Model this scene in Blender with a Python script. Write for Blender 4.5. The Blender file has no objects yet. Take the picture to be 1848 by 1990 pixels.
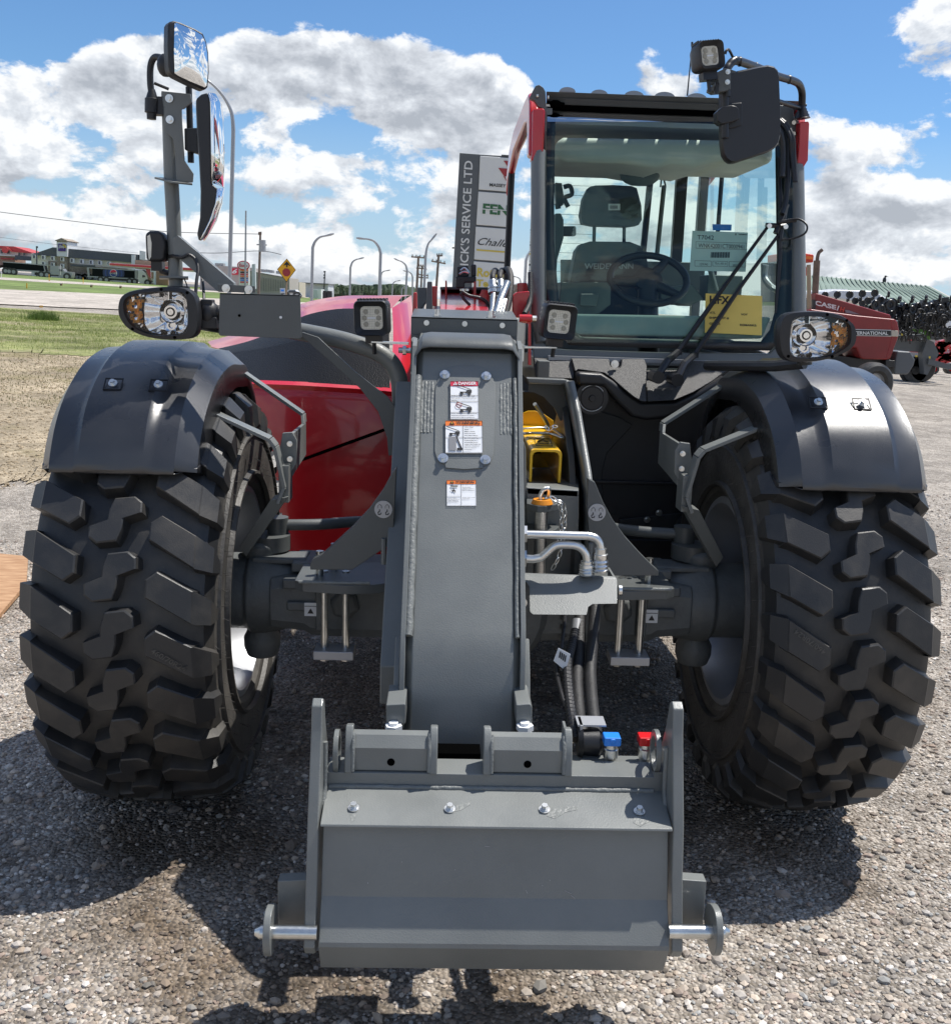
import bpy, bmesh, math, random
from math import sin, cos, pi, radians as R, hypot, atan2
from mathutils import Vector as V, Matrix as M
random.seed(7)
S = bpy.context.scene
COL = S.collection
TILT = 0.0381          # the yard falls gently towards the shed: gravity against the machine's own frame
# ------------------------------------------------------------------ camera
CP = V((-0.1143, -2.9965, 1.4858)); YAW, PIT, ROL, FW = .0304, .2049, .0294, 1.0728
_f = V((sin(YAW)*cos(PIT), cos(YAW)*cos(PIT), -sin(PIT)))
_r = _f.cross(V((0, 0, 1))).normalized(); _u = _r.cross(_f)
_R = cos(ROL)*_r + sin(ROL)*_u; _U = -sin(ROL)*_r + cos(ROL)*_u
cam = bpy.data.cameras.new('camera'); co = bpy.data.objects.new('camera', cam); COL.objects.link(co)
co.matrix_world = M.Translation(CP) @ M((( _R.x, _U.x, -_f.x), (_R.y, _U.y, -_f.y), (_R.z, _U.z, -_f.z))).to_4x4()
cam.sensor_fit = 'HORIZONTAL'; cam.sensor_width = 36; cam.lens = 36*FW; cam.clip_start = .05; cam.clip_end = 9000
S.camera = co
S.view_settings.view_transform = 'Standard'; S.view_settings.look = 'None'
S.view_settings.exposure = 0.45; S.view_settings.gamma = 1
# measuring: close-up views of the photograph -> frame coordinates -> a point at a measured depth
VW = {'D': (1, 0, 0), '1': (.4207, 0, 0), '2': (.2945, 0, 388.7), '3': (.2945, 388.7, 388.7), '4': (.2343, 855.1, 272.1),
      '5': (.3516, 995.1, 46.6), '6': (.2007, 1477.1, 427.6), 'A': (.5156, 0, 606.4), 'B': (.2539, 388.7, 777.4),
      'C': (.2524, 738.5, 583.1), 'N': (.3126, 971.8, 894), 'E': (.4883, 1243.8, 660.8), 'F': (.5048, 497.5, 1321.6),
      'G': (.1767, 0, 450.9), 'H': (.2272, 497.5, 435.3), 'I': (.1328, 995.1, 62.2), 'J': (.1563, 1321.6, 46.6),
      'Q': (.4581, 972.5, 642.1), 'K': (.1586, 1554.8, 528.6), 'L': (.1875, 995.1, 777.4)}
def dray(v, x, y):
    s, ox, oy = VW[v]; x = ox+x*s; y = oy+y*s
    return _f*(FW*1848) + _R*(x-924) - _U*(y-995)
def at(v, x, y, Y):                      # point on the plane y = Y
    d = dray(v, x, y); return CP + d*((Y-CP.y)/d.y)
def atz(v, x, y, z):
    d = dray(v, x, y); return CP + d*((z-CP.z)/d.z)
def atx(v, x, y, X):
    d = dray(v, x, y); return CP + d*((X-CP.x)/d.x)
def ats(v, pts, Y=None):                 # pts (x, y) or (x, y, Y)
    return [at(v, p[0], p[1], p[2] if len(p) > 2 else Y) for p in pts]
def hg(x, y):                            # height of the yard
    r = hypot(x, y-.3); t = min(1, max(0, (r-2.6)/10)); t = t*t*(3-2*t)
    return -math.tan(TILT)*x*t
def ong(v, x, y):                        # where a sight line meets the yard
    d = dray(v, x, y); p = CP.copy(); t = 0
    n = V((sin(TILT), 0, cos(TILT))); far = -(CP.dot(n))/d.dot(n)
    z = 0
    for i in range(12):
        q = CP + d*((z-CP.z)/d.z); z = hg(q.x, q.y)
    q2 = CP + d*far
    return q2 if hypot(q2.x, q2.y) > 14 else q
# ------------------------------------------------------------------ materials
MT = {}
def nod(nt, t, **k):
    n = nt.nodes.new(t)
    for a, b in k.items(): setattr(n, a, b)
    return n
def mat(name, col, rough=.5, metal=0, var=0, vscale=6, bump=0, bscale=60, coat=0, spec=.5, col2=None, stretch=None, rvar=0, detail=4, thr=None):
    m = bpy.data.materials.new(name); m.use_nodes = True; nt = m.node_tree; b = nt.nodes['Principled BSDF']
    b.inputs['Base Color'].default_value = (*col, 1); b.inputs['Roughness'].default_value = rough
    b.inputs['Metallic'].default_value = metal; b.inputs['Coat Weight'].default_value = coat
    b.inputs['Coat Roughness'].default_value = .06; b.inputs['Specular IOR Level'].default_value = spec
    L = nt.links.new
    if var or bump or rvar or col2:
        tc = nod(nt, 'ShaderNodeTexCoord'); src = tc.outputs['Object']
        if stretch:
            mp = nod(nt, 'ShaderNodeMapping'); mp.inputs['Scale'].default_value = stretch; L(src, mp.inputs[0]); src = mp.outputs[0]
    if var or col2 or rvar:
        n = nod(nt, 'ShaderNodeTexNoise'); n.inputs['Scale'].default_value = vscale; n.inputs['Detail'].default_value = detail; n.inputs['Roughness'].default_value = .6
        L(src, n.inputs['Vector'])
        mr = nod(nt, 'ShaderNodeMapRange'); lo, hi = thr or (.35, .65); mr.inputs[1].default_value = lo; mr.inputs[2].default_value = hi
        L(n.outputs[0], mr.inputs[0])
        if var or col2:
            mx = nod(nt, 'ShaderNodeMix', data_type='RGBA'); L(mr.outputs[0], mx.inputs[0])
            c2 = col2 or tuple(c*(1+var) for c in col); c1 = col if col2 else tuple(c*(1-var) for c in col)
            mx.inputs[6].default_value = (*c1, 1); mx.inputs[7].default_value = (*c2, 1); L(mx.outputs[2], b.inputs['Base Color'])
        if rvar:
            m2 = nod(nt, 'ShaderNodeMapRange'); m2.inputs[1].default_value = .3; m2.inputs[2].default_value = .7
            m2.inputs[3].default_value = rough-rvar; m2.inputs[4].default_value = rough+rvar; L(n.outputs[0], m2.inputs[0]); L(m2.outputs[0], b.inputs['Roughness'])
    if bump:
        n2 = nod(nt, 'ShaderNodeTexNoise'); n2.inputs['Scale'].default_value = bscale; n2.inputs['Detail'].default_value = 3; L(src, n2.inputs['Vector'])
        bp = nod(nt, 'ShaderNodeBump'); bp.inputs['Strength'].default_value = bump; bp.inputs['Distance'].default_value = .01
        L(n2.outputs[0], bp.inputs['Height']); L(bp.outputs[0], b.inputs['Normal'])
    MT[name] = m; return m
mat('grey_paint', (.172, .181, .174), .40, 0, .10, 3.5, .10, 330, coat=.15, rvar=.13, detail=10)
mat('dark_grey_paint', (.094, .101, .100), .42, 0, .08, 6, .05, 200, rvar=.08)
mat('cast_grey', (.115, .124, .124), .5, 0, .12, 14, .2, 70)
mat('weld', (.172, .181, .174), .5, 0, .1, 30, .3, 120)
mat('black_plastic', (.019, .019, .021), .42, 0, .15, 8, .12, 700, rvar=.08)
mat('fender_plastic', (.020, .0205, .023), .30, 0, .25, 4, .14, 620, rvar=.07, spec=.8, coat=.35); MT['fender_plastic'].node_tree.nodes['Principled BSDF'].inputs['Coat Roughness'].default_value = .28
mat('cowl_plastic', (.060, .058, .055), .5, 0, .25, 120, .3, 500)
mat('bulkhead', (.020, .022, .024), .5, 0, .2, 5)
mat('black_metal', (.012, .012, .014), .35, 0, .1, 9)
mat('black_void', (.002, .002, .002), .9, spec=0)
mat('rubber', (.025, .0252, .0258), .46, 0, 0, 7, .08, 260, col2=(.085, .076, .064), thr=(.46, .82), rvar=.07, detail=8)
mat('rubber_wall', (.070, .065, .058), .56, 0, .35, 9, .2, 90, detail=8)
mat('hose_rubber', (.02, .02, .021), .6, 0, .3, 30, .2, 200)
mat('red_paint', (.54, .005, .012), .3, 0, .04, 3, .02, 40, coat=.6)
mat('faded_red', (.22, .017, .017), .4, 0, .15, 1.4, .03, 20, coat=.1)
mat('orange_red', (.55, .06, .03), .45, 0, .05, 4)
mat('chrome', (.90, .90, .91), .07, 1)
mat('mirror_glass', (.9, .92, .93), .015, 1)
mat('zinc', (.66, .67, .65), .28, 1, .12, 20, .05, 120)
mat('zinc_bright', (.74, .74, .72), .3, 1, .08, 20)
mat('steel', (.52, .51, .49), .3, 1, .12, 30, stretch=(1, 1, 12))
mat('rim_silver', (.42, .43, .45), .36, .45, .06, 8)
mat('yellow_paint', (.86, .49, .006), .35, 0, .06, 8, .04, 60, coat=.3)
mat('orange_plastic', (.75, .27, .02), .35)
mat('blue_plastic', (.02, .22, .75), .35)
mat('red_plastic', (.62, .01, .015), .3)
mat('white_label', (.78, .79, .80), .45, 0, .02, 10)
mat('silver_label', (.42, .43, .45), .35, .3)
mat('orange_label', (.85, .20, .03), .45)
mat('red_label', (.60, .02, .06), .45)
mat('ink', (.012, .012, .014), .5)
mat('grey_ink', (.22, .22, .23), .5)
mat('mint_paper', (.80, .86, .83), .7, 0, .02, 8)
mat('yellow_paper', (.86, .62, .14), .7, 0, .03, 6)
mat('seat_fabric', (.028, .034, .042), .6, 0, .1, 14, .15, 24)
mat('interior', (.11, .13, .12), .55, 0, .1, 8)
mat('dash', (.44, .50, .46), .6, 0, .08, 10, .1, 300)
mat('headliner', (.62, .63, .58), .7, 0, .1, 3, .2, 5)
mat('grill', (.010, .010, .012), .5, 0, .01, 6, .0, 1, spec=.15)
mat('amber', (1.0, .40, .04), .12, 0, .4, 60, .6, 90)
mat('led', (.86, .82, .70), .35, 0, .08, 40)
mat('led_dark', (.42, .39, .31), .3, 0)
mat('white_paint', (.72, .73, .74), .35, 0, .04, 5)
mat('stucco', (.80, .77, .70), .8, 0, .05, 1)
mat('stone_wall', (.30, .25, .20), .85, 0, .25, 2)
mat('slate_roof', (.10, .108, .12), .75, 0, .1, 2)
mat('red_roof', (.45, .06, .06), .6, 0, .1, 1)
mat('brown_brick', (.38, .24, .18), .8, 0, .1, 1)
mat('window_dark', (.05, .06, .075), .1)
mat('taupe_wall', (.40, .36, .335), .75, 0, .05, 1)
mat('beige_wall', (.50, .44, .36), .8, 0, .05, 1)
mat('pale_wall', (.50, .53, .56), .7)
mat('tan_box', (.33, .25, .17), .8)
mat('tarp', (.010, .012, .013), .8, spec=.1)
mat('logo_blue', (.03, .06, .22), .5); mat('logo_mid_blue', (.02, .035, .10), .5)
mat('purple', (.07, .03, .22), .5)
mat('galvanised', (.33, .34, .355), .45, .5)
mat('weathered_wood', (.16, .125, .10), .85, 0, .2, 3)
mat('sign_yellow', (.80, .40, .01), .45)
mat('sign_grey', (.10, .108, .114), .5)
mat('sign_white', (.66, .66, .64), .4, 0, .04, .8)
mat('green_ink', (.035, .13, .05), .5)
mat('maroon_ink', (.33, .03, .035), .5)
mat('gold_ink', (.62, .47, .06), .5)
mat('rust_steel', (.15, .105, .08), .6, .3, .3, 5)
mat('green_paint', (.08, .20, .03), .45)
mat('plywood', (.50, .31, .17), .7, 0, 0, 3, .05, 60, col2=(.28, .14, .06), stretch=(3, 40, 2), thr=(.38, .62))
mat('dirty_brown', (.16, .09, .045), .7, 0, .2, 12)
mat('grey_band', (.23, .24, .25), .6)
mat('leaf_dark', (.030, .055, .022), .7, 0, .3, .4)
mat('leaf_mid', (.05, .09, .03), .7, 0, .3, .4)
mat('bark', (.08, .06, .045), .9)
def glass(name, tint, thr=.9):
    m = bpy.data.materials.new(name); m.use_nodes = True; nt = m.node_tree; nt.nodes.remove(nt.nodes['Principled BSDF']); L = nt.links.new
    out = nt.nodes['Material Output']; tr = nod(nt, 'ShaderNodeBsdfTransparent'); tr.inputs[0].default_value = (*tint, 1)
    gl = nod(nt, 'ShaderNodeBsdfGlossy'); gl.inputs['Roughness'].default_value = .012; gl.inputs[0].default_value = (1, 1, 1, 1)
    fr = nod(nt, 'ShaderNodeFresnel'); fr.inputs[0].default_value = 1.5
    mr = nod(nt, 'ShaderNodeMath', operation='MULTIPLY'); mr.inputs[1].default_value = thr; mr.use_clamp = True
    mx = nod(nt, 'ShaderNodeMixShader'); L(fr.outputs[0], mr.inputs[0]); L(mr.outputs[0], mx.inputs[0]); L(tr.outputs[0], mx.inputs[1]); L(gl.outputs[0], mx.inputs[2]); L(mx.outputs[0], out.inputs[0])
    MT[name] = m
glass('windscreen_glass', (.77, .93, .86), .75); glass('visor_glass', (.45, .52, .50), 11.0); glass('side_glass', (.55, .66, .64), 3.0); glass('clear_glass', (.97, .98, .98), 1.2)
def grill_mat():
    nt = MT['grill'].node_tree; b = nt.nodes['Principled BSDF']; L = nt.links.new
    tc = nod(nt, 'ShaderNodeTexCoord'); w = nod(nt, 'ShaderNodeTexVoronoi'); w.inputs['Scale'].default_value = 130; L(tc.outputs['Object'], w.inputs[0])
    mr = nod(nt, 'ShaderNodeMapRange'); mr.inputs[1].default_value = .25; mr.inputs[2].default_value = .5; L(w.outputs[0], mr.inputs[0])
    mx = nod(nt, 'ShaderNodeMix', data_type='RGBA'); mx.inputs[6].default_value = (.004, .004, .004, 1); mx.inputs[7].default_value = (.008, .008, .009, 1)
    L(mr.outputs[0], mx.inputs[0]); L(mx.outputs[2], b.inputs['Base Color'])
    bp = nod(nt, 'ShaderNodeBump'); bp.inputs['Strength'].default_value = .35; bp.inputs['Distance'].default_value = .002; L(mr.outputs[0], bp.inputs['Height']); L(bp.outputs[0], b.inputs['Normal'])
grill_mat()
# ------------------------------------------------------------------ mesh builder
class MB:
    def __init__(s): s.v = []; s.f = []; s.mi = []; s.m = 0
    def add(s, vs, fs):
        o = len(s.v); s.v += [tuple(p) for p in vs]; s.f += [tuple(i+o for i in f) for f in fs]; s.mi += [s.m]*len(fs); return s
    def box(s, c, d, rot=None):
        c = V(c); x, y, z = [k/2 for k in d]
        vs = [V((a*x, b*y, e*z)) for a in (-1, 1) for b in (-1, 1) for e in (-1, 1)]
        if rot: vs = [rot @ p for p in vs]
        return s.add([p+c for p in vs], [(0, 1, 3, 2), (4, 6, 7, 5), (0, 4, 5, 1), (2, 3, 7, 6), (0, 2, 6, 4), (1, 5, 7, 3)])
    def slab(s, pts, vec):               # outline with real thickness
        pts = [V(p) for p in pts]; vec = V(vec); n = len(pts)
        nr = V((0, 0, 0))
        for i in range(n): nr += pts[i].cross(pts[(i+1) % n])
        if nr.dot(vec) > 0: pts = pts[::-1]
        vs = pts + [p+vec for p in pts]
        return s.add(vs, [tuple(range(n)), tuple(range(2*n-1, n-1, -1))] + [((i+1) % n, i, n+i, n+(i+1) % n) for i in range(n)])
    def px(s, v, pts, Y, t=.01): return s.slab(ats(v, pts, Y), (0, t, 0))
    def loft(s, rings, caps=True, close=True):
        n = len(rings[0]); vs = [p for r in rings for p in r]; fs = []
        for a in range(len(rings)-1):
            for i in range(n if close else n-1):
                j = (i+1) % n; fs.append((a*n+i, a*n+j, (a+1)*n+j, (a+1)*n+i))
        if caps: fs += [tuple(range(n-1, -1, -1)), tuple(range((len(rings)-1)*n, len(rings)*n))]
        return s.add(vs, fs)
    def tube(s, pts, r, n=10, caps=True, closed=False):
        pts = [V(p) for p in pts]; rings = []; L = len(pts); up = None
        for i, p in enumerate(pts):
            if closed: d = pts[(i+1) % L]-pts[i-1]
            else: d = pts[min(i+1, L-1)]-pts[max(i-1, 0)]
            if d.length < 1e-9: d = V((0, 0, 1))
            d.normalize()
            if up is None: up = d.orthogonal().normalized()
            up = (up - d*up.dot(d)); up = up.normalized() if up.length > 1e-6 else d.orthogonal().normalized()
            w = d.cross(up); rr = r[i] if isinstance(r, (list, tuple)) else r
            rings.append([p + up*rr*cos(2*pi*k/n) + w*rr*sin(2*pi*k/n) for k in range(n)])
        if closed: rings.append(rings[0]); caps = False
        return s.loft(rings, caps)
    def cyl(s, a, b, r, n=16, r2=None): return s.tube([a, b], [r, r if r2 is None else r2], n)
    def lathe(s, o, ax, prof, n=32, cap=False):   # prof: (along axis, radius)
        o = V(o); ax = V(ax).normalized(); u = ax.orthogonal().normalized(); w = ax.cross(u)
        rings = [[o+ax*h + (u*cos(2*pi*k/n)+w*sin(2*pi*k/n))*r for k in range(n)] for h, r in prof]
        return s.loft(rings, cap)
    def bolt(s, c, ax, r=.011, h=.008, washer=True):
        c = V(c); ax = V(ax).normalized(); r *= .72; h *= .9
        if washer: s.cyl(c, c+ax*h*.35, r*1.7, 18)
        s.cyl(c+ax*h*(.3 if washer else 0), c+ax*h*.55, r*1.28, 16); s.cyl(c+ax*h*.5, c+ax*h*1.4, r*.95, 6)
        return s
    def ball(s, c, r, sc=(1, 1, 1), n=12):
        c = V(c); rings = []
        for i in range(1, n):
            a = pi*i/n; rings.append([c+V((sc[0]*r*sin(a)*cos(2*pi*k/(2*n)), sc[1]*r*sin(a)*sin(2*pi*k/(2*n)), -sc[2]*r*cos(a))) for k in range(2*n)])
        return s.loft(rings, True)
    def grid(s, f, nu, nv):
        return s.add([f(i/nu, j/nv) for i in range(nu+1) for j in range(nv+1)],
                     [(i*(nv+1)+j, (i+1)*(nv+1)+j, (i+1)*(nv+1)+j+1, i*(nv+1)+j+1) for i in range(nu) for j in range(nv)])
    def islands(s, th):
        par = list(range(len(s.v)))
        def fd(a):
            while par[a] != a: par[a] = par[par[a]]; a = par[a]
            return a
        for f in s.f:
            a = fd(f[0])
            for i in f[1:]: par[fd(i)] = a
        used = {i for f in s.f for i in f}; isl = {}
        for i in used: isl.setdefault(fd(i), []).append(i)
        keys = list(isl)
        if len(keys) < 2 or len(keys) > 260: return None
        bb = [[min(s.v[i][k] for i in isl[q]) for k in range(3)]+[max(s.v[i][k] for i in isl[q]) for k in range(3)] for q in keys]
        g = list(range(len(keys)))
        def fg(a):
            while g[a] != a: a = g[a]
            return a
        for a in range(len(keys)):
            for b in range(a):
                if all(bb[a][k]-th <= bb[b][k+3] and bb[b][k]-th <= bb[a][k+3] for k in range(3)): g[fg(a)] = fg(b)
        cl = {}
        for a in range(len(keys)): cl.setdefault(fg(a), set()).add(keys[a])
        if len(cl) < 2 or len(cl) > 70: return None
        out = []
        for ks in cl.values():
            m = MB(); mp = {}
            for f, mi in zip(s.f, s.mi):
                if fd(f[0]) in ks:
                    for i in f:
                        if i not in mp: mp[i] = len(m.v); m.v.append(s.v[i])
                    m.f.append(tuple(mp[i] for i in f)); m.mi.append(mi)
            out.append(m)
        return sorted(out, key=lambda m: -len(m.f))
    def build(s, name, mats, parent=None, bevel=0, seg=2, ang=32, solid=0, loc=None, split=None, **props):
        if split is None: split = (.016 if name in ('bolt', 'nut', 'rivet_hole') else .03) if parent else 0
        if split:
            L_ = s.islands(split)
            if L_: return [m.build(name, mats, parent, bevel, seg, ang, solid, loc, 0, **props) for m in L_][0]
        me = bpy.data.meshes.new(name); me.from_pydata([tuple(p) for p in s.v], [], s.f)
        mats = [mats] if isinstance(mats, str) else mats
        for m in mats: me.materials.append(MT[m])
        me.polygons.foreach_set('material_index', s.mi)
        bm = bmesh.new(); bm.from_mesh(me); bmesh.ops.recalc_face_normals(bm, faces=bm.faces); bm.to_mesh(me); bm.free()
        me.shade_smooth(); me.set_sharp_from_angle(angle=R(ang))
        o = bpy.data.objects.new(name, me); COL.objects.link(o)
        if parent: o.parent = parent
        if loc: o.location = loc
        if solid:
            q = o.modifiers.new('solid', 'SOLIDIFY'); q.thickness = solid; q.offset = 0
        if bevel:
            q = o.modifiers.new('bevel', 'BEVEL'); q.width = bevel; q.segments = seg; q.limit_method = 'ANGLE'; q.angle_limit = R(40); q.harden_normals = True
        for k, w in props.items(): o[k] = w
        return o
def empty(name, loc, label, cat, group=None, rot=None, kind=None):
    o = bpy.data.objects.new(name, None); COL.objects.link(o); o.location = loc; o.empty_display_size = .2
    if rot: o.rotation_euler = rot
    o['label'] = label; o['category'] = cat
    if group: o['group'] = group
    if kind: o['kind'] = kind
    return o
def tag(o, label, cat, group=None, kind=None):
    o['label'] = label; o['category'] = cat
    if group: o['group'] = group
    if kind: o['kind'] = kind
    return o
def struct(o): o['kind'] = 'structure'; return o
_tc = {}
def text_geo(txt, bold=0, shear=0):
    k = (txt, bold, shear)
    if k not in _tc:
        c = bpy.data.curves.new('lettering', 'FONT'); c.body = txt; c.size = 1; c.offset = bold; c.shear = shear; c.resolution_u = 3
        o = bpy.data.objects.new('lettering', c); COL.objects.link(o); dg = bpy.context.evaluated_depsgraph_get()
        me = bpy.data.meshes.new_from_object(o.evaluated_get(dg)); vs = [v.co.copy() for v in me.vertices]; fs = [tuple(p.vertices) for p in me.polygons]
        bpy.data.objects.remove(o); bpy.data.curves.remove(c); bpy.data.meshes.remove(me)
        x0 = min(v.x for v in vs); x1 = max(v.x for v in vs); y0 = min(v.y for v in vs); y1 = max(v.y for v in vs)
        _tc[k] = ([((v.x-x0)/(x1-x0), (v.y-y0)/(y1-y0)) for v in vs], fs)
    return _tc[k]
def text(mb, txt, o, ux, uy, bold=.0, shear=0):   # lower left corner o, full width vector ux, full height vector uy
    o, ux, uy = V(o), V(ux), V(uy); vs, fs = text_geo(txt, bold, shear)
    mb.add([o+ux*a+uy*b for a, b in vs], fs)
def arc(c, a, b, r, t0, t1, n):
    c, a, b = V(c), V(a), V(b); return [c + (a*cos(t0+(t1-t0)*i/n) + b*sin(t0+(t1-t0)*i/n))*r for i in range(n+1)]
def smooth(pts, k=6):                    # Catmull-Rom through points
    pts = [V(p) for p in pts]; out = []
    for i in range(len(pts)-1):
        p0, p1, p2, p3 = pts[max(i-1, 0)], pts[i], pts[i+1], pts[min(i+2, len(pts)-1)]
        for j in range(k):
            t = j/k; out.append(.5*((2*p1)+(p2-p0)*t+(2*p0-5*p1+4*p2-p3)*t*t+(3*p1-p0-3*p2+p3)*t**3))
    return out+[pts[-1]]
# ================================================================== TELEHANDLER
TH = empty('telehandler', (0, 0, 0), 'large grey and red telehandler with a single low boom on the gravel, facing the camera', 'telehandler')
UP = V((0, 0, 1))
# ---------------- wheels
def wheel_meshes():
    t = MB(); prof = [(-.205, .318), (-.222, .335), (-.232, .40), (-.236, .45), (-.230, .50), (-.214, .545), (-.185, .564), (-.10, .572), (0, .574),
        (.10, .572), (.185, .564), (.214, .545), (.230, .50), (.236, .45), (.232, .40), (.222, .335), (.205, .318)]
    t.lathe((0, 0, 0), (1, 0, 0), prof[4:13], 104); t.m = 1; t.lathe((0, 0, 0), (1, 0, 0), prof[:5], 104); t.lathe((0, 0, 0), (1, 0, 0), prof[12:], 104); t.m = 0
    N = 27; step = 2*pi/N
    Cb = [(-.008, .056), (.040, .062), (.060, .047), (.062, .020), (.020, .002), (.018, -.026)]; Cb += [(-a, -b) for a, b in Cb]
    Lg = [(.112, .014), (.086, -.006), (.086, -.050), (.198, -.117), (.198, -.033)]
    def rad(s): return .616 - .36*s*s - (0 if abs(s) < .17 else (abs(s)-.17)*.35)
    def base(s): return .572 - (0 if abs(s) < .15 else (abs(s)-.15)*.30)
    def P(s, th, r): return V((s, -r*cos(th), r*sin(th)))
    def blk(poly, th0, grow, shoulder=None):
        n = len(poly); cx = sum(p[0] for p in poly)/n; cy = sum(p[1] for p in poly)/n
        # densify long edges so the block follows the round
        top = []; low = []
        for a, b in poly:
            top.append(P(a, th0+b/.61, rad(a)))
            d = V((a-cx, b-cy)).normalized()*grow; low.append(P(a+d.x, th0+(b+d.y)/.61, base(a+d.x)-.004))
        mid = [x*.72+y*.28+(x-y)*0 for x, y in zip(top, low)]
        mid = [top[i]*.86 + low[i]*.14 for i in range(n)]
        ch = [top[i] + (P(cx, th0+cy/.61, rad(cx))-top[i]).normalized()*.004 + (top[i]-low[i]).normalized()*.003 for i in range(n)]
        t.loft([low, mid, top, ch], False)
        t.add(ch, [tuple(range(n))])
        return top, low
    for k in range(N):
        th = k*step + .02
        blk(Cb, th, .006)
        for sg in (1, -1):
            pl = [(sg*a, sg*b) for a, b in Lg]; top, low = blk(pl, th, .007)
            # shoulder of the lug running down the side wall
            def Q(s, b, r): return P(sg*s, th+sg*b/.61, r)
            a0, a1 = Q(.198, -.117, rad(.198)), Q(.198, -.033, rad(.198))
            b0, b1 = Q(.236, -.124, .560), Q(.236, -.056, .560)
            c0, c1 = Q(.242, -.118, .505), Q(.242, -.086, .505)
            e0, e1 = Q(.19, -.126, .55), Q(.19, -.030, .55)
            f0, f1 = Q(.222, -.130, .535), Q(.222, -.054, .535)
            g0, g1 = Q(.232, -.124, .49), Q(.232, -.080, .49)
            t.add([a0, a1, b1, b0, c1, c0, e0, e1, f0, f1, g0, g1], [(0, 1, 2, 3), (3, 2, 4, 5), (0, 3, 8, 6), (3, 5, 10, 8), (1, 7, 9, 2), (2, 9, 11, 4), (5, 4, 11, 10)])
    t.m = 1; rn = random.Random(2)
    for sx in (-1, 1):
        for k in range(64):
            a = 2*pi*k/64+rn.uniform(-.02, .02)
            for r_, x_ in ((.50, .232), (.455, .237), (.40, .232)):
                if rn.random() < .7: p = V((sx*x_, -r_*cos(a), r_*sin(a))); q = p+V((sx*rn.uniform(.010, .018), rn.uniform(-.005, .005), rn.uniform(-.008, .002))); t.tube([p, q], [.0011, .0007], 4)
    for sx in (-1, 1):
        for rr, w in ((.475, .006), (.36, .008)):
            t.lathe((0, 0, 0), (1, 0, 0), [(sx*.228, rr-w), (sx*.2415, rr-w*.5), (sx*.2415, rr+w*.5), (sx*.228, rr+w)], 72)
        for q in range(5):
            for i, cc in enumerate('DBORTX'[:5]):
                pass
    rim = MB(); rim.lathe((0, 0, 0), (1, 0, 0), [(-.205, .322), (-.212, .318), (-.214, .300), (-.195, .290), (-.16, .283), (-.12, .27), (.05, .262), (.14, .275), (.195, .290), (.214, .300), (.212, .318), (.205, .322)], 72)
    rim.lathe((0, 0, 0), (1, 0, 0), [(.06, .262), (.075, .20), (.055, .14), (.05, .0)], 48)
    hub = MB(); hub.lathe((0, 0, 0), (1, 0, 0), [(-.12, .13), (.12, .13), (.16, .10), (.19, .0)], 32)
    return t, rim, hub
def make_wheel(x, y, parent, rot=0):
    w = bpy.data.objects.new('wheel', None); COL.objects.link(w); w.parent = parent; w.location = (x, y, .604); w.rotation_euler = (0, 0, rot)
    t, rim, hub = wheel_meshes()
    t.build('tyre', ['rubber', 'rubber_wall'], w, ang=28, split=0); rim.build('rim', 'rim_silver', w); hub.build('hub', 'cast_grey', w)
    return w
def dup(o, parent, loc, rot):
    c = o.copy(); COL.objects.link(c); c.parent = parent; c.location = loc; c.rotation_euler = (0, 0, rot)
    for ch in o.children:
        d = ch.copy(); COL.objects.link(d); d.parent = c
    return c
wh = make_wheel(-.925, 0, TH, pi)
for x, y, r in ((.932, 0, 0), (-.925, 2.85, pi), (.925, 2.85, 0)): dup(wh, TH, (x, y, .604), r).scale.x = .93 if x > 0 and y == 0 else 1
def lug_text(wheel, rot, k, up):
    N = 27; step = 2*pi/N; th0 = k*step+.02; m = MB(); vs, fs = text_geo('460/70R24', .01); out = []
    rad = lambda s: .616 - .36*s*s - (0 if abs(s) < .17 else (abs(s)-.17)*.35)
    cx, cy = -.143, .062; d = V((-.10, .065)).normalized()*up; n = V((-d.y, d.x))*1.0
    for u, v in vs:
        a = cx+d.x*(u-.5)*.095+n.x*(v-.5)*.014; b = cy+d.y*(u-.5)*.095+n.y*(v-.5)*.014; t = th0+b/.61; q = rad(a)+.0012
        out.append((a, -q*cos(t), q*sin(t)))
    m.add(out, fs); m.build('size_lettering', 'rubber_wall', wheel, split=0)
wheels_ = [o for o in TH.children if o.name.startswith('wheel')]
for w_ in wheels_[:2]:
    left = w_.location.x < 0; 
    if left: lug_text(w_, 1, round((3.28-.02-.1)/(2*pi/27))-1, 1)
    else: lug_text(w_, 0, 0, 1)
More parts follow.
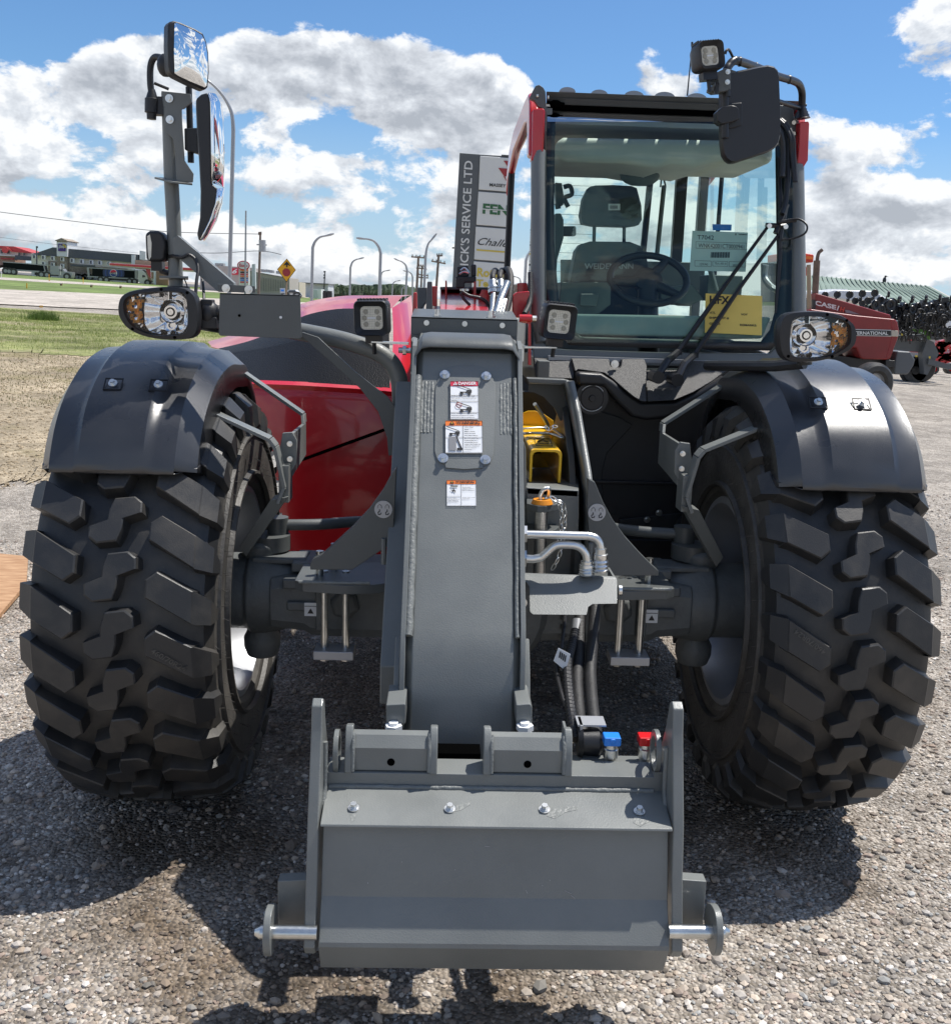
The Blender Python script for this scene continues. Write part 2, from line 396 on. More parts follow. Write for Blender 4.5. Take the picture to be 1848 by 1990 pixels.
# ---------------- mudguards
def fender(sx):
    path = [(-.455, 1.036), (-.452, 1.055), (-.408, 1.130), (-.348, 1.192), (-.27, 1.242), (-.18, 1.282), (-.08, 1.306), (.03, 1.318), (.14, 1.312), (.25, 1.300), (.35, 1.24), (.43, 1.16), (.485, 1.05), (.51, .92)]
    path = [(p.x, p.y) for p in smooth([V((a, b, 0)) for a, b in path], 3)]
    cs = [(1.140, -.090), (1.136, -.045), (1.104, 0), (1.050, .005), (1.042, .010), (1.030, .022), (.95, .024), (.872, .022), (.860, .010), (.842, .005), (.796, 0), (.750, -.040), (.738, -.105)]
    n = len(path); rows = []
    for i, (y, z) in enumerate(path):
        a = path[max(i-1, 0)]; b = path[min(i+1, n-1)]; d = V((b[0]-a[0], b[1]-a[1], 0)).normalized(); nr = V((-d.y, d.x))
        tfrac = i/(n-1); row = []
        for x, o in cs:
            k = 1.0
            if o > .008: k = min(1, tfrac*5)*.9+.1      # ridge fades into the front lip
            row.append(V((sx*x, y+nr.x*o*k, z+nr.y*o*k)))
        rows.append(row)
    m = MB(); m.loft(rows, False, False)
    return m.build('mudguard', 'fender_plastic', TH, solid=.006, ang=30)
fenders = {s: fender(s) for s in (-1, 1)}
for s, vs_ in ((-1, [('D', 222, 750), ('D', 310, 752)]), (1, [('D', 1587, 788), ('D', 1672, 790)])):
    m = MB(); m2 = MB()
    for v_, x, y in vs_:
        c = at(v_, x, y, -.318); n = V((0, -.70, .71)); up = V((0, .71, .70))
        c = V((c.x, -.325, 1.246))
        q = M((V((1, 0, 0)), n.cross(V((1, 0, 0))), n)).transposed()
        for dx, dy, w, h in ((0, .018, .046, .0025), (0, -.018, .046, .0025), (.022, 0, .0025, .038), (-.022, 0, .0025, .038)):
            m2.box(c + V((dx, 0, 0)) + up*dy + n*.0005, (w, h, .0035), q)
        m.bolt(c+n*.002, n, .0095, .010)
    m.build('bolt', 'zinc_bright', fenders[s]); m2.build('bolt_recess', 'black_plastic', fenders[s])
# ---------------- mudguard brackets
def bracket(sx):
    f = fenders[sx]; X = lambda a: sx*a
    m = MB()
    # flat bar rising to the guard, vertical post, foot towards the hub
    def bar(pts, w, t):                     # ribbon of width w along y
        for a, b in zip(pts[:-1], pts[1:]):
            a, b = V(a), V(b); d = (b-a).normalized(); n = d.cross(V((0, 1, 0))).normalized()*t/2
            m.slab([a-n-V((0, w/2, 0)), a+n-V((0, w/2, 0)), b+n-V((0, w/2, 0)), b-n-V((0, w/2, 0))], (0, w, 0))
    bar([(X(.775), -.20, 1.175), (X(.600), -.19, 1.095), (X(.585), -.19, 1.075), (X(.562), -.18, .96), (X(.580), -.18, .915)], .055, .010)
    bar([(X(.76), .22, 1.25), (X(.56), .17, 1.125), (X(.555), .15, 1.10)], .050, .010)
    m.slab([(X(.575), -.14, 1.105), (X(.548), -.14, 1.108), (X(.535), -.14, 1.085), (X(.536), -.14, 1.02), (X(.548), -.14, 1.0), (X(.562), -.14, .985), (X(.590), -.14, 1.02)], (0, .012, 0))
    m.slab([(X(.55), -.12, 1.10), (X(.55), .16, 1.10), (X(.55), .16, 1.0), (X(.55), -.12, .98)], (X(.010), 0, 0))
    bar([(X(.566), -.15, 1.02), (X(.566), -.15, .915)], .07, .028)
    m.slab([(X(.552), -.20, .935), (X(.600), -.20, .925), (X(.708), -.10, .765), (X(.690), -.10, .735)], (0, .07, 0))
    m.build('bracket', 'grey_paint', f, bevel=.0015)
    b = MB()
    for z in (1.078, 1.035): b.bolt((X(.552), -.155, z), (0, -1, 0), .0085, .012, False)
    b.build('bolt', 'zinc_bright', f)
bracket(-1); bracket(1)
# ---------------- front axle
ax = MB()
prof = [(-.62, .075, .60), (-.52, .085, .60), (-.50, .098, .60), (-.38, .10, .598), (-.22, .10, .60), (0, .115, .60), (.22, .10, .60), (.38, .10, .598), (.50, .098, .60), (.52, .085, .60), (.62, .075, .60)]
rings = []
for x, h, z in prof:
    d = .13; rings.append([V((x, -d+.02, z-h)), V((x, -d, z-h+.03)), V((x, -d, z+h-.03)), V((x, -d+.02, z+h)), V((x, d-.02, z+h)), V((x, d, z+h-.03)), V((x, d, z-h+.03)), V((x, d-.02, z-h))])
ax.loft(rings)
for s in (-1, 1):
    ax.lathe((s*.60, 0, .604), (s, 0, 0), [(-.10, .085), (-.05, .10), (.0, .118), (.05, .128), (.09, .128), (.10, .115), (.28, .115)], 36)
    ax.lathe((s*.665, 0, .40), (0, 0, 1), [(0, .02), (.0, .045), (.03, .055), (.06, .055), (.08, .045), (.30, .045), (.32, .055), (.35, .055), (.36, .04), (.36, 0)], 24)
    ax.lathe((s*.40, -.125, .605), (0, -1, 0), [(-.02, .05), (.012, .045), (.02, .035), (.02, 0)], 6)
    ax.box((s*.47, -.135, .60), (.03, .02, .15)); ax.box((s*.545, -.125, .665), (.07, .03, .03))
    ax.box((s*.54, -.13, .60), (.055, .03, .028)); ax.box((s*.60, -.02, .715), (.16, .10, .018)); ax.box((s*.52, -.02, .705), (.08, .16, .03))
ax.lathe((0, -.02, .60), (0, -1, 0), [(-.05, .20), (.10, .20), (.16, .17), (.20, .10), (.20, 0)], 32)
AX = ax.build('front_axle', 'cast_grey', TH, bevel=.006, seg=2)
fb = MB()
for s in (-1, 1):
    for k in range(7): fb.bolt((s*.235, -.135, .52+k*.03), (s, 0, 0), .009, .012, False)
fb.build('flange_bolts', 'dark_grey_paint', AX)
tr = MB()
for s in (-1, 1):
    tr.tube(smooth([(s*.34, .13, .80), (s*.42, .10, .80), (s*.50, .06, .80), (s*.62, .04, .80)], 5), .017, 12)
    tr.cyl((s*.62, .04, .775), (s*.62, .04, .825), .032, 16); tr.cyl((s*.64, .02, .73), (s*.64, .02, .775), .06, 20)
tr.build('track_rod', 'dark_grey_paint', AX)
# lifting-lug plates with round labels, clamp bolts, clamp blocks
for s in (-1, 1):
    m = MB()
    if s < 0:
        o = [('B', 1505, 515), ('B', 1470, 560), ('B', 1400, 690), ('B', 1300, 830), ('B', 1170, 970), ('B', 1050, 1080), ('B', 940, 1180), ('B', 865, 1220), ('B', 840, 1260), ('B', 845, 1300), ('B', 1165, 1300), ('B', 1450, 1110), ('B', 1480, 1000)]
    else:
        o = [('N', 548, 115), ('N', 590, 140), ('N', 640, 260), ('N', 700, 370), ('N', 780, 480), ('N', 870, 580), ('N', 940, 650), ('N', 985, 690), ('N', 985, 720), ('N', 700, 720), ('N', 560, 560), ('N', 540, 300)]
    m.slab([at(v, x, y, -.355) for v, x, y in o], (0, .03, 0))
    x0, x1 = (.385, .500) if s > 0 else (-.505, -.385)
    fl = [(s*.515, -.33), (s*.515, -.16), (s*.30, -.12), (s*.20, -.15), (s*.20, -.30), (s*.30, -.36), (s*.38, -.37), (s*.49, -.355)]
    m.slab([V((a, b, .706)) for a, b in fl], (0, 0, .026))
    LP = m.build('lifting_plate', 'dark_grey_paint', TH, bevel=.002)
    w = MB(); w.tube([(s*.50, -.357, .735), (s*.38, -.362, .736), (s*.31, -.36, .737)], .005, 8); w.tube([(s*.275, -.36, .79), (s*.275, -.36, .86)], .007, 8); w.build('weld_seam', 'weld', LP)
    # label
    c = at('D', 745, 990, -.358) if s < 0 else at('D', 1160, 996, -.358)
    m = MB(); m.cyl(c, c+V((0, .003, 0)), .0235, 28); lab = m.build('round_label', 'silver_label', LP)
    m = MB()
    for dx in (-.010, .010):
        q = c+V((dx, -.001, 0))
        m.tube([q+V((0, 0, .0)), q+V((0, 0, -.005)), q+V((-.004, 0, -.008)), q+V((-.003, 0, -.014)), q+V((.003, 0, -.013)), q+V((.004, 0, -.009))], .0013, 6)
        m.tube([q+V((-.005, 0, .003)), q+V((-.005, 0, .009)), q+V((0, 0, .014)), q+V((.005, 0, .009)), q+V((.005, 0, .003))], .0006, 4)
    m.build('hook_symbol', 'ink', lab)
    m = MB(); fr = MB()
    for bx in ((.388, .448) if s > 0 else (-.447, -.387)):
        m.cyl((bx, -.235, .50), (bx, -.235, .735), .0105, 16)
    for bx in ((.448, .43) if s > 0 else (-.447, -.43)):
        pass
    for k, bx in enumerate((.455, .425)): m.cyl((s*bx, -.27+k*.09, .73), (s*bx, -.27+k*.09, .80-k*.0), .0105, 14)
    cb = m.build('clamp_bolt', 'zinc', LP)
    m = MB(); cx = s*.418; m.box((cx, -.235, .497), (.112, .075, .026)); bl = m.build('clamp_block', 'silver_label', LP, bevel=.003)
    m = MB()
    for bx in ((.388, .448) if s > 0 else (-.447, -.387)): m.cyl((bx, -.235, .472), (bx, -.235, .485), .014, 6)
    m.build('nut', 'steel', bl)
    c = V((s*.498, -.142, .592)); m = MB(); m.box(c, (.036, .004, .040)); m.m = 1
    m.slab([c+V((-.009, -.003, -.012)), c+V((.009, -.003, -.012)), c+V((0, -.003, .004))], (0, -.0005, 0)); m.box(c+V((0, -.003, .010)), (.034, .001, .0015))
    m.build('arrow_label', ['white_label', 'ink'], AX)
# ---------------- chassis
ch = MB()
for s in (-1, 1):
    ch.slab([(s*.24-.13*(s < 0)*0, y, z) for y, z in ((-.20, .72), (.2, .50), (3.2, .50), (3.2, .95), (.6, .95), (.2, 1.20), (-.05, 1.05), (-.20, .9))], (s*.02, 0, 0))
ch.box((0, 1.6, .52), (.50, 3.0, .10)); ch.box((0, 3.2, .8), (.9, .12, .6))
ch.box((0, .35, .72), (.50, .9, .12))
ch.box((0, 2.85, .60), (1.3, .22, .2))
CH = ch.build('chassis', 'dark_grey_paint', TH, bevel=.004)
# ---------------- boom
def zf(Y): return None
bt = at('D', 903, 668, -.34); 
YB = [(-.34, 1.350), (-.80, .745), (-.845, .60), (-.87, .475)]
BX0, BX1 = -.196, .062
bm_ = MB()
rings = []
prof2 = [(-.30, 1.372), (-.345, 1.352), (-.385, 1.29), (-.79, .755), (-.822, .70), (-.845, .60), (-.868, .47)]
back = [(.9, 1.46), (.4, 1.40), (.1, 1.28), (-.50, .62), (-.60, .52), (-.64, .48), (-.66, .45)]
for (y, z), (by, bz) in zip(prof2, back):
    k = .016
    rings.append([V((BX0, y+.02, z-.0)), V((BX0+k, y, z)), V((BX1-k, y, z)), V((BX1, y+.02, z)), V((BX1, by, bz)), V((BX0, by, bz))])
bm_.loft(rings)
bm_.box((-.067, 1.9, 1.30), (.24, 2.6, .18))       # inner boom running back
BO = bm_.build('boom', 'grey_paint', TH, bevel=.003, ang=20)
fl = MB()                                           # flanges either side, slightly proud, with weld seams
for s, x in ((-1, BX0), (1, BX1)):
    p = [(-.30, 1.385), (-.355, 1.368), (-.392, 1.30), (-.80, .765), (-.832, .70), (-.858, .55), (-.84, .44), (-.60, .44), (-.46, .58), (-.2, .98), (.05, 1.25)]
    fl.slab([V((x, a, b)) for a, b in p], (s*.012, 0, 0))
fl.build('boom_flange', 'grey_paint', BO, bevel=.002)
lip = MB()                                          # rounded cap at the head of the boom
pr = [(-.24, 1.400), (-.325, 1.392), (-.358, 1.383), (-.370, 1.372), (-.372, 1.366), (-.362, 1.364), (-.348, 1.374), (-.322, 1.378), (-.24, 1.386)]
n = 14; rr = []
for i in range(n+1):
    t = i/n; x = BX0-.006+(BX1-BX0+.012)*t; e = abs(2*t-1); dz = -.030*max(0, (e-.78)/.22)**2
    rr.append([V((x, y, z+dz)) for y, z in pr])
lip.loft(rr); lip.build('boom_cap', 'dark_grey_paint', BO, bevel=.002)
def bf(x, s, off=.0):                               # point on the boom's sloping face: x, distance down from the cap
    a = V((-.385, 1.29)); b = V((-.79, .755)); d = (b-a).normalized(); q = a+d*s; nr = V((-d.y*-1, d.x*-1))
    nn = V((d.y, -d.x)); 
    return V((x, q.x+nn.x*off, q.y+nn.y*off))
bd = V((0, -.79+.385, .755-1.29)).normalized(); bn = V((0, bd.z, -bd.y))   # down the face, out of the face
if bn.y > 0: bn = -bn
def bf(x, s, off=0): return V((x, -.385, 1.29)) + bd*s + bn*off
def bfp(v, x, y, off=0):                            # sight line onto the boom face
    d = dray(v, x, y); o = V((0, -.385, 1.29))+bn*off; t = (o-CP).dot(bn)/d.dot(bn); return CP+d*t
w = MB()
for s, x in ((-1, BX0+.006), (1, BX1-.006)):
    ww = .010 if s < 0 else .006
    w.tube([bf(x, k*.03, .003) + V((random.uniform(-.0012, .0012), 0, 0)) for k in range(0, 24)], ww, 8)
    for c in range(4):                              # ropes of weld near the head
        n_ = 24; w.tube([bf(x - s*(.011+c*.0085)+random.uniform(-.0007, .0007), .012+k*.0065, -.0031) for k in range(n_)], [.0048+random.uniform(-.0009, .0009) for k in range(n_)], 8)
w.build('weld_seam', 'weld', BO, ang=60)
cv = MB()                                           # inspection cover
out = [('C', 425, 700), ('C', 435, 640), ('C', 470, 560), ('C', 530, 518), ('C', 600, 503), ('C', 700, 500), ('C', 780, 520), ('C', 850, 560), ('C', 885, 640), ('C', 888, 760), ('C', 875, 1180), ('C', 850, 1250), ('C', 795, 1275), ('C', 790, 1292), ('C', 650, 1302), ('C', 505, 1290), ('C', 500, 1262), ('C', 440, 1230), ('C', 420, 1160)]
cv.slab([bfp(v, x, y, .004) for v, x, y in out], -bn*.006)
CVR = cv.build('inspection_cover', 'grey_paint', BO, bevel=.001)
for v, x, y in (('C', 499, 577), ('C', 817, 588), ('C', 485, 1220), ('C', 810, 1232)):
    m = MB(); c = bfp(v, x, y, .004); m.bolt(c, bn, .0105, .011); m.build('bolt', 'zinc_bright', CVR)
def quad_on(v, x0, y0, x1, y1, f):                  # decal on the face: returns (origin lower left, ux, uy)
    a = f(v, x0, y1); b = f(v, x1, y1); c = f(v, x0, y0); return a, b-a, c-a
def decal(v, x0, y0, x1, y1, base, head, hcol, title, parent, rows, name='warning_label'):
    f = lambda v_, x, y: bfp(v_, x, y, base)
    o, ux, uy = quad_on(v, x0, y0, x1, y1, f); nn = bn*.0008
    m = MB(); m.slab([o, o+ux, o+ux+uy, o+uy], -bn*.002+nn*0)
    m.m = 1; h = head; m.slab([o+uy*(1-h)+nn, o+ux+uy*(1-h)+nn, o+ux+uy+nn, o+uy+nn], -bn*.0006)
    m.m = 2; t = nn*2
    def ln(a, b, c, d): m.slab([o+ux*a+uy*b+t, o+ux*c+uy*b+t, o+ux*c+uy*d+t, o+ux*a+uy*d+t], -bn*.0004)
    ln(0, 0, 1, .006); ln(0, .994, 1, 1); ln(0, 0, .008, 1); ln(.992, 0, 1, 1)
    for r in rows:
        if r[0] == 'h': ln(r[2], r[1], r[3], r[1]+.006)
        if r[0] == 'v': ln(r[1], r[2], r[1]+.008, r[3])
        if r[0] == 't':
            for i, line in enumerate(r[5]): text(m, line, o+ux*r[1]+uy*(r[2]-i*r[4])+t*1.2, ux*r[3]*min(1, len(line)/max(len(q) for q in r[5])), uy*r[4]*.55, .02)
        if r[0] == 'p': # a picture of the machine: chassis, wheels, boom
            cx, cy, k = r[1:4]
            def pt(a, b): return o+ux*(cx+a*k)+uy*(cy+b*k*ux.length/uy.length)+t*1.4
            if r[4] == 'truck':
                m.slab([pt(-.5, .10), pt(.5, .10), pt(.5, .38), pt(.15, .42), pt(0, .2), pt(-.5, .22)], -bn*.0004)
                for wx in (-.35, .30): m.slab([pt(wx+.14*cos(a*pi/6), .02+.14*sin(a*pi/6)) for a in range(12)], -bn*.0004)
                m.slab([pt(.45, .40), pt(.40, .48), pt(-.75, .95), pt(-.80, .88)], -bn*.0004)
            if r[4] == 'man':
                m.slab([pt(-.1, .5), pt(.05, .55), pt(.3, .0), pt(.2, -.05)], -bn*.0004); m.slab([pt(-.5, .45), pt(.3, .3), pt(.3, .22), pt(-.5, .37)], -bn*.0004)
                m.slab([pt(-.3, .2), pt(0, .3), pt(.1, .2), pt(-.25, .1)], -bn*.0004); m.slab([pt(-.05+.1*cos(a*pi/5), .68+.1*sin(a*pi/5)) for a in range(10)], -bn*.0004)
                m.slab([pt(-.5, .95), pt(.6, .95), pt(.6, 1.15), pt(-.5, 1.15)], -bn*.0004)
            if r[4] == 'hatch':
                m.m = 4; m.slab([pt(-.4, -.4), pt(.15, -.4), pt(.15, .75), pt(-.4, .75)], -bn*.0004); m.m = 2
                m.slab([pt(.1, .8), pt(.2, .8), pt(.6, -.3), pt(.5, -.35)], -bn*.0004); m.slab([pt(.2, -.4), pt(.6, -.4), pt(.6, -.2), pt(.2, -.2)], -bn*.0004)
            if r[4] == 'ban':
                m.m = 5
                ring = [pt(.45*cos(a*pi/10), .45*sin(a*pi/10)) for a in range(20)]; m.tube(ring, .0007, 4, closed=True); m.tube([pt(-.3, .3), pt(.3, -.3)], .0007, 4); m.m = 2
    m.m = 3 if title == 'DANGER' else 2
    hh = head; text(m, title, o+ux*.29+uy*(1-hh*.82)+t*1.4, ux*.64, uy*hh*.68, .03)
    def pt2(a, b): return o+ux*a+uy*(1-hh+hh*b)+t*1.4
    m.slab([pt2(.10, .15), pt2(.26, .15), pt2(.18, .9)], -bn*.0004); m.m = 1 if title == 'DANGER' else 6
    m.slab([pt2(.165, .3)+nn, pt2(.195, .3)+nn, pt2(.19, .65)+nn, pt2(.17, .65)+nn], -bn*.0003)
    return m.build(name, ['white_label', hcol, 'ink', 'white_paint', 'grey_ink', 'maroon_ink', 'sign_yellow'], parent)
decal('C', 541, 626, 760, 917, .0085, .125, 'red_label', 'DANGER', CVR,
    [('h', .62, 0, 1), ('h', .46, 0, 1), ('h', .17, 0, 1), ('p', .55, .66, .42, 'truck'), ('p', .55, .20, .42, 'truck'), ('p', .30, .36, .22, 'ban'),
     ('t', .04, .585, .88, .055, ['Death or Serious Injury can result', 'from handling of personnel with this', 'machine.']), ('t', .04, .125, .88, .05, ['Never equip machine with any kinds', 'of personnel platform or allow', 'personnel to ride on attachment.'])])
decal('C', 502, 930, 792, 1177, .0085, .15, 'orange_label', 'WARNING', CVR,
    [('v', .475, 0, .85), ('h', .475, 0, 1), ('p', .25, .55, .28, 'truck'), ('p', .24, .22, .36, 'hatch'),
     ('t', .52, .77, .36, .065, ['Falling Object', 'Hazard', 'Death or Serious', 'injury can result', 'from falling objects.']), ('t', .52, .42, .42, .058, ['Do not enter the', 'area under or', 'around the boom', 'when the forks are', 'off the ground or', 'the engine is', 'running.'])])
decal('C', 513, 1388, 742, 1585, .0015, .15, 'orange_label', 'WARNING', BO,
    [('v', .49, 0, .85), ('h', .36, 0, .49), ('p', .24, .52, .22, 'man'), ('t', .04, .28, .40, .05, ['Crush Hazard', 'Moving parts can', 'cause death or', 'serious injury.']), ('t', .53, .70, .42, .06, ['Secure boom', 'vehicle support', 'before servicing']), ('t', .53, .30, .42, .05, ['Keep clear of all', 'components'])])
# collar plate round the boom
cl = MB(); Yc = -.03
a = at('D', 799, 614, Yc); b = at('D', 1006, 621, Yc); zt = .5*(a.z+b.z)
x0, x1 = a.x, b.x
cl.slab([(x0, Yc, zt), (x1, Yc, zt), (x1, Yc, zt-.05), (x0, Yc, zt-.05)], (0, .02, 0))
cl.slab([(x0, Yc, zt-.05), (x0+.026, Yc, zt-.05), (x0+.026, Yc, zt-.42), (x0, Yc, zt-.42)], (0, .02, 0))
cl.slab([(x1-.026, Yc, zt-.05), (x1, Yc, zt-.05), (x1, Yc, zt-.42), (x1-.026, Yc, zt-.42)], (0, .02, 0))
cl.slab([(x0, Yc, zt+.0), (x1, Yc, zt+.0), (x1, Yc+.25, zt+.02), (x0, Yc+.25, zt+.02)], (0, 0, -.006))
CL = cl.build('collar_plate', 'dark_grey_paint', TH, bevel=.0015)
m = MB()
for v, x, y in (('C', 358, 174), ('C', 652, 182), ('C', 941, 194)): m.bolt(at(v, x, y, Yc), (0, -1, 0), .0085, .006, False)
for z in (.065, .16, .26, .36): m.bolt((x0+.010, Yc, zt-z), (0, -1, 0), .0085, .006, False); m.bolt((x1-.010, Yc, zt-z), (0, -1, 0), .0085, .006, False)
for xx in (x0+.075, x1-.075): m.cyl((xx, Yc+.03, zt), (xx, Yc+.03, zt+.022), .008, 10); m.cyl((xx, Yc+.03, zt+.002), (xx, Yc+.03, zt+.008), .013, 6)
m.build('bolt', 'zinc_bright', CL)
m = MB(); m.slab([(x0+.026, Yc+.008, zt-.05), (x1-.026, Yc+.008, zt-.05), (x1-.026, Yc+.008, zt-.075), (x0+.026, Yc+.008, zt-.075)], (0, .008, 0)); m.build('slide_pad', 'dirty_brown', CL)
# outer boom column beside the front section
ob = MB()
ob.slab([V((-.265, y, z)) for y, z in ((-.02, 1.25), (-.30, .95), (-.62, .60), (-.62, .50), (-.30, .50), (.1, .8))], (.055, 0, 0))
ob.slab([at('D', x, y, -.30) for x, y in ((1000, 853), (1010, 853), (1018, 858), (1022, 872), (1024, 1125), (1000, 1125))], (0, .25, 0))
ob.build('boom_support', 'grey_paint', TH, bevel=.004)
# foot of the boom: lugs and stop bolts
lg = MB()
for s, xa, xb in ((-1, -.248, -.208), (1, .074, .112)):
    lg.slab([at('D', x, y, -.925) for x, y in (((750, 1370), (788, 1368), (788, 1408), (750, 1408)) if s < 0 else ((1003, 1370), (1030, 1368), (1034, 1374), (1034, 1410), (1003, 1410)))], (0, .12, 0))
    lg.slab([V((xa+(.026 if s < 0 else 0), y, z)) for y, z in ((-.74, .72), (-.80, .66), (-.84, .585), (-.80, .56), (-.70, .56))], (.014, 0, 0))
LG = lg.build('boom_foot_lug', 'grey_paint', BO, bevel=.003)
for xx in (765, 1020):
    m = MB(); q1, q2, q3, q4, q5 = [at('D', xx, y, -.935) for y in (1404, 1409, 1419, 1427, 1440)]; m.cyl(q5, q1, .010, 14); m.cyl(q3, q2, .019, 6); m.cyl(q5, q4, .020, 6)
    m.build('stop_bolt', 'white_label', LG)
# ---------------- quick-attach carriage
cr = MB()
px0, px1 = -.345, .351
def cz(y, Y, v='D', x=960): return at(v, x, y, Y).z
zb1, zb2 = cz(1506, -1.045), cz(1534, -1.047); zt0 = zb1+.006
cr.slab([(px0, y, z) for y, z in ((-.985, zt0), (-1.045, zb1), (-1.047, zb2), (-.985, zb2))], (px1-px0, 0, 0))
zl = cz(1607, -1.155)
cr.slab([(px0, y, z) for y, z in ((-1.046, zb2+.002), (-1.155, zl), (-1.157, zl-.005), (-1.04, zb2-.010))], (px1-px0, 0, 0))
CR = cr.build('carriage', 'grey_paint', TH, bevel=.0015)
fp = MB()
pf = [(-1.132, zl-.006), (-1.170, cz(1746, -1.170)), (-1.212, cz(1836, -1.212)), (-1.214, cz(1845, -1.214)), (-1.207, cz(1853, -1.207)), (-1.180, cz(1884, -1.180)), (-1.172, cz(1884, -1.172)), (-1.195, cz(1855, -1.195)), (-1.160, cz(1746, -1.160)), (-1.120, zl-.006)]
fp.slab([(px0+.003, y, z) for y, z in pf], (px1-px0-.006, 0, 0))
fp.build('face_plate', 'grey_paint', CR, bevel=.003, seg=3, ang=12)
for s in (-1, 1):
    m = MB(); x = px0-.026 if s < 0 else px1+.002
    zs = lambda y, Y: at('D', 620 if s < 0 else 1305, y-(0 if s < 0 else -6), Y).z
    zT = zs(1356, -1.06)
    pr = [(-1.080, zT-.010), (-1.062, zT), (-1.045, zT-.010), (-1.03, zT-.06), (-1.0, .58), (-.98, .50), (-.98, .40), (-1.04, zs(1830, -1.2)+.02), (-1.17, zs(1866, -1.20)), (-1.20, zs(1860, -1.21)), (-1.213, zs(1845, -1.215)), (-1.170, zs(1700, -1.17)), (-1.150, zs(1600, -1.15)), (-1.110, zs(1480, -1.11)), (-1.090, zs(1420, -1.09))]
    m.slab([(x, y, z) for y, z in pr], (.022, 0, 0))
    SP = m.build('side_plate', 'grey_paint', CR, bevel=.003)
    xe = s*.320; m = MB(); c_ = at('F', 312 if s < 0 else 1538, 272, -1.02); cy, cz_ = c_.y, c_.z; R1, R2, t = .040, .028, .010; xe = c_.x
    ring = [[V((xe+dx, cy+r*cos(a*pi/14), cz_+1.12*r*sin(a*pi/14))) for (dx, r) in ((-t/2, R2), (t/2, R2), (t/2, R1), (-t/2, R1))] for a in range(29)]
    m.loft(ring, False); m.box((xe+s*.010, cy, cz_-.052), (.03, .05, .03)); m.build('guide_eye', 'grey_paint', CR, bevel=.001)
    m = MB(); xb0 = s*.368; xb1 = s*.432; zp = at('D', 505, 1812, -1.205).z if s < 0 else at('D', 1408, 1812, -1.205).z
    m.slab([(xb0, -1.14, zp-.058), (xb1, -1.14, zp-.058), (xb1, -1.14, zp+.070), (xb0, -1.14, zp+.074)], (0, .03, 0))
    c = V((s*.438, -1.205, zp)); pr2 = []
    for a in range(24):
        t_ = a/24*2*pi; pr2.append((c.y+.038*cos(t_)*(1.0 if cos(t_) < 0 else 1.6), c.z+(.050 if sin(t_) > 0 else .046)*sin(t_)))
    m.slab([(c.x-.007, y, z) for y, z in pr2], (.014, 0, 0)); LK = m.build('lock_flange', 'grey_paint', CR, bevel=.002, split=0)
    m = MB(); m.cyl((s*.345, -1.205, zp), (s*.455, -1.205, zp), .0140, 24); m.cyl((s*.455, -1.205, zp), (s*.466, -1.205, zp), .0140, 24, .007); m.build('lock_pin', 'zinc', LK, ang=50)
    w = MB(); xw = x+(.024 if s < 0 else -.002); w.tube([(xw, -1.06-.001*k, .60-.012*k) for k in range(9)]+[(xw, -1.08-.006*k, .49-.008*k) for k in range(7)], .006, 8); w.build('weld_seam', 'weld', SP, ang=70)
# weld along the shelf, bolts on the shelf
w = MB(); w.tube([(px0+.005+k*.0085, -1.049+random.uniform(-.0008, .0008), zb2+.002+random.uniform(-.0006, .0006)) for k in range(80)], .0055, 8); w.build('weld_seam', 'weld', CR, ang=70)
sn = V((0, -(zb2+.002-zl), .109)).normalized()
def shp(v, x, y, off=0):
    o = V((0, -1.155, zl))+sn*off; d = dray(v, x, y); return CP+d*((o-CP).dot(sn)/d.dot(sn))
for x, y in ((376, 496), (746, 500), (1110, 502), (1475, 510)):
    m = MB(); m.bolt(shp('F', x, y, .000), sn, .0095, .011); m.build('bolt', 'zinc_bright', CR)
sm = MB()
for q, pts in enumerate(([(770, 485), (820, 470), (825, 480), (790, 502), (762, 508)], [(1125, 500), (1230, 485), (1240, 500), (1190, 510), (1150, 535), (1120, 525)], [(1455, 525), (1500, 525), (1515, 545), (1480, 565), (1452, 550)], [(362, 515), (385, 515), (380, 540), (368, 548)])):
    sm.slab([shp('F', x, y, .0006) for x, y in pts], -sn*.001)
sm.build('grease_stain', 'weld', CR)
def plt(x, y):
    p0 = V((0, -1.132, zl-.006)); d1 = V((0, -.038, cz(1746, -1.170)-zl+.006)).normalized(); nn = V((0, d1.z, -d1.y)); d = dray('F', x, y); q = p0-nn*(.0008 if nn.y > 0 else -.0008); return CP+d*((q-CP).dot(nn)/d.dot(nn))
sc_ = MB()
for x, y, dx, dy in ((1038, 810, 8, 14), (1188, 812, 26, 12), (1212, 830, 16, 12), (1130, 770, 3, 5), (765, 730, 3, 4), (1100, 790, 4, 3), (560, 700, 3, 3), (880, 640, 20, 3), (430, 780, 2, 6)):
    a, b = plt(x, y), plt(x+dx, y+dy); sc_.tube([a, b], .00045, 4)
sc_.build('scratch_mark', 'silver_label', CR, split=.005)
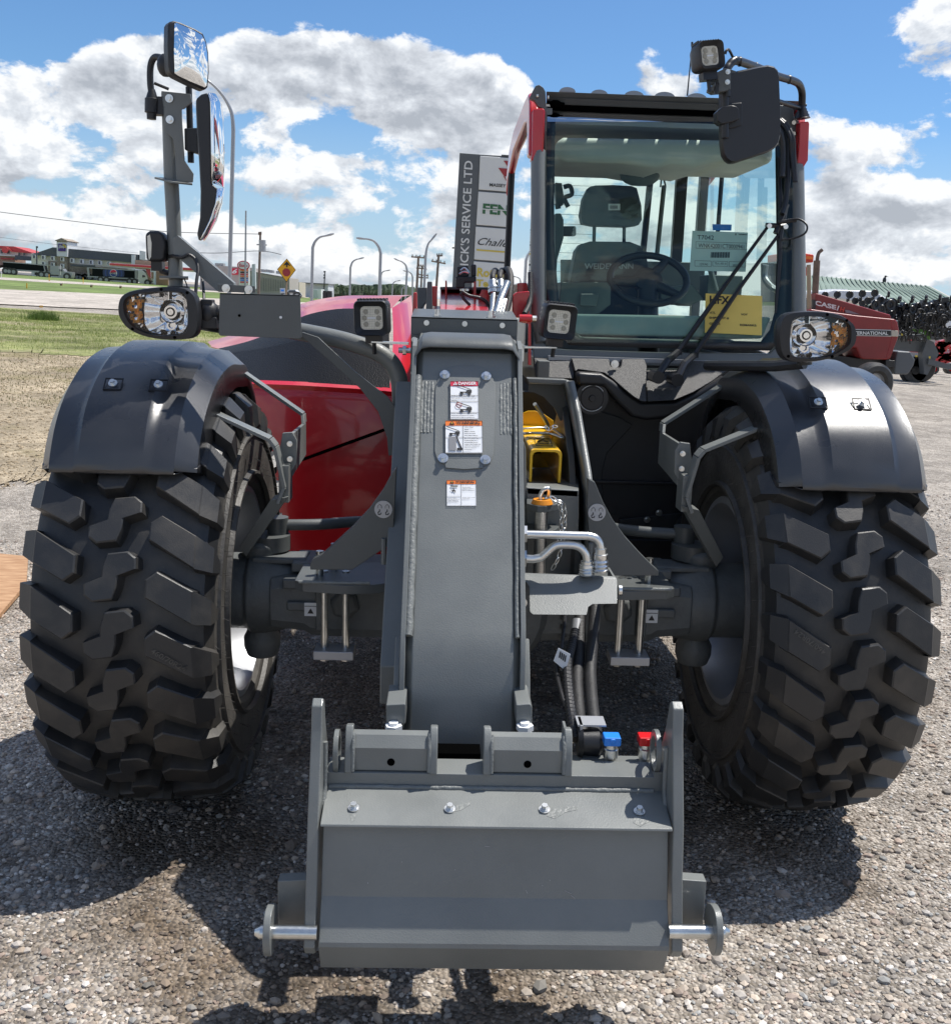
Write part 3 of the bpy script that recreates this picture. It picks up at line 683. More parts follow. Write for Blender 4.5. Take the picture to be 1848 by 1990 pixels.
# two stop housings on the beam with end ears
for xa, xb in ((at('F', 350, 340, -1.03).x, at('F', 690, 340, -1.03).x), (at('F', 880, 345, -1.03).x, at('F', 1205, 345, -1.03).x)):
    h1 = cz(1432, -1.02); h2 = cz(1458, -1.038)
    m = MB(); m.slab([(xa+.010, y, z) for y, z in ((-1.0, h1+.004), (-1.020, h1), (-1.038, h2), (-1.040, zb1+.002), (-1.0, zb1))], (xb-xa-.02, 0, 0))
    for xe in (xa-.004, xb-.012): m.slab([(xe, y, z) for y, z in ((-.99, h1+.012), (-1.015, h1+.018), (-1.030, h1+.006), (-1.042, h2-.004), (-1.050, zb1), (-.99, zb1))], (.016, 0, 0))
    SH = m.build('stop_housing', 'grey_paint', CR, bevel=.003)
    m = MB(); c = V(((xa+xb)/2, -1.0405, (h2+zb1)/2-.004)); m.cyl(c, c+V((0, .004, 0)), .008, 12); m.build('drain_hole', 'black_void', SH)
    w = MB()
    for xe in (xa+.013, xb-.013): w.tube([(xe, -1.022, h1+.004), (xe, -1.040, h2+.004), (xe, -1.042, h2-.02), (xe, -1.047, zb1+.004)], .0045, 8)
    w.build('weld_seam', 'weld', SH, ang=70)
m = MB(); m.box((-.083, -.955, zb1-.01), (.112, .05, .05)); m.build('pocket_shade', 'black_void', CR)  # black block standing in for the shade of the recess between the housings
# couplers and connector on a strip
zst = cz(326, -.985, 'F', 1350); m = MB(); m.slab([(.150, -.985, zst), (.325, -.985, zst), (.325, -.985, zst-.006), (.150, -.985, zst-.006)], (0, .045, 0)); m.slab([(.150, -.985, zb1+.07), (.156, -.985, zb1+.07), (.156, -.985, zb1+.01), (.150, -.985, zb1+.01)], (0, .06, 0))
CS = m.build('coupler_strip', 'grey_paint', CR, bevel=.001)
for v, x, colr, nm in (('F', 1363, 'blue_plastic', 'coupler'), ('F', 1497, 'red_plastic', 'coupler')):
    c = at(v, x, 322, -.965); m = MB(); m.lathe(c-V((0, 0, .04)), UP, [(0, 0), (0, .009), (.04, .009), (.04, .014), (.055, .014), (.055, .016), (.075, .016), (.077, .013), (.085, .013), (.085, 0)], 20)
    cp = m.build(nm, 'zinc_bright', CS); m = MB(); m.box(c+V((0, 0, .056)), (.036, .034, .020)); m.box(c+V((0, -.016, .058)), (.012, .006, .012)); m.build('cap', colr, cp, bevel=.003)
c = at('F', 1285, 240, -.93); m = MB(); m.lathe(c, (1, 0, 0), [(-.028, 0), (-.028, .030), (-.018, .036), (-.016, .028), (.018, .030), (.026, .022), (.026, 0)], 24); CN = m.build('socket', 'black_plastic', CS)
m = MB(); m.slab([c+V((-.024, -.01, -.05)), c+V((-.018, -.01, -.05)), c+V((-.018, -.01, .042)), c+V((-.024, -.01, .042))], (0, .05, 0)); m.box(c+V((.002, .02, .040)), (.062, .05, .004)); m.build('socket_bracket', 'silver_label', CN)
# ---------------- pipes, guard plate and hoses right of the boom
m = MB(); Yp = -.56
def pp(L_, Y): return smooth([at('L', x, y, Y) for x, y in L_], 5)
m.tube([at('L', 100, 1392, Yp), at('L', 400, 1398, Yp)]+pp([(780, 1408), (860, 1430), (905, 1480), (920, 1545)], Yp), .0105, 14)
m.tube([at('L', 90, 1642, Yp), at('L', 220, 1648, Yp)]+pp([(300, 1632), (360, 1580), (440, 1515), (520, 1500), (650, 1508), (720, 1540), (765, 1600), (778, 1680)], Yp), .0105, 14)
PI = m.build('hydraulic_pipe', 'zinc_bright', TH, ang=60)
m = MB()
for x, y in ((75, 1388), (70, 1642)): c = at('L', x, y, Yp); m.cyl(c-V((.010, 0, 0)), c+V((.018, 0, 0)), .023, 6)
for x, y0, y1 in ((918, 1540, 1780), (772, 1670, 1815)):
    a = at('L', x, y0, Yp); b = at('L', x, y1, Yp); h = (b-a).length; d = (b-a).normalized()
    m.lathe(a, d, [(0, .010), (0, .015), (h*.22, .015), (h*.24, .018), (h*.42, .0185), (h*.48, .0165), (h*.56, .0195), (h*.66, .0165), (h*.74, .0195), (h*.84, .0165), (h*.9, .020), (h, .018), (h, 0)], 18)
m.build('fitting', 'zinc_bright', PI, ang=40)
m = MB(); Yg = -.60
ol = [('N', 100, 708), ('N', 715, 732), ('N', 728, 745), ('N', 728, 895), ('N', 575, 897), ('N', 548, 915), ('N', 538, 965), ('N', 205, 962), ('N', 185, 945), ('N', 182, 790), ('N', 165, 762), ('N', 135, 752), ('N', 100, 750)]
YG = lambda y: -.545-.11*(y-708)/255
m.slab([at(v, x, y, YG(y)) for v, x, y in ol], (0, .008, .002))
a = at('N', 728, 745, YG(745)); b = at('N', 728, 895, YG(895)); m.slab([a, b, b+V((0, .12, 0)), a+V((0, .12, 0))], (-.006, 0, 0))
GP = m.build('guard_plate', 'grey_paint', TH, bevel=.002)
m = MB(); m.bolt(at('N', 137, 887, -.62), (0, -1, 0), .010, .008); m.cyl(at('N', 735, 810, -.56), at('N', 735, 810, -.56)+V((.008, 0, 0)), .014, 18); m.build('bolt', 'zinc_bright', GP)
m = MB()
m.tube(smooth([at('N', 590, 900, -.50), at('N', 582, 1050, -.56), at('N', 562, 1300, -.66), at('N', 572, 1500, -.78), at('N', 592, 1680, -.88), at('N', 600, 1800, -.90)], 6), .0145, 14)
m.tube(smooth([at('N', 497, 960, -.50), at('N', 492, 1200, -.60), at('N', 478, 1350, -.68), at('N', 490, 1560, -.80), at('N', 510, 1700, -.88), at('N', 540, 1850, -.90)], 6), .0145, 14)
HS = m.build('hose', 'hose_rubber', TH)
m = MB(); pts = smooth([at('N', 470, 1060, -.55), at('N', 445, 1160, -.60), at('N', 420, 1260, -.66), at('N', 425, 1420, -.76), at('N', 445, 1580, -.86), at('N', 470, 1740, -.93)], 14)
m.tube(pts, [.0125 if i % 2 else .0100 for i in range(len(pts))], 12); m.tube(smooth([at('N', 405, 960, -.55), at('N', 375, 1200, -.62), at('N', 350, 1300, -.66), at('N', 385, 1460, -.78), at('N', 440, 1600, -.86)], 6), .005, 8); m.build('corrugated_conduit', 'black_plastic', HS, ang=20)
m = MB(); m.tube([at('N', 480, 1000, -.52), at('N', 470, 1120, -.56)], .0150, 14); m.build('sleeve', 'galvanised', HS)
m = MB(); m.slab([at('N', 362, 1168, -.69), at('N', 438, 1208, -.69), at('N', 408, 1312, -.69), at('N', 332, 1250, -.69)], (0, .001, 0)); m.m = 1
for k in range(4): a = at('N', 372+k*11, 1190+k*8, -.691); m.slab([a, a+V((.003, 0, -.001)), a+V((.001, 0, -.017)), a+V((-.002, 0, -.016))], (0, -.0004, 0))
m.build('paper_tag', ['white_label', 'ink'], HS)
# ---------------- recovery hitch recess (yellow coupling sleeve, pin and chain)
m = MB(); Yf = -.12
m.slab([at('L', 150, 905, -.30), at('L', 690, 935, -.30), at('L', 690, 1400, -.30), at('L', 150, 1400, -.30)], (0, .03, 0))
m.slab([at('L', 150, 905, -.30), at('L', 690, 935, -.30), at('L', 690, 700, .50), at('L', 150, 690, .50)], (0, 0, -.02))
m.slab([at('L', 150, 1400, -.20), at('L', 720, 1400, -.20), at('L', 720, 1900, -.20), at('L', 150, 1900, -.20)], (0, .03, 0))
# tall frame plate, seen along its front edge
e = [('L', 620, 0, -.02), ('L', 665, 150, -.10), ('L', 730, 500, -.22), ('L', 775, 960, -.30), ('L', 775, 1080, -.32), ('L', 745, 1360, -.33), ('L', 745, 1900, -.30)]
pe = [at(*q) for q in e]; xx = .285
top = at('C', 1440, 615, .02)
fr_e = [at('Q', x, y, Y) for x, y, Y in ((300, 215, .0), (330, 350, -.06), (350, 470, -.14), (372, 600, -.22), (383, 690, -.28), (383, 790, -.31), (372, 1040, -.30))]
bk_e = [at('Q', x, y, Y) for x, y, Y in ((272, 215, .16), (280, 350, .36), (292, 470, .42), (312, 600, .40), (330, 690, .36), (338, 790, .30), (335, 1040, .20))]
fpm = MB(); fpm.loft([[a_*.5+b_*.5 if 0 else b_ for a_, b_ in zip(fr_e, bk_e)], [a_*.5+b_*.5 for a_, b_ in zip(fr_e, bk_e)], fr_e], False, False)
# little shelf flange at its top
m.slab([at('C', 1130, 600, .10), at('C', 1425, 612, .10), at('C', 1475, 628, .10), at('C', 1440, 650, .10), at('C', 1145, 640, .10)], (0, .05, 0))
HF = m.build('hitch_frame', 'grey_paint', TH, bevel=.003); fpm.build('frame_plate', 'grey_paint', HF, solid=.018, ang=60)
m = MB()
g = [('C', 1145, 640), ('C', 1425, 650), ('C', 1425, 940), ('C', 1385, 925), ('C', 1340, 830), ('C', 1260, 745), ('C', 1190, 712), ('C', 1145, 705)]
m.slab([at(v, x, y, .15) for v, x, y in g], (0, .012, 0)); m.build('gusset', 'dark_grey_paint', HF)
m = MB(); Ya, Yb_ = -.14, .42
fo = [at('L', x, y, Ya) for x, y in ((152, 850), (188, 530), (205, 508), (490, 525), (517, 545), (508, 735), (490, 868))]
W = .086
cx = (fo[1].x+fo[4].x)/2; zt = fo[2].z; zb = fo[0].z; hw = (fo[4].x-fo[1].x)/2; t = .0075
def chan(hw, zt, zb, r=.012): return [(-hw, zb), (-hw, zt-r), (-hw+r*.3, zt-r*.3), (-hw+r, zt), (hw-r, zt), (hw-r*.3, zt-r*.3), (hw, zt-r), (hw, zb)]
o_ = chan(hw, zt, zb); i_ = chan(hw-t, zt-t, zb)[::-1]
m.slab([V((cx+a, Ya, b)) for a, b in o_+i_], (0, Yb_-Ya, 0))
bp = [at('L', x, y, Yb_) for x, y in ((50, 195), (110, 135), (165, 112), (240, 112), (330, 145), (430, 215), (440, 330), (440, 700), (50, 700))]
m.slab(bp, (0, .008, 0)); YH = m.build('coupling_sleeve', 'yellow_paint', HF, bevel=.0015)
m = MB(); m.box((cx, Yb_-.02, (zt+zb)/2-.005), (2*hw-.02, .03, zt-zb-.02)); m.build('sleeve_inside', 'black_void', YH)
m = MB(); zz = zt+.0008
def st(x, y): d = dray('L', x, y); return CP+d*((zz-CP.z)/d.z)
q = [st(228, 398), st(390, 402), st(418, 476), st(250, 470)]
m.tube(q+[q[0]], .0009, 5); m.tube([st(260, 430), st(315, 405), st(375, 432), st(345, 432), st(318, 412), st(285, 430), st(260, 430)], .0009, 5); m.tube([st(280, 440), st(285, 450), st(385, 452)], .001, 5); m.build('loading_symbol', 'ink', YH)
m = MB(); zz = zt+.012
m.tube([at('L', 235, 40, -.10), at('L', 300, 140, -.06), at('L', 360, 235, -.05), st(375, 275)], .0058, 10)
m.tube(smooth([st(375, 290), st(250, 290), st(120, 300), st(62, 322), st(110, 345), st(230, 342), st(400, 350), st(530, 395), st(480, 345), st(420, 305)], 6), .0042, 8); RP = m.build('spring_pin', 'zinc_bright', YH, ang=60)
def chain(pts, r=.008, w=.0045, th=.0014):
    m = MB(); L_ = smooth(pts, 8); acc = 0; last = L_[0]; k = 0
    for p in L_[1:]:
        if (p-last).length > r*1.5:
            c = (p+last)/2; d = (p-last).normalized(); a = d.orthogonal().normalized(); b = d.cross(a)
            if k % 2: a = b
            m.tube([c+d*r*cos(q*pi/5)*1.0+a*w*sin(q*pi/5) for q in range(10)], th, 5, closed=True); last = p; k += 1
    return m
chain([at('L', 345, 270, -.11), at('L', 400, 330, -.11), at('L', 430, 260, -.11), at('L', 480, 285, -.10)], .009, .005).build('short_chain', 'zinc_bright', YH, ang=60)
m = MB(); zf2 = .895
c = at('L', 330, 1075, -.37); z0 = c.z
out = [at('L', 150, 1015, -.30), at('L', 470, 1030, -.30), at('L', 500, 1075, -.33), at('L', 460, 1120, -.37), at('L', 350, 1148, -.40), at('L', 260, 1140, -.40), at('L', 150, 1080, -.37)]
m.slab([V((p.x, p.y, z0)) for p in out], (0, 0, -.018))
z1 = at('L', 310, 1340, -.37).z; m.slab([V((p.x, p.y, z1)) for p in out], (0, 0, -.012)); HP = m.build('hitch_jaw', 'dark_grey_paint', HF, bevel=.002)
m = MB(); cc = V((c.x-.005, c.y, 0)); m.cyl(cc+UP*(z0-.25), cc+UP*(z0+.01), .0165, 24); HPN = m.build('hitch_pin', 'steel', HP)
m = MB(); m.cyl(cc+UP*(z0+.001), cc+UP*(z0+.012), .029, 24, .024); m.build('pin_washer', 'orange_plastic', HPN)
m = MB(); hd = [at('L', 300, 1060, c.y), at('L', 292, 990, c.y), at('L', 325, 930, c.y), at('L', 375, 915, c.y), at('L', 385, 950, c.y+.01), at('L', 370, 1010, c.y+.02), at('L', 330, 1045, c.y+.01)]
m.tube(smooth(hd, 5), .0055, 10); m.build('pin_handle', 'zinc_bright', HPN)
chain([at('L', 400, 1005, -.42), at('L', 470, 1045, -.42), at('L', 540, 1085, -.42), at('L', 548, 1200, -.41), at('L', 545, 1330, -.40), at('L', 520, 1480, -.40), at('L', 480, 1640, -.40), at('L', 400, 1780, -.40)], .011, .0052, .0016).build('chain', 'zinc_bright', HP, ang=60)
chain([at('L', 400, 1005, -.41), at('L', 460, 1050, -.41), at('L', 510, 1150, -.41), at('L', 505, 1330, -.40), at('L', 495, 1400, -.40), at('L', 480, 1550, -.40)], .010, .005, .0014).build('chain', 'zinc_bright', HP, ang=60)
# dark body parts behind
m = MB(); m.slab([at('D', 1010, 760, .50), at('D', 1130, 760, .50), at('D', 1130, 1100, .60), at('D', 1010, 1100, .60)], (0, .02, 0))
m.slab([(.30, .62, 1.30), (.30, .62, .42), (1.08, .62, .42), (1.12, .62, 1.30)], (0, .02, 0))
m.slab([(1.09, .60, 1.30), (1.09, .60, .42), (1.09, 2.2, .6), (1.09, 2.2, 1.4)], (.01, 0, 0))
m.box((.7, 1.4, .62), (.80, 1.5, .06))
CW = m.build('cab_bulkhead', 'black_plastic', TH, bevel=.004)
m = MB(); m.slab([at('Q', x, y, .61) for x, y in ((345, 345), (400, 335), (500, 365), (560, 400), (450, 520), (430, 600), (430, 760), (480, 775), (380, 775), (372, 600))], (0, -.008, 0)); m.slab([at('Q', x, y, .61) for x, y in ((500, 800), (780, 770), (780, 1040), (560, 1040))], (0, -.01, 0)); m.build('side_panel', 'bulkhead', CW, bevel=.003)
m = MB()
for x, y in ((672, 773), (622, 802), (348, 225)): m.bolt(at('Q', x, y, .59), (0, -1, 0), .010, .006)
m.build('bolt', 'zinc', CW)
m = MB(); m.box((.75, .60, .86), (.66, .02, .012)); m.box((.72, .58, .58), (.55, .05, .16)); m.build('bulkhead_rib', 'black_metal', CW, bevel=.003)
m = MB(); c = at('C', 1632, 755, .48); m.cyl(c, c+V((0, .05, 0)), .056, 28); m.lathe(c, (0, -1, 0), [(0, .040), (.004, .038), (.004, .012), (.014, .010), (.014, 0)], 24); KN = m.build('filler_cap', 'black_metal', CW)
m = MB(); m.tube(arc(c+V((0, -.002, 0)), (1, 0, 0), (0, 0, 1), .044, .6, 2.5, 12), .0014, 4); m.tube(arc(c+V((0, -.002, 0)), (1, 0, 0), (0, 0, 1), .044, 3.4, 5.6, 14), .0014, 4); m.build('cap_marks', 'sign_white', KN)
# ---------------- engine cover (picture left)
m = MB()
def T3(L_): return [at(v, x, y, Y) for v, x, y, Y in L_]
crest = T3([('D', 405, 668, 2.9), ('D', 470, 648, 2.9), ('D', 530, 618, 2.9), ('D', 590, 590, 2.85), ('D', 660, 577, 2.8), ('D', 730, 574, 2.75), ('D', 800, 573, 2.7)])
rim_ = T3([('D', 412, 674, 2.3), ('D', 480, 655, 2.2), ('D', 540, 631, 2.15), ('D', 590, 606, 2.1), ('D', 660, 592, 2.05), ('D', 720, 592, 2.0), ('D', 762, 598, 1.95)])
gtop = T3([('D', 424, 677, 2.1), ('D', 485, 662, 2.05), ('D', 540, 640, 2.0), ('D', 592, 613, 1.95), ('D', 655, 600, 1.9), ('D', 715, 600, 1.85), ('D', 757, 601, 1.8)])
gbot = T3([('D', 480, 740, 1.18), ('D', 540, 742, 1.16), ('D', 590, 744, 1.15), ('D', 640, 747, 1.15), ('D', 690, 750, 1.15), ('D', 730, 753, 1.15), ('D', 758, 755, 1.16)])
crest0, rim0, gtop0 = crest, rim_, gtop
crest = smooth(crest, 5); rim_ = smooth(rim_, 5); gtop = smooth(gtop, 5)
m.loft([crest, [a*.5+b*.5+V((0, -.05, .022)) for a, b in zip(crest, rim_)], rim_, gtop], False, False)
eg = T3([('D', 480, 745, 1.16), ('D', 540, 747, 1.13), ('D', 590, 749, 1.12), ('D', 640, 752, 1.12), ('D', 690, 755, 1.12), ('D', 730, 758, 1.12), ('D', 800, 764, 1.14)])
eg2 = [p+V((0, .0, -.05)) for p in eg]
lo = [V((p.x, 1.2+.10*(i == 0), .36+.02*i/6)) for i, p in enumerate(eg2)]
m.loft([[g+V((0, .01, .004)) for g in gbot[:-1]]+[eg[-1]+V((0, .01, .01))], eg, [e_+V((0, .012, -.02)) for e_ in eg], eg2, lo], False, False)
# right-hand red strip beside the mesh and the far side
m.loft([smooth(T3([('D', 762, 598, 1.95), ('D', 764, 660, 1.6), ('D', 757, 757, 1.15)]), 5), smooth(T3([('D', 785, 583, 2.2), ('D', 786, 660, 1.68), ('D', 780, 760, 1.17)]), 5), smooth(T3([('D', 800, 573, 2.7), ('D', 804, 660, 1.9), ('D', 800, 764, 1.25)]), 5)], False, False)
lf = [V((eg[0].x, 1.16, .36)), V((eg[0].x-.02, 2.9, .36)), crest[0], rim_[0], gtop[0], eg[0]]; gbot = smooth(gbot, 5)
m.add(lf, [tuple(range(6))])
EC = m.build('engine_cover', 'red_paint', TH, ang=35)
m = MB(); m.loft([[p*.0+gt for p, gt in zip(gtop, gtop)], [gt*.5+gb*.5+V((0, -.05, .05)) for gt, gb in zip(gtop, gbot)], gbot], False, False); m.build('mesh_panel', 'grill', EC, ang=60)
m = MB(); a = at('B', 760, 455, 1.10); b = at('B', 1420, 215, 1.10); m.slab([a, b, b-V((0, 0, .012)), a-V((0, 0, .012))], (0, .02, 0)); m.build('panel_gap', 'black_void', EC)
# ---------------- curved pipe rail, triangular gusset, number plate holder
m = MB()
m.tube(smooth([at('D', 560, 640, .10), at('D', 640, 655, .08), at('D', 690, 668, .06), at('D', 735, 685, .05), at('D', 765, 712, .05), at('D', 778, 760, .05), at('D', 778, 880, .05)], 8), .026, 18)
PR = m.build('lamp_carrier', 'grey_paint', TH)
m = MB(); g = [('D', 587, 645), ('D', 618, 655), ('D', 690, 722), ('D', 752, 770), ('D', 775, 800), ('D', 775, 885), ('D', 755, 885), ('D', 752, 850), ('D', 735, 800), ('D', 700, 755), ('D', 640, 700), ('D', 585, 652)]
m.slab([at(v, x, y, .0) for v, x, y in g], (0, .012, 0)); m.build('gusset', 'dark_grey_paint', PR, bevel=.001)
m = MB(); m.slab([at('D', 427, 569, -.30), at('D', 583, 573, -.30), at('D', 586, 655, -.30), at('D', 583, 658, -.30), at('D', 428, 652, -.30), at('D', 425, 648, -.30)], (0, .004, 0))
m.slab([at('D', 427, 569, -.30), at('D', 583, 573, -.30), at('D', 583, 573, -.30)+V((0, .04, 0)), at('D', 427, 569, -.30)+V((0, .04, 0))], (0, 0, -.004))
m.slab([at('3', 115, 552, -.30), at('3', 362, 567, -.30), at('3', 365, 610, -.30), at('3', 120, 605, -.30)], (0, .004, 0)); NP = m.build('number_plate_holder', 'dark_grey_paint', TH, bevel=.001)
m = MB()
for x, y in ((172, 581), (322, 589)): m.bolt(at('3', x, y, -.302), (0, -1, 0), .0085, .008)
m.build('bolt', 'zinc_bright', NP)
m = MB(); c = at('3', 260, 761, -.3005); m.cyl(c, c-V((0, .0015, 0)), .0035, 14); m.m = 1; c = at('3', 533, 773, -.3005); m.cyl(c, c-V((0, .0015, 0)), .0035, 14); m.build('rivet_hole', ['black_void', 'white_label'], NP)
# ---------------- left mast with mirrors
m = MB()
a = at('D', 333, 360, -.10); a2 = at('D', 350, 355, -.1)
m.tube([at('D', 343, 575, -.10), at('D', 338, 440, -.10), at('D', 333, 350, -.10), at('D', 328, 180, -.10)], .0195, 16)
m.slab([at('D', 300, 343, -.14), at('D', 335, 352, -.16), at('D', 374, 356, -.14), at('D', 372, 348, -.06), at('D', 335, 345, -.04)], (0, 0, -.005))
m.slab([at('1', x, y, -.135) for x, y in ((745, 418), (880, 432), (886, 470), (850, 500), (838, 503), (840, 560), (852, 740), (893, 800), (890, 840), (815, 838), (808, 700), (800, 640), (765, 605), (758, 560))], (0, .006, 0))
m.slab([at('1', x, y, -.14) for x, y in ((795, 1105), (820, 1085), (1080, 1305), (1085, 1345), (1005, 1345), (800, 1170))], (0, .03, 0))
m.slab([at('1', 735, 1272, -.14), at('1', 870, 1275, -.14), at('1', 870, 1282, -.10), at('1', 735, 1280, -.10)], (0, 0, -.006))
MA = m.build('mirror_mast', 'grey_paint', TH, bevel=.001)
m = MB()
for x, y in ((782, 453), (785, 551)): m.bolt(at('1', x, y, -.137), (0, -1, 0), .0085, .007)
m.build('bolt', 'zinc_bright', MA)
m = MB(); m.tube(smooth([at('1', 712, 480, -.13), at('1', 696, 400, -.13), at('1', 695, 310, -.13), at('1', 712, 265, -.14), at('1', 745, 265, -.16), at('1', 775, 285, -.18)], 6), .0085, 12)
m.tube([at('1', 712, 382, -.11), at('1', 780, 410, -.10)], .004, 8); m.tube([at('1', 872, 400, -.08), at('1', 882, 750, -.08)], .0085, 12)
a = at('1', 702, 410, -.13); b = at('1', 700, 550, -.13); d = (b-a).normalized(); h = (b-a).length
m.lathe(a, d, [(0, .008), (h*.15, .012), (h*.3, .015), (h*.32, .018), (h*.78, .018), (h*.8, .013), (h, .012), (h, 0)], 18); m.box(at('1', 740, 490, -.12), (.03, .03, .045)); MS = m.build('mirror_arm', 'black_plastic', MA, ang=40)
def mirror(name, outline, inner, Yf, t, parent, v, red=None):
    m = MB(); pts = [at(v, x, y, Yf(x)) for x, y in outline]; m.slab(pts, t); o = m.build(name, 'black_plastic', parent, bevel=.006, seg=3)
    m = MB(); ip = [at(v, x, y, Yf(x))-V(t).normalized()*.0015 for x, y in inner]; c = sum(ip, V((0, 0, 0)))/len(ip)
    n = V(t).normalized(); R_ = [];
    for k in (1, .8, .6, .4, .2): R_.append([c+(p-c)*k - n*.006*(1-k*k) for p in ip])
    m.loft(R_, False); m.add([c-n*.006]+R_[-1], [(0, i+1, (i+1) % len(ip)+1) for i in range(len(ip))]); m.build('mirror_glass', 'mirror_glass', o, ang=60)
    return o
m1o = [(778, 110), (786, 97), (805, 92), (835, 100), (900, 128), (940, 150), (955, 190), (965, 240), (968, 330), (962, 400), (948, 414), (880, 385), (810, 350), (786, 332), (779, 300), (776, 200)]
m1i = [(805, 108), (815, 104), (895, 138), (932, 160), (948, 195), (957, 245), (960, 330), (953, 395), (945, 402), (880, 375), (822, 348), (806, 336), (803, 240)]
mirror('mirror', m1o, m1i, lambda x: -.26+(x-778)/190*.06, (-.022, .035, 0), MA, '1')
m = MB(); c = at('1', 765, 300, -.20); m.ball(c, .022, (1, 1, 1.3), 8); m.build('mirror_joint', 'black_plastic', MA)
m2o = [(905, 455), (930, 433), (962, 424), (1000, 445), (1022, 480), (1034, 560), (1040, 700), (1036, 870), (1024, 950), (985, 1045), (937, 1112), (920, 1100), (912, 1075), (925, 1000), (928, 870), (920, 720), (910, 580)]
mb_ = MB(); pf2 = lambda x: -.27+(x-905)/135*.16
bk = [(905, 455), (930, 433), (962, 424), (972, 470), (975, 560), (978, 845), (1005, 868), (1000, 930), (975, 1030), (930, 1108), (918, 1098), (912, 1075), (925, 1000), (928, 870), (920, 720), (910, 580)]
frt = [at('1', x, y, -.26) for x, y in bk]
mb_.slab(frt, (-.022, .09, 0)); MI2 = mb_.build('mirror', 'black_plastic', MA, bevel=.006, seg=3)
def curved(pL, pR, name, mt, bul):
    m = MB(); rows = []
    for (xa, ya), (xb, yb) in zip(pL, pR):
        a = at('1', xa, ya, -.262); b = at('1', xb, yb, -.13); row = []
        for k in range(7):
            t = k/6; p = a*(1-t)+b*t; p += V((.6, -.8, 0))*bul*4*t*(1-t); row.append(p)
        rows.append(row)
    m.loft(rows, False, False); return m.build(name, mt, MI2, ang=80, solid=.003)
curved([(963, 426), (973, 470), (975, 560), (977, 700), (979, 845)], [(1000, 440), (1022, 480), (1034, 560), (1040, 700), (1034, 866)], 'mirror_glass', 'mirror_glass', .010)
curved([(1004, 870), (997, 940), (970, 1020), (945, 1070), (928, 1104)], [(1034, 868), (1026, 935), (1000, 1015), (972, 1065), (938, 1112)], 'mirror_glass', 'mirror_glass', .014)
m = MB(); m.slab([at('1', 850, 590, -.12), at('1', 912, 588, -.12), at('1', 915, 708, -.12), at('1', 852, 690, -.12)], (0, .04, 0)); m.build('mirror_clamp', 'black_plastic', MI2, bevel=.003)
# ---------------- lamps
def worklight(v, x, y, Y, w, yaw, pitch, roll, parent, label=None):
    c = at(v, x, y, Y); q = (M.Rotation(R(yaw), 3, 'Z') @ M.Rotation(R(pitch), 3, 'X') @ M.Rotation(R(roll), 3, 'Y'))
    def T(p): return q @ V(p) + c
    def rr(w, h, r, yy, n=4):
        o = []
        for cx, cz, a0 in ((w-r, h-r, 0), (-w+r, h-r, pi/2), (-w+r, -h+r, pi), (w-r, -h+r, 1.5*pi)):
            for k in range(n+1): a = a0+pi/2*k/n; o.append(T((cx+r*cos(a), yy, cz+r*sin(a))))
        return o
    h = w*1.02; m = MB()
    m.loft([rr(w*.62, h*.62, .010, -.012+.0), rr(w*.70, h*.70, .012, -.016), rr(w*.95, h*.95, .014, -.030), rr(w, h, .016, -.024), rr(w, h, .016, .022), rr(w*.86, h*.86, .016, .045), rr(w*.7, h*.7, .012, .050)], False)
    m.add(rr(w*.7, h*.7, .012, .050), [tuple(range(20))])
    for k in range(9): m.box(T((-w*.8+k*w*.2, .01, h+.001)), (.003, .045, .006), q)
    o = m.build('work_light', 'black_plastic', parent, ang=40)
    m = MB(); m.add(rr(w*.66, h*.66, .009, -.0135), [tuple(range(20))]); m.build('lens', 'led', o)
    m = MB()
    for a, b in ((-.33, .36), (.33, .36), (-.42, 0), (.42, 0), (-.33, -.36), (.33, -.36)):
        m.lathe(T((a*w, -.0140, b*w)), q @ V((0, -1, 0)), [(0, .0075), (.0012, .0065), (.0004, .0045), (.0016, .003), (.0016, 0)], 14)
    m.m = 1; m.box(T((0, -.0142, 0)), (w*.5, .001, .004), q)
    m.m = 2
    for k in range(-6, 7): m.box(T((k*w*.098, -.0138, 0)), (.0006, .0006, h*1.24), q); m.box(T((0, -.0138, k*h*.098)), (w*1.24, .0006, .0006), q)
    m.build('led_array', ['led_dark', 'white_label', 'led_dark'], o)
    m = MB(); m.box(T((0, .01, -h-.012)), (.045, .03, .022), q); m.cyl(T((0, .01, -h-.02)), T((0, .01, -h-.055)), .006, 8); m.build('lamp_bracket', 'black_metal', o)
    return o
worklight('D', 724, 617, -.01, .0490, -8, 3, -2, PR); worklight('D', 1084, 624, .0, .0490, 8, 4, 4, CL)
m = MB(); m.slab([at('3', 1130, 932, -.02), at('3', 1375, 940, -.02), at('3', 1375, 955, -.02), at('3', 1130, 940, -.02)], (0, .04, 0)); a = at('3', 1310, 990, -.02); m.cyl(a, a+V((.05, 0, .0)), .008, 8); m.cyl(a+V((.012, 0, 0)), a+V((.022, 0, 0)), .014, 6); m.build('lamp_shelf', 'zinc', PR)
m = MB(); a = at('C', 1110, 355, -.02); m.slab([a, at('C', 1360, 362, -.02), at('C', 1360, 370, -.02), at('C', 1110, 370, -.02)], (0, .04, 0)); m.slab([at('C', 1075, 320, -.0), at('C', 1110, 345, 0), at('C', 1105, 470, 0), at('C', 1080, 478, 0)], (0, .03, 0)); m.build('lamp_shelf', 'zinc', CL)
m = MB(); m.slab([at('C', 1075, 110, -.01), at('C', 1160, 108, -.01), at('C', 1165, 500, -.01), at('C', 1140, 498, -.01), at('C', 1140, 180, -.01), at('C', 1075, 170, -.01)], (0, .02, 0)); c = at('C', 1175, 140, -.01); m.build('red_bracket', 'red_paint', CL, bevel=.001)
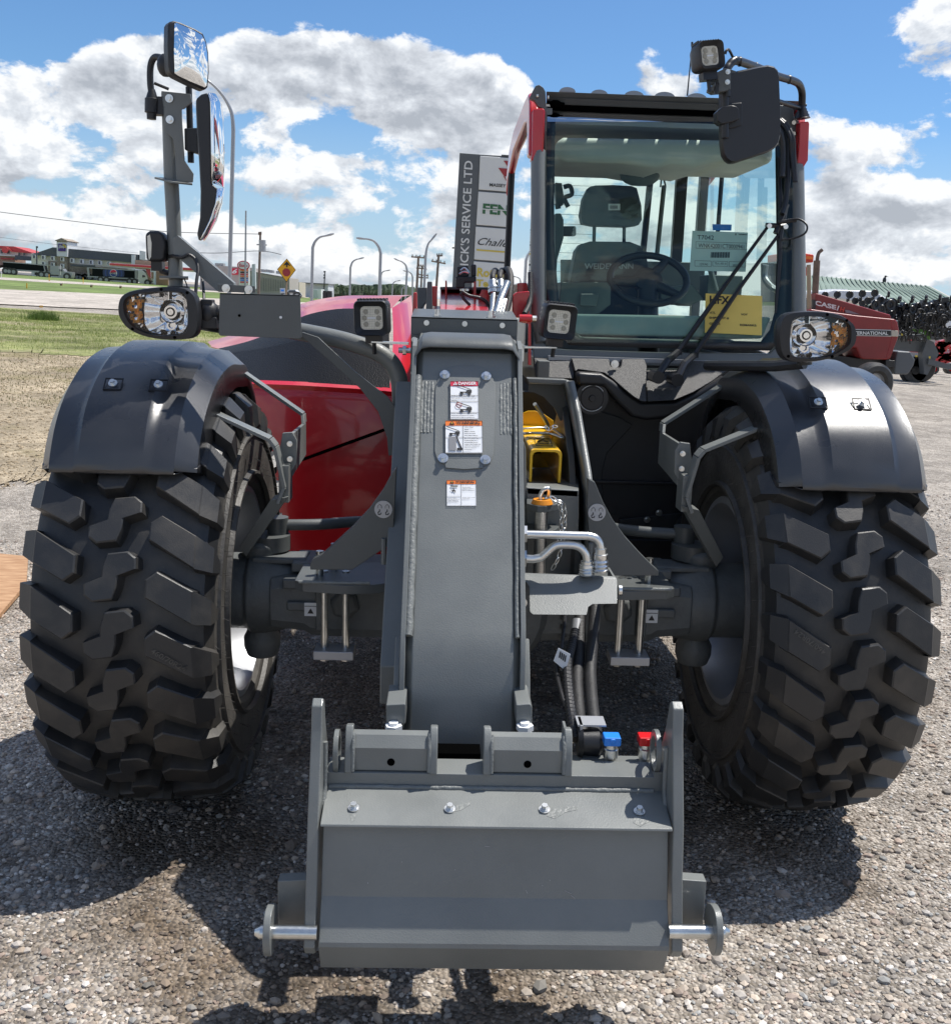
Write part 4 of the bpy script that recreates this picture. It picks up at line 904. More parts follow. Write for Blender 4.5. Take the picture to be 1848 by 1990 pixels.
m = MB(); c = at('C', 1178, 140, -.02); m.cyl(c-V((.002, 0, 0)), c+V((.010, 0, 0)), .008, 6); m.build('nut', 'zinc', CL)
m = MB(); c = at('C', 1120, 140, -.015); m.cyl(c-V((.018, 0, 0)), c+V((.018, 0, 0)), .011, 14); m.build('red_bush', 'red_paint', CL)
def headlamp(v, o, i, refl, c0, sx, parent):
    Y = -.30; m = MB()
    op = [at(v, x, y, Y) for x, y in o]; ip = [at(v, x, y, Y) for x, y in i]
    op = smooth(op+[op[0]], 4)[:-1]; ip2 = smooth(ip+[ip[0]], 4)[:-1]; n = len(op); co_ = sum(op, V())/n
    ci = sum(ip2, V())/len(ip2)
    def resample(P_, n):
        out = []
        for k in range(n):
            a = 2*pi*k/n; best = None; c = ci
            for j in range(len(P_)):
                p, q = P_[j]-c, P_[(j+1) % len(P_)]-c; d = V((cos(a), 0, sin(a)))
                den = d.x*(q.z-p.z)-d.z*(q.x-p.x)
                if abs(den) < 1e-9: continue
                t = (p.x*(q.z-p.z)-p.z*(q.x-p.x))/den; s_ = (p.x*d.z-p.z*d.x)/den
                if t > 0 and -1e-6 <= s_ <= 1+1e-6 and (best is None or t < best): best = t
            out.append(c+V((cos(a), 0, sin(a)))*(best or .05))
        return out
    A = resample(op, 64); B = resample(ip2, 64)
    sh = lambda P_, k, dy: [ci+(p-ci)*k+V((0, dy, 0)) for p in P_]
    m.loft([sh(B, 1, .012), sh(B, 1, -.004), sh(B, 1.03, -.010), sh(A, .97, -.008), sh(A, 1, .002), sh(A, 1, .03), sh(A, .93, .06), sh(A, .6, .10)], False); m.add(sh(A, .6, .10), [tuple(range(64))])
    o_ = m.build('headlamp', 'black_plastic', parent, ang=35)
    m = MB()                                 # chrome bowl with the bulb ring
    rc = at(v, refl[0], refl[1], Y+.03); rb = resample([at(v, x, y, Y) for x, y in c0], 48)
    ringc = V((rc.x, Y+.062, rc.z)); R_ = []
    rb = [p for p in rb]
    cc = sum(rb, V())/48
    for k, dy in ((1, .010), (.9, .032), (.75, .050), (.5, .062), (.25, .066)):
        R_.append([(V((ringc.x, 0, ringc.z))*(1-k)+V((p.x, 0, p.z))*k)+V((0, Y+dy, 0)) for p in rb])
    for r_ in R_[1:4]:
        pass
    m.loft(R_, False, True); m.add(R_[-1], [tuple(range(48))]); m.m = 0; dv = MB(); dv.slab([V((ringc.x-.001, Y+.012, ringc.z+.03)), V((ringc.x+.001, Y+.012, ringc.z+.03)), V((ringc.x+.001, Y+.012, co_.z+.062)), V((ringc.x-.001, Y+.012, co_.z+.062))], (0, .03, 0)); dv.build('reflector_rib', 'chrome', o_); m.build('reflector', 'chrome', o_, ang=50)
    m = MB(); m.lathe((ringc.x, Y+.055, ringc.z), (0, -1, 0), [(0, .030), (.028, .0285), (.030, .026), (.020, .024), (.012, .020), (.030, .017), (.030, .012), (.018, .010), (.032, .008), (.032, 0)], 28); m.m = 0
    m.build('bulb_ring', 'chrome', o_, ang=30)
    m = MB(); q = at(v, refl[2], refl[3], Y+.02); m.lathe(q+V((0, .02, 0)), (0, -1, 0), [(0, .012), (.012, .012), (.012, .008), (.004, .006), (.004, 0)], 16); m.build('position_lamp', 'chrome', o_)
    m = MB(); rnd = random.Random(3)
    ap = [p for p in refl[4]]; aq = [at(v, x, y, Y+.012) for x, y in ap]; x0 = min(p.x for p in aq); x1 = max(p.x for p in aq); z0 = min(p.z for p in aq); z1 = max(p.z for p in aq); nx, nz = 7, 12
    def gp(i_, j_):
        x = x0+(x1-x0)*i_/nx; z = z0+(z1-z0)*j_/nz
        return V((x, Y+.020+rnd.uniform(-.006, .006), z))
    P_ = [[gp(a, b) for b in range(nz+1)] for a in range(nx+1)]
    # clip by the lens outline
    def inside(p):
        c = False; L_ = aq
        for a in range(len(L_)):
            u, w_ = L_[a], L_[(a+1) % len(L_)]
            if (u.z > p.z) != (w_.z > p.z) and p.x < (w_.x-u.x)*(p.z-u.z)/(w_.z-u.z)+u.x: c = not c
        return c
    vs = []; fs = []
    for a in range(nx):
        for b in range(nz):
            qd = [P_[a][b], P_[a+1][b], P_[a+1][b+1], P_[a][b+1]]; c = sum(qd, V())/4
            if inside(c): m.m = 0 if (1 < b < nz-2 and rnd.random() < .6) else 1; m.add(qd, [(0, 1, 2), (0, 2, 3)])
    m.build('indicator', ['amber', 'chrome'], o_, ang=1)
    m = MB(); m.add(sh(B, 1.0, .003), [tuple(range(64))]); m.build('lamp_glass', 'clear_glass', o_)
    m = MB()
    for k in (6, 14, 38, 54): p = A[k]*.5+B[k]*.5; m.cyl(p+V((0, -.0102, 0)), p+V((0, -.004, 0)), .004, 10)
    m.build('screw', 'black_void', o_)
    return o_
lo_ = [(545, 1420), (556, 1375), (600, 1345), (700, 1328), (800, 1324), (870, 1335), (908, 1375), (920, 1450), (918, 1520), (900, 1553), (860, 1566), (760, 1568), (660, 1550), (590, 1515), (552, 1465)]
li_ = [(578, 1400), (598, 1372), (665, 1353), (750, 1347), (830, 1349), (862, 1372), (868, 1450), (866, 1515), (845, 1540), (760, 1548), (690, 1538), (620, 1505), (584, 1450)]
lc_ = [(668, 1362), (750, 1349), (828, 1351), (858, 1374), (866, 1450), (862, 1515), (843, 1538), (760, 1546), (690, 1534), (665, 1500), (660, 1430)]
HL = headlamp('1', lo_, li_, (790, 1440, 788, 1503, [(580, 1400), (600, 1374), (662, 1355), (655, 1430), (664, 1520), (620, 1503), (586, 1450)]), lc_, -1, NP)
ro_ = [(935, 1110), (915, 1030), (880, 985), (780, 920), (640, 888), (480, 880), (330, 888), (235, 915), (188, 985), (172, 1100), (185, 1250), (220, 1330), (280, 1365), (400, 1376), (560, 1365), (720, 1325), (850, 1265), (915, 1200)]
ri_ = [(862, 1080), (855, 1030), (830, 998), (760, 960), (620, 935), (430, 932), (340, 945), (305, 990), (288, 1090), (285, 1230), (300, 1300), (340, 1325), (500, 1332), (640, 1315), (760, 1265), (845, 1200), (860, 1140)]
rc_ = [(690, 1000), (655, 950), (600, 936), (430, 934), (342, 947), (307, 992), (290, 1090), (287, 1230), (302, 1298), (340, 1323), (500, 1330), (620, 1318), (680, 1270), (698, 1150)]
HR = headlamp('6', ro_, ri_, (440, 1115, 437, 1240, [(860, 1080), (853, 1030), (828, 1000), (715, 965), (700, 1150), (690, 1290), (760, 1262), (843, 1200), (858, 1140)]), rc_, 1, TH)
m = MB(); m.ball(at('1', 965, 1450, -.24), .030, (1, 1, 1.2), 8); m.tube([at('1', 910, 1440, -.24), at('1', 1020, 1440, -.24)], .018, 12); m.box(at('1', 975, 1490, -.24), (.04, .05, .03)); m.box(at('1', 960, 1400, -.24), (.03, .04, .02)); m.build('lamp_mount', 'black_plastic', HL, bevel=.003)
m = MB(); m.cyl(at('6', 430, 1400, -.24), at('6', 430, 1330, -.24), .02, 12); m.tube([at('6', 430, 1385, -.22), (.80, -.15, 1.33), (.72, .3, 1.30)], .016, 10); m.build('lamp_mount', 'black_plastic', HR)
m = MB()
m.tube(smooth([at('1', 770, 1190, -.10), at('1', 800, 1180, -.13), at('1', 840, 1188, -.15), at('1', 870, 1175, -.15), at('1', 900, 1195, -.15), at('1', 915, 1240, -.16), at('1', 908, 1300, -.18), at('1', 905, 1380, -.20), at('1', 925, 1420, -.22)], 6), .0045, 8)
m.tube(smooth([at('1', 935, 1290, -.10), at('1', 940, 1340, -.14), at('1', 945, 1420, -.2)], 5), .004, 8); m.tube(smooth([at('1', 850, 1285, -.13), at('1', 865, 1330, -.14), at('1', 850, 1400, -.15)], 5), .002, 6); m.build('cable', 'black_plastic', MA)
# side lamp facing outward on the mast
sl = MB(); o1 = [(668, 1078), (690, 1064), (735, 1066), (752, 1085), (765, 1130), (762, 1190), (750, 1206), (680, 1206), (673, 1190)]
sl.slab([at('1', x, y, -.13) for x, y in o1], (0, .06, 0)); SL = sl.build('side_lamp', 'black_plastic', MA, bevel=.008, seg=3)
m = MB(); m.slab([at('1', x, y, -.132) for x, y in ((680, 1090), (692, 1082), (700, 1120), (698, 1185), (688, 1200), (683, 1160))], (0, .003, 0)); m.build('lens', 'led', SL)
m = MB(); m.box(at('1', 730, 1225, -.10), (.03, .03, .03)); m.tube([at('1', 735, 1215, -.10), at('1', 745, 1250, -.10), at('1', 790, 1265, -.10)], .008, 8); m.cyl(at('1', 760, 1195, -.10), at('1', 800, 1190, -.10), .006, 8); m.build('lamp_bracket', 'black_metal', SL)
m = MB(); m.lathe((-.862, -.10, 1.40), UP, [(0, .05), (.03, .05), (.05, .035), (.10, .03), (.10, 0)], 16); m.tube([(-.862, -.1, 1.42), (-.75, -.05, 1.40), (-.56, .05, 1.42)], .03, 12); m.build('mast_foot', 'black_metal', MA)
# ================================================================== cab
def WY(z):                                          # depth of the windscreen at height z
    T = [(1.1, .56), (1.30, .60), (1.6, .66), (1.85, .72), (2.0, .765), (2.08, .80), (2.14, .845), (2.165, .875), (2.19, .93), (2.3, 1.2)]
    for (a, b), (c, d) in zip(T[:-1], T[1:]):
        if z <= c: return b+(d-b)*(z-a)/(c-a)
    return T[-1][1]
def ws(v, x, y, off=0):
    Y = .7
    for i in range(30): p = at(v, x, y, Y); Y = .5*Y+.5*WY(p.z)
    p = at(v, x, y, Y); p.y += off; return p
m = MB()
# pillars, sill and header of the cab frame (as rounded tubes following the windscreen)
def ribbon(L_, w, back, off=0):
    """band on the windscreen surface between two px polylines"""
def pillar(m, L_, r):
    m.tube([ws('5', x, y, .02) for x, y in L_], r, 14)
pillar(m, [(150, 700), (150, 1000), (148, 1400), (150, 1600), (175, 1760)], .028)
pillar(m, [(1580, 780), (1585, 1100), (1590, 1400), (1592, 1640)], .028)
a = [ws('5', x, y, .02) for x, y in ((120, 1700), (200, 1790), (310, 1800), (800, 1815), (1430, 1825), (1560, 1700), (1620, 1560), (1620, 1900), (1200, 1900), (300, 1880), (120, 1860))]
m.slab(a, (0, .03, 0))
for s, x0 in ((0, .20), (1, 1.085)):                # posts and roof rails towards the back
    m.box((x0+.01, 2.12, 1.72), (.04, .05, .86)); m.box((x0+.01, 1.5, 2.14), (.05, 1.3, .05))
    m.box((x0+.01, 1.3, 1.24), (.04, 1.6, .10))
m.box((.65, 2.12, 2.13), (.9, .05, .05)); m.box((.65, 2.12, 1.30), (.9, .04, .22)); m.box((.65, 1.10, 2.18), (.86, .04, .03))
CF = m.build('cab_frame', 'grey_paint', TH, bevel=.003)
m = MB(); m.slab([(.19, 1.08, 2.20), (1.10, 1.08, 2.20), (1.10, 2.2, 2.19), (.19, 2.2, 2.19)], (0, 0, -.05)); m.build('headliner', 'headliner', CF)
m = MB(); m.loft([[V((x, y, z)) for y, z in ((1.08, 2.21), (1.10, 2.225), (2.25, 2.23), (2.25, 2.20))] for x in (.20, 1.09)]); m.build('roof', 'black_plastic', CF)
# windscreen: glass sheet with the black printed border
out = [(192, 500), (700, 505), (1150, 520), (1500, 535), (1560, 560), (1555, 800), (1550, 1100), (1545, 1400), (1545, 1600), (1490, 1740), (1430, 1805), (1000, 1795), (600, 1785), (315, 1775), (270, 1720), (190, 1530), (188, 1200), (190, 850)]
inn = [(240, 520), (700, 524), (1120, 535), (1420, 550), (1455, 580), (1458, 800), (1462, 1100), (1468, 1400), (1462, 1560), (1425, 1690), (1375, 1755), (1000, 1745), (620, 1735), (385, 1728), (340, 1700), (258, 1520), (232, 1200), (235, 850)]
NB = 18
m = MB(); so = [ws('5', x, y, .004) for x, y in out]; si = [ws('5', x, y, .004) for x, y in inn]
m.loft([so, si], False); FR = m.build('screen_border', 'black_plastic', CF, solid=.003, ang=60)
m = MB(); ys = [500, 560, 640, 740, 860, 1000, 1150, 1300, 1450, 1600, 1700, 1795]
rows = []
def edge(L_, y):
    c = []
    for i in range(len(L_)):
        (x1, y1), (x2, y2) = L_[i], L_[(i+1) % len(L_)]
        if (y1-y)*(y2-y) <= 0 and y1 != y2: c.append(x1+(x2-x1)*(y-y1)/(y2-y1))
    return min(c), max(c)
for y in [538, 560, 590, 625, 660, 700, 760, 860, 1000, 1150, 1300, 1450, 1600, 1700, 1760]:
    a, b = edge(out, y); rows.append([ws('5', a+(b-a)*k/8, y) for k in range(9)])
m.loft(rows, False, False)
WS = m.build('windscreen', 'windscreen_glass', CF, ang=80)
m = MB(); r0 = [V((.215, 1.02, 2.185)), V((1.085, 1.02, 2.185))]
rw = [[ws('5', 194+(1500-194)*k/8, y_) for k in range(9)] for y_ in (474, 484, 500, 516, 538)]
m.loft(rw, False, False); m.build('upper_screen', 'visor_glass', CF, ang=80)
# side and rear glazing
m = MB(); m.add([(.155, .66, 1.32), (.155, 2.1, 1.32), (.165, 2.1, 2.12), (.172, .86, 2.12), (.165, .74, 1.9)], [(0, 1, 2, 3, 4)])
m.build('side_glass', 'side_glass', CF)
m = MB(); m.add([(1.105, .70, 1.36), (1.105, 2.1, 1.36), (1.095, 2.1, 2.12), (1.095, .86, 2.12)], [(0, 1, 2, 3)]); m.build('side_glass', 'clear_glass', CF)
m = MB(); m.add([(.23, 2.13, 1.42), (1.08, 2.13, 1.42), (1.08, 2.13, 2.11), (.23, 2.13, 2.11)], [(0, 1, 2, 3)]); m.build('rear_glass', 'clear_glass', CF)
m = MB(); m.tube([(.158, .66, 1.32), (.158, 2.12, 1.32)], .012, 6); m.tube([(.150, 2.10, 1.30), (.160, 2.10, 2.14)], .010, 6)
for k in range(14): m.box((.40, 2.125, 1.50+k*.045), (.36, .002, .0016))
m.tube([(.80, 2.08, 1.35), (.83, 2.08, 2.1)], .016, 8); m.box((.95, 1.95, 1.8), (.05, .04, .62)); m.tube([(1.05, 1.6, 1.35), (1.05, 1.6, 2.1)], .010, 8)
m.build('window_seal', 'black_plastic', CF)
# red corner covers and roof edge
m = MB()
L_ = [('I', 315, 1110), ('I', 470, 1108), ('I', 482, 1150), ('I', 460, 1815), ('I', 440, 1840), ('I', 350, 1835), ('I', 318, 1890), ('I', 270, 1865), ('I', 290, 1780), ('I', 300, 1160)]
m.slab([at(v, x, y, .76) for v, x, y in L_], (0, .06, 0)); CC = m.build('corner_cover', 'red_paint', CF, bevel=.008, seg=3)
m = MB(); L_ = [('J', 1490, 1215), ('J', 1600, 1205), ('J', 1608, 1240), ('J', 1592, 1690), ('J', 1510, 1820), ('J', 1495, 1800), ('J', 1455, 1800), ('J', 1480, 1500)]
m.slab([at(v, x, y, .76) for v, x, y in L_], (0, .06, 0)); m.build('corner_cover', 'red_paint', CF, bevel=.008, seg=3)
m = MB()                                            # curved side panel of the roof, seen edge on at the left
pr = [(.78, 1.99), (.80, 2.10), (.84, 2.18), (.92, 2.225), (1.10, 2.235), (1.8, 2.235), (2.1, 2.20), (2.25, 2.10), (2.3, 1.99), (2.2, 2.06), (1.8, 2.14), (1.1, 2.15), (.95, 2.13), (.90, 2.08), (.87, 1.99)]
m.slab([(.150, y, z) for y, z in pr], (.035, 0, 0)); m.build('roof_side', 'red_paint', CF, bevel=.012, seg=3, ang=50)
m = MB(); m.slab([(1.110, y, z) for y, z in pr], (.03, 0, 0)); m.build('roof_side', 'red_paint', CF, bevel=.01, seg=3, ang=50)
m = MB()
m.slab([at('J', x, y, .80) for x, y in ((1220, 1000), (1400, 1020), (1420, 1160), (1478, 1200), (1470, 1500), (1440, 1820), (1405, 1820), (1370, 1600), (1220, 1400))], (0, .05, 0))
m.slab([at('I', x, y, .80) for x, y in ((250, 960), (300, 860), (345, 780), (400, 765), (460, 810), (490, 870), (500, 1080), (512, 1160), (490, 1850), (470, 1850), (468, 1120), (380, 1080), (330, 1000))], (0, .03, 0))
RB = m.build('roof_bracket', 'dark_grey_paint', CF, bevel=.002)
m = MB()
for x, y in ((1415, 1220), (1410, 1360), (1410, 1520)): m.cyl(at('J', x, y, .80), at('J', x, y, .785), .008, 6)
m.cyl(at('I', 520, 950, .79), at('I', 540, 950, .79), .006, 8); m.cyl(at('I', 355, 930, .79), at('I', 385, 930, .79), .006, 8); m.build('bolt', 'zinc', RB)
m = MB()                                            # roof guard
a, b = at('5', 190, 370, .84), at('5', 1590, 423, .84); c, d = at('5', 190, 408, .86), at('5', 1590, 462, .86)
m.slab([a, b, d, c], (0, .008, 0))
for k in range(8):
    t = (k+.3)/8; p = a*(1-t)+b*t+V((0, 0, .012)); m.slab([p+V((0, .03, -.03)), p+V((.03, .03, -.03)), p+V((.05, 1.3, .0)), p+V((.02, 1.3, .0))], (0, 0, .008))
m.slab([at('5', 190, 404, .850), at('5', 1590, 458, .850), at('5', 1590, 494, .870), at('5', 190, 440, .870)], (0, .008, 0))
RG = m.build('roof_guard', 'dark_grey_paint', CF, bevel=.002)
m = MB()
for x0, x1, y in ((262, 352, 346), (437, 530, 360), (620, 732, 366), (785, 905, 372), (965, 1080, 380), (1150, 1260, 388), (1340, 1440, 396)):
    p = at('5', (x0+x1)/2, y, 1.0); r = (at('5', x1, y, 1.0)-at('5', x0, y, 1.0)).length/2
    m.slab([p+V((r*cos(q*pi/10), 0, r*.55*(sin(q*pi/10)-1))) for q in range(11)], (0, .6, 0))
m.build('guard_rib', 'galvanised', RG, ang=40)
m = MB(); m.ball(at('5', 240, 440, .85), .014, (1.6, 1, 1), 6); m.tube([at('5', 190, 430, .85), at('5', 290, 440, .85)], .005, 6); m.box((.655, .885, at('5', 700, 466, .885).z), (.85, .012, .034)); m.build('roof_gap_shade', 'black_void', RG)  # the flat black bar stands in for the shadow under the guard
m = MB(); m.tube([at('5', 968, 395, 1.1), at('5', 995, 110, 1.1)], [.003, .0018], 6); m.cyl(at('5', 994, 120, 1.1), at('5', 995, 97, 1.1), .004, 6); m.build('aerial', 'black_metal', CF)
# cowl under the windscreen with moulded shapes
m = MB()
cy_ = lambda y: .575-.135*max(-.1, (y-118)/180)
def cowl(L_, dy=0, t=.05): m.slab([at('Q', x, y, cy_(y)+dy) for x, y in L_], (0, t, 0))
cowl([(142, 116), (316, 128), (316, 160), (312, 205), (150, 200)], .0)
cowl([(300, 118), (462, 121), (466, 150), (475, 158), (505, 158), (512, 148), (514, 122), (612, 122), (622, 150), (618, 236), (622, 302), (598, 300), (565, 282), (520, 245), (475, 205), (440, 180), (330, 166), (316, 176)], -.02)
cowl([(800, 128), (940, 132), (960, 170), (900, 215), (820, 262), (740, 296), (622, 302), (620, 238), (660, 248), (740, 246), (770, 200)], .0)
cowl([(616, 160), (800, 160), (790, 250), (616, 250)], .05, .03)
CO = m.build('cowl', 'cowl_plastic', TH, bevel=.012, seg=3)
m = MB(); m.slab([at('Q', x, y, .47) for x, y in ((320, 175), (430, 182), (480, 215), (540, 262), (600, 302), (740, 300), (830, 262), (960, 190), (960, 240), (800, 330), (700, 375), (620, 382), (560, 368), (500, 310), (440, 240), (325, 235))], (0, .10, 0)); m.build('cowl_underside', 'black_plastic', CO, bevel=.015, seg=3)
m = MB(); m.bolt(at('Q', 485, 142, .52), (0, -1, 0), .011, .008); m.build('bolt', 'zinc_bright', CO)
m = MB(); m.slab([at('5', x, y, .57) for x, y in ((200, 1832), (1145, 1862), (1145, 1880), (200, 1858))], (0, .02, 0)); m.build('cowl_seam', 'galvanised', CO)
# wipers
m = MB()
for L_ in (((800, 1950), (860, 1860), (898, 1810), (1160, 1450), (1400, 1120)), ((905, 1965), (950, 1880), (988, 1825), (1250, 1450), (1488, 1125))):
    P_ = [at('5', L_[0][0], L_[0][1], .42), at('5', L_[1][0], L_[1][1], .45)] + [ws('5', x, y, -.05+.02*(i > 0)) for i, (x, y) in enumerate(L_[2:])]
    m.tube(P_[:3], .0125, 8); m.tube(P_[2:], [.010, .0075, .0055], 6)
    m.cyl(P_[0]-V((0, .03, 0)), P_[0]+V((0, .06, 0)), .021, 18)
    m.box(P_[2], (.028, .012, .018))
m.tube([ws('5', 1385, 1115, -.035), ws('5', 1495, 1120, -.035)], .009, 6); m.tube([ws('5', 1440, 1160, -.035), ws('5', 1500, 1000, -.035)], .010, 6)
WI = m.build('wiper', 'black_metal', WS, bevel=.0)
m = MB(); m.tube([ws('5', 1468, 740, -.012), ws('5', 1475, 1000, -.018), ws('5', 1470, 1300, -.015), ws('5', 1452, 1595, -.008)], [.004, .009, .009, .004], 6); m.tube([ws('5', 1500, 1010, -.03), ws('5', 1470, 1170, -.03), ws('5', 1468, 1240, -.02)], .008, 6)
m.tube(smooth([at('5', 1470, 560, .74), at('5', 1520, 640, .72), at('5', 1525, 800, .70), at('5', 1510, 980, .68), at('5', 1490, 1050, .66)], 6), .010, 8); m.build('wiper_blade', 'black_metal', WI)
m = MB(); m.tube(smooth([ws('5', 1450, 1100, -.05), ws('5', 1540, 1085, -.07), ws('5', 1580, 1120, -.09), ws('5', 1570, 1165, -.09), ws('5', 1520, 1190, -.06), ws('5', 1465, 1195, -.04)], 6), .0035, 8); m.tube([ws('5', 1450, 1100, -.05), ws('5', 1540, 1090, -.06)], .007, 8); m.build('washer_hose', 'black_plastic', WI)
m = MB()
for x, y in ((1398, 1120), (1487, 1124)): c = ws('5', x, y, -.044); m.cyl(c, c-V((0, .008, 0)), .0085, 14)
m.build('wiper_nut', 'zinc_bright', WI)
m = MB()
for dx, dy in ((0, 0), (18, 14), (38, 4)): m.tube(smooth([at('J', 1215+dx, 1180+dy, .74), at('J', 1300+dx, 1260+dy, .72), at('J', 1370+dx, 1420+dy, .70), at('J', 1380+dx, 1600+dy, .70), at('J', 1420+dx*.5, 1960, .68)], 5), .007, 8)
m.tube(smooth([at('J', 1215, 1300, .70), at('J', 1260, 1400, .70), at('J', 1280, 1600, .70), at('J', 1270, 1900, .68)], 5), .010, 8); m.build('cable', 'black_plastic', CF)
# ---------------- interior
m = MB()
hr = [(425, 900), (460, 890), (560, 888), (660, 893), (690, 905), (715, 1000), (718, 1080), (700, 1110), (640, 1118), (450, 1112), (390, 1100), (380, 1050), (395, 960)]
m.slab([at('5', x, y, 1.42) for x, y in hr], (0, .09, 0)); m.tube([at('5', 455, 1100, 1.46), at('5', 452, 1210, 1.46)], .008, 8); m.tube([at('5', 620, 1100, 1.46), at('5', 618, 1210, 1.46)], .008, 8)
bk = [(355, 1250), (380, 1215), (430, 1200), (650, 1202), (710, 1225), (745, 1290), (765, 1430), (765, 1700), (320, 1700), (320, 1430)]
m.slab([at('5', x, y, 1.36) for x, y in bk], (0, .12, 0)); m.box((.46, 1.15, 1.20), (.50, .5, .12)); SE = m.build('driver_seat', 'seat_fabric', CF, bevel=.02, seg=3)
m = MB(); o = at('5', 400, 1353, 1.335); text(m, 'WEIDEMANN', o, at('5', 670, 1353, 1.335)-o, at('5', 400, 1322, 1.335)-o, .02)
m.build('seat_lettering', 'galvanised', SE)
m = MB(); m.slab([at('5', x, y, 1.405) for x, y in ((532, 992), (597, 992), (597, 1028), (532, 1028))], (0, .002, 0)); m.m = 1
for k in range(7): m.slab([at('5', x, y, 1.404) for x, y in ((542+k*6, 1002), (545+k*6, 1002), (545+k*6, 1020), (542+k*6, 1020))], (0, -.0004, 0))
m.build('seat_tag', ['white_label', 'ink'], SE)
mm = bpy.data.materials.new('seat_film'); mm.use_nodes = True; nt = mm.node_tree; nt.nodes.remove(nt.nodes['Principled BSDF'])
tr_ = nod(nt, 'ShaderNodeBsdfTransparent'); df = nod(nt, 'ShaderNodeBsdfGlossy'); df.inputs['Roughness'].default_value = .12; mx_ = nod(nt, 'ShaderNodeMixShader'); mx_.inputs[0].default_value = .07
tcx = nod(nt, 'ShaderNodeTexCoord'); nz_ = nod(nt, 'ShaderNodeTexNoise'); nz_.inputs['Scale'].default_value = 9; bp_ = nod(nt, 'ShaderNodeBump'); bp_.inputs['Strength'].default_value = .5; bp_.inputs['Distance'].default_value = .01
nt.links.new(tcx.outputs['Object'], nz_.inputs[0]); nt.links.new(nz_.outputs[0], bp_.inputs['Height']); nt.links.new(bp_.outputs[0], df.inputs['Normal'])
nt.links.new(tr_.outputs[0], mx_.inputs[1]); nt.links.new(df.outputs[0], mx_.inputs[2]); nt.links.new(mx_.outputs[0], nt.nodes['Material Output'].inputs[0]); MT['seat_film'] = mm
m = MB(); fl_ = [(340, 885), (450, 880), (560, 876), (700, 885), (800, 905), (770, 960), (740, 1040), (720, 1110), (715, 1190), (350, 1170), (372, 1080), (378, 980)]
m.slab([at('5', x, y, 1.38) for x, y in fl_], (0, .16, 0)); m.slab([at('5', x, y, 1.32) for x, y in ((275, 1180), (400, 1170), (760, 1230), (790, 1400), (770, 1440), (275, 1420))], (0, .2, 0)); m.build('seat_cover_film', 'seat_film', SE)
# steering wheel and column
c = at('5', 753, 1410, .98); m = MB(); ux = V((1, 0, .0)); uy = V((0, .62, .78)).normalized(); rad_ = (at('5', 982, 1410, .98)-at('5', 524, 1410, .98)).length/2-.012
ring = [c+ux*rad_*cos(2*pi*k/40)+uy*rad_*.80*sin(2*pi*k/40) for k in range(40)]; m.tube(ring, .0135, 12, closed=True)
hub_ = c+V((.0, .02, -.01)); m.lathe(hub_, ux.cross(uy), [(-.02, 0), (-.02, .05), (.02, .055), (.03, .03), (.03, 0)], 20)
for a in (1.0, 3.3, 5.6): m.tube([hub_, c+ux*rad_*cos(a)+uy*rad_*.8*sin(a)], [.026, .014], 8)
m.tube([hub_, hub_+V((.0, -.12, -.28))], .04, 12); m.build('steering_wheel', 'black_plastic', CF, ang=50)
m = MB()
m.slab([at('5', x, y, .86) for x, y in ((270, 1425), (525, 1425), (545, 1450), (545, 1550), (480, 1600), (400, 1622), (310, 1615), (260, 1540))], (0, .16, 0))
m.slab([at('5', x, y, 1.0) for x, y in ((240, 1045), (270, 1045), (285, 1080), (285, 1180), (250, 1300), (240, 1450))], (0, .4, 0))
m.box((.66, 1.0, 1.235), (.80, .70, .02)); m.slab([at('5', x, y, 1.15) for x, y in ((820, 1460), (1000, 1440), (1060, 1520), (980, 1560), (820, 1520))], (0, .2, 0))
m.tube([at('5', 1130, 1480, 1.1), at('5', 1080, 1300, 1.1)], .012, 8); m.box(at('5', 1150, 1460, 1.2), (.14, .14, .10))
m.slab([V((min(p.x, 1.08), p.y, p.z)) for p in [at('5', x, y, 1.9) for x, y in ((270, 1300), (1480, 1330), (1480, 1480), (270, 1480))]], (0, .03, 0)); m.slab([at('5', x, y, 1.9) for x, y in ((270, 1115), (355, 1115), (355, 1170), (270, 1170))], (0, .05, 0))
m.slab([at('5', x, y, 1.5) for x, y in ((240, 875), (275, 878), (290, 980), (280, 1000), (245, 990))], (0, .06, 0)); m.tube(smooth([at('5', x, y, 1.5) for x, y in ((285, 900), (320, 895), (330, 940), (290, 960), (310, 1010))], 4), .010, 8); m.tube([at('5', 250, 990, 1.5), at('5', 255, 1020, 1.5)], .012, 8)
m.tube([at('5', 840, 890, 1.9), at('5', 800, 1280, 1.9)], .012, 8); m.ball(at('5', 705, 835, 1.3), .055, (1.5, .5, .8), 8); m.tube(smooth([at('5', 810, 780, 1.5), at('5', 830, 830, 1.5), at('5', 850, 900, 1.5), at('5', 830, 840, 1.5), at('5', 820, 900, 1.5)], 4), .004, 6)
m.slab([at('5', x, y, .85) for x, y in ((375, 1490), (475, 1490), (460, 1560), (370, 1555))], (0, -.02, 0)); m.build('interior_trim', 'interior', CF, bevel=.008)
m = MB(); m.slab([ws('5', x, y, .03) for x, y in ((300, 1600), (1450, 1620), (1400, 1740), (360, 1720))], (0, .45, -.02)); DSH = m.build('dashboard', 'dash', CF, bevel=.01)
m = MB(); m.slab([at('5', x, y, 1.0) for x, y in ((240, 640), (290, 620), (1450, 640), (1450, 770), (1120, 760), (1020, 790), (880, 770), (800, 800), (620, 770), (300, 760), (240, 740))], (0, .5, .0)); m.build('roof_lining', 'headliner', CF, bevel=.03, seg=3, ang=60)
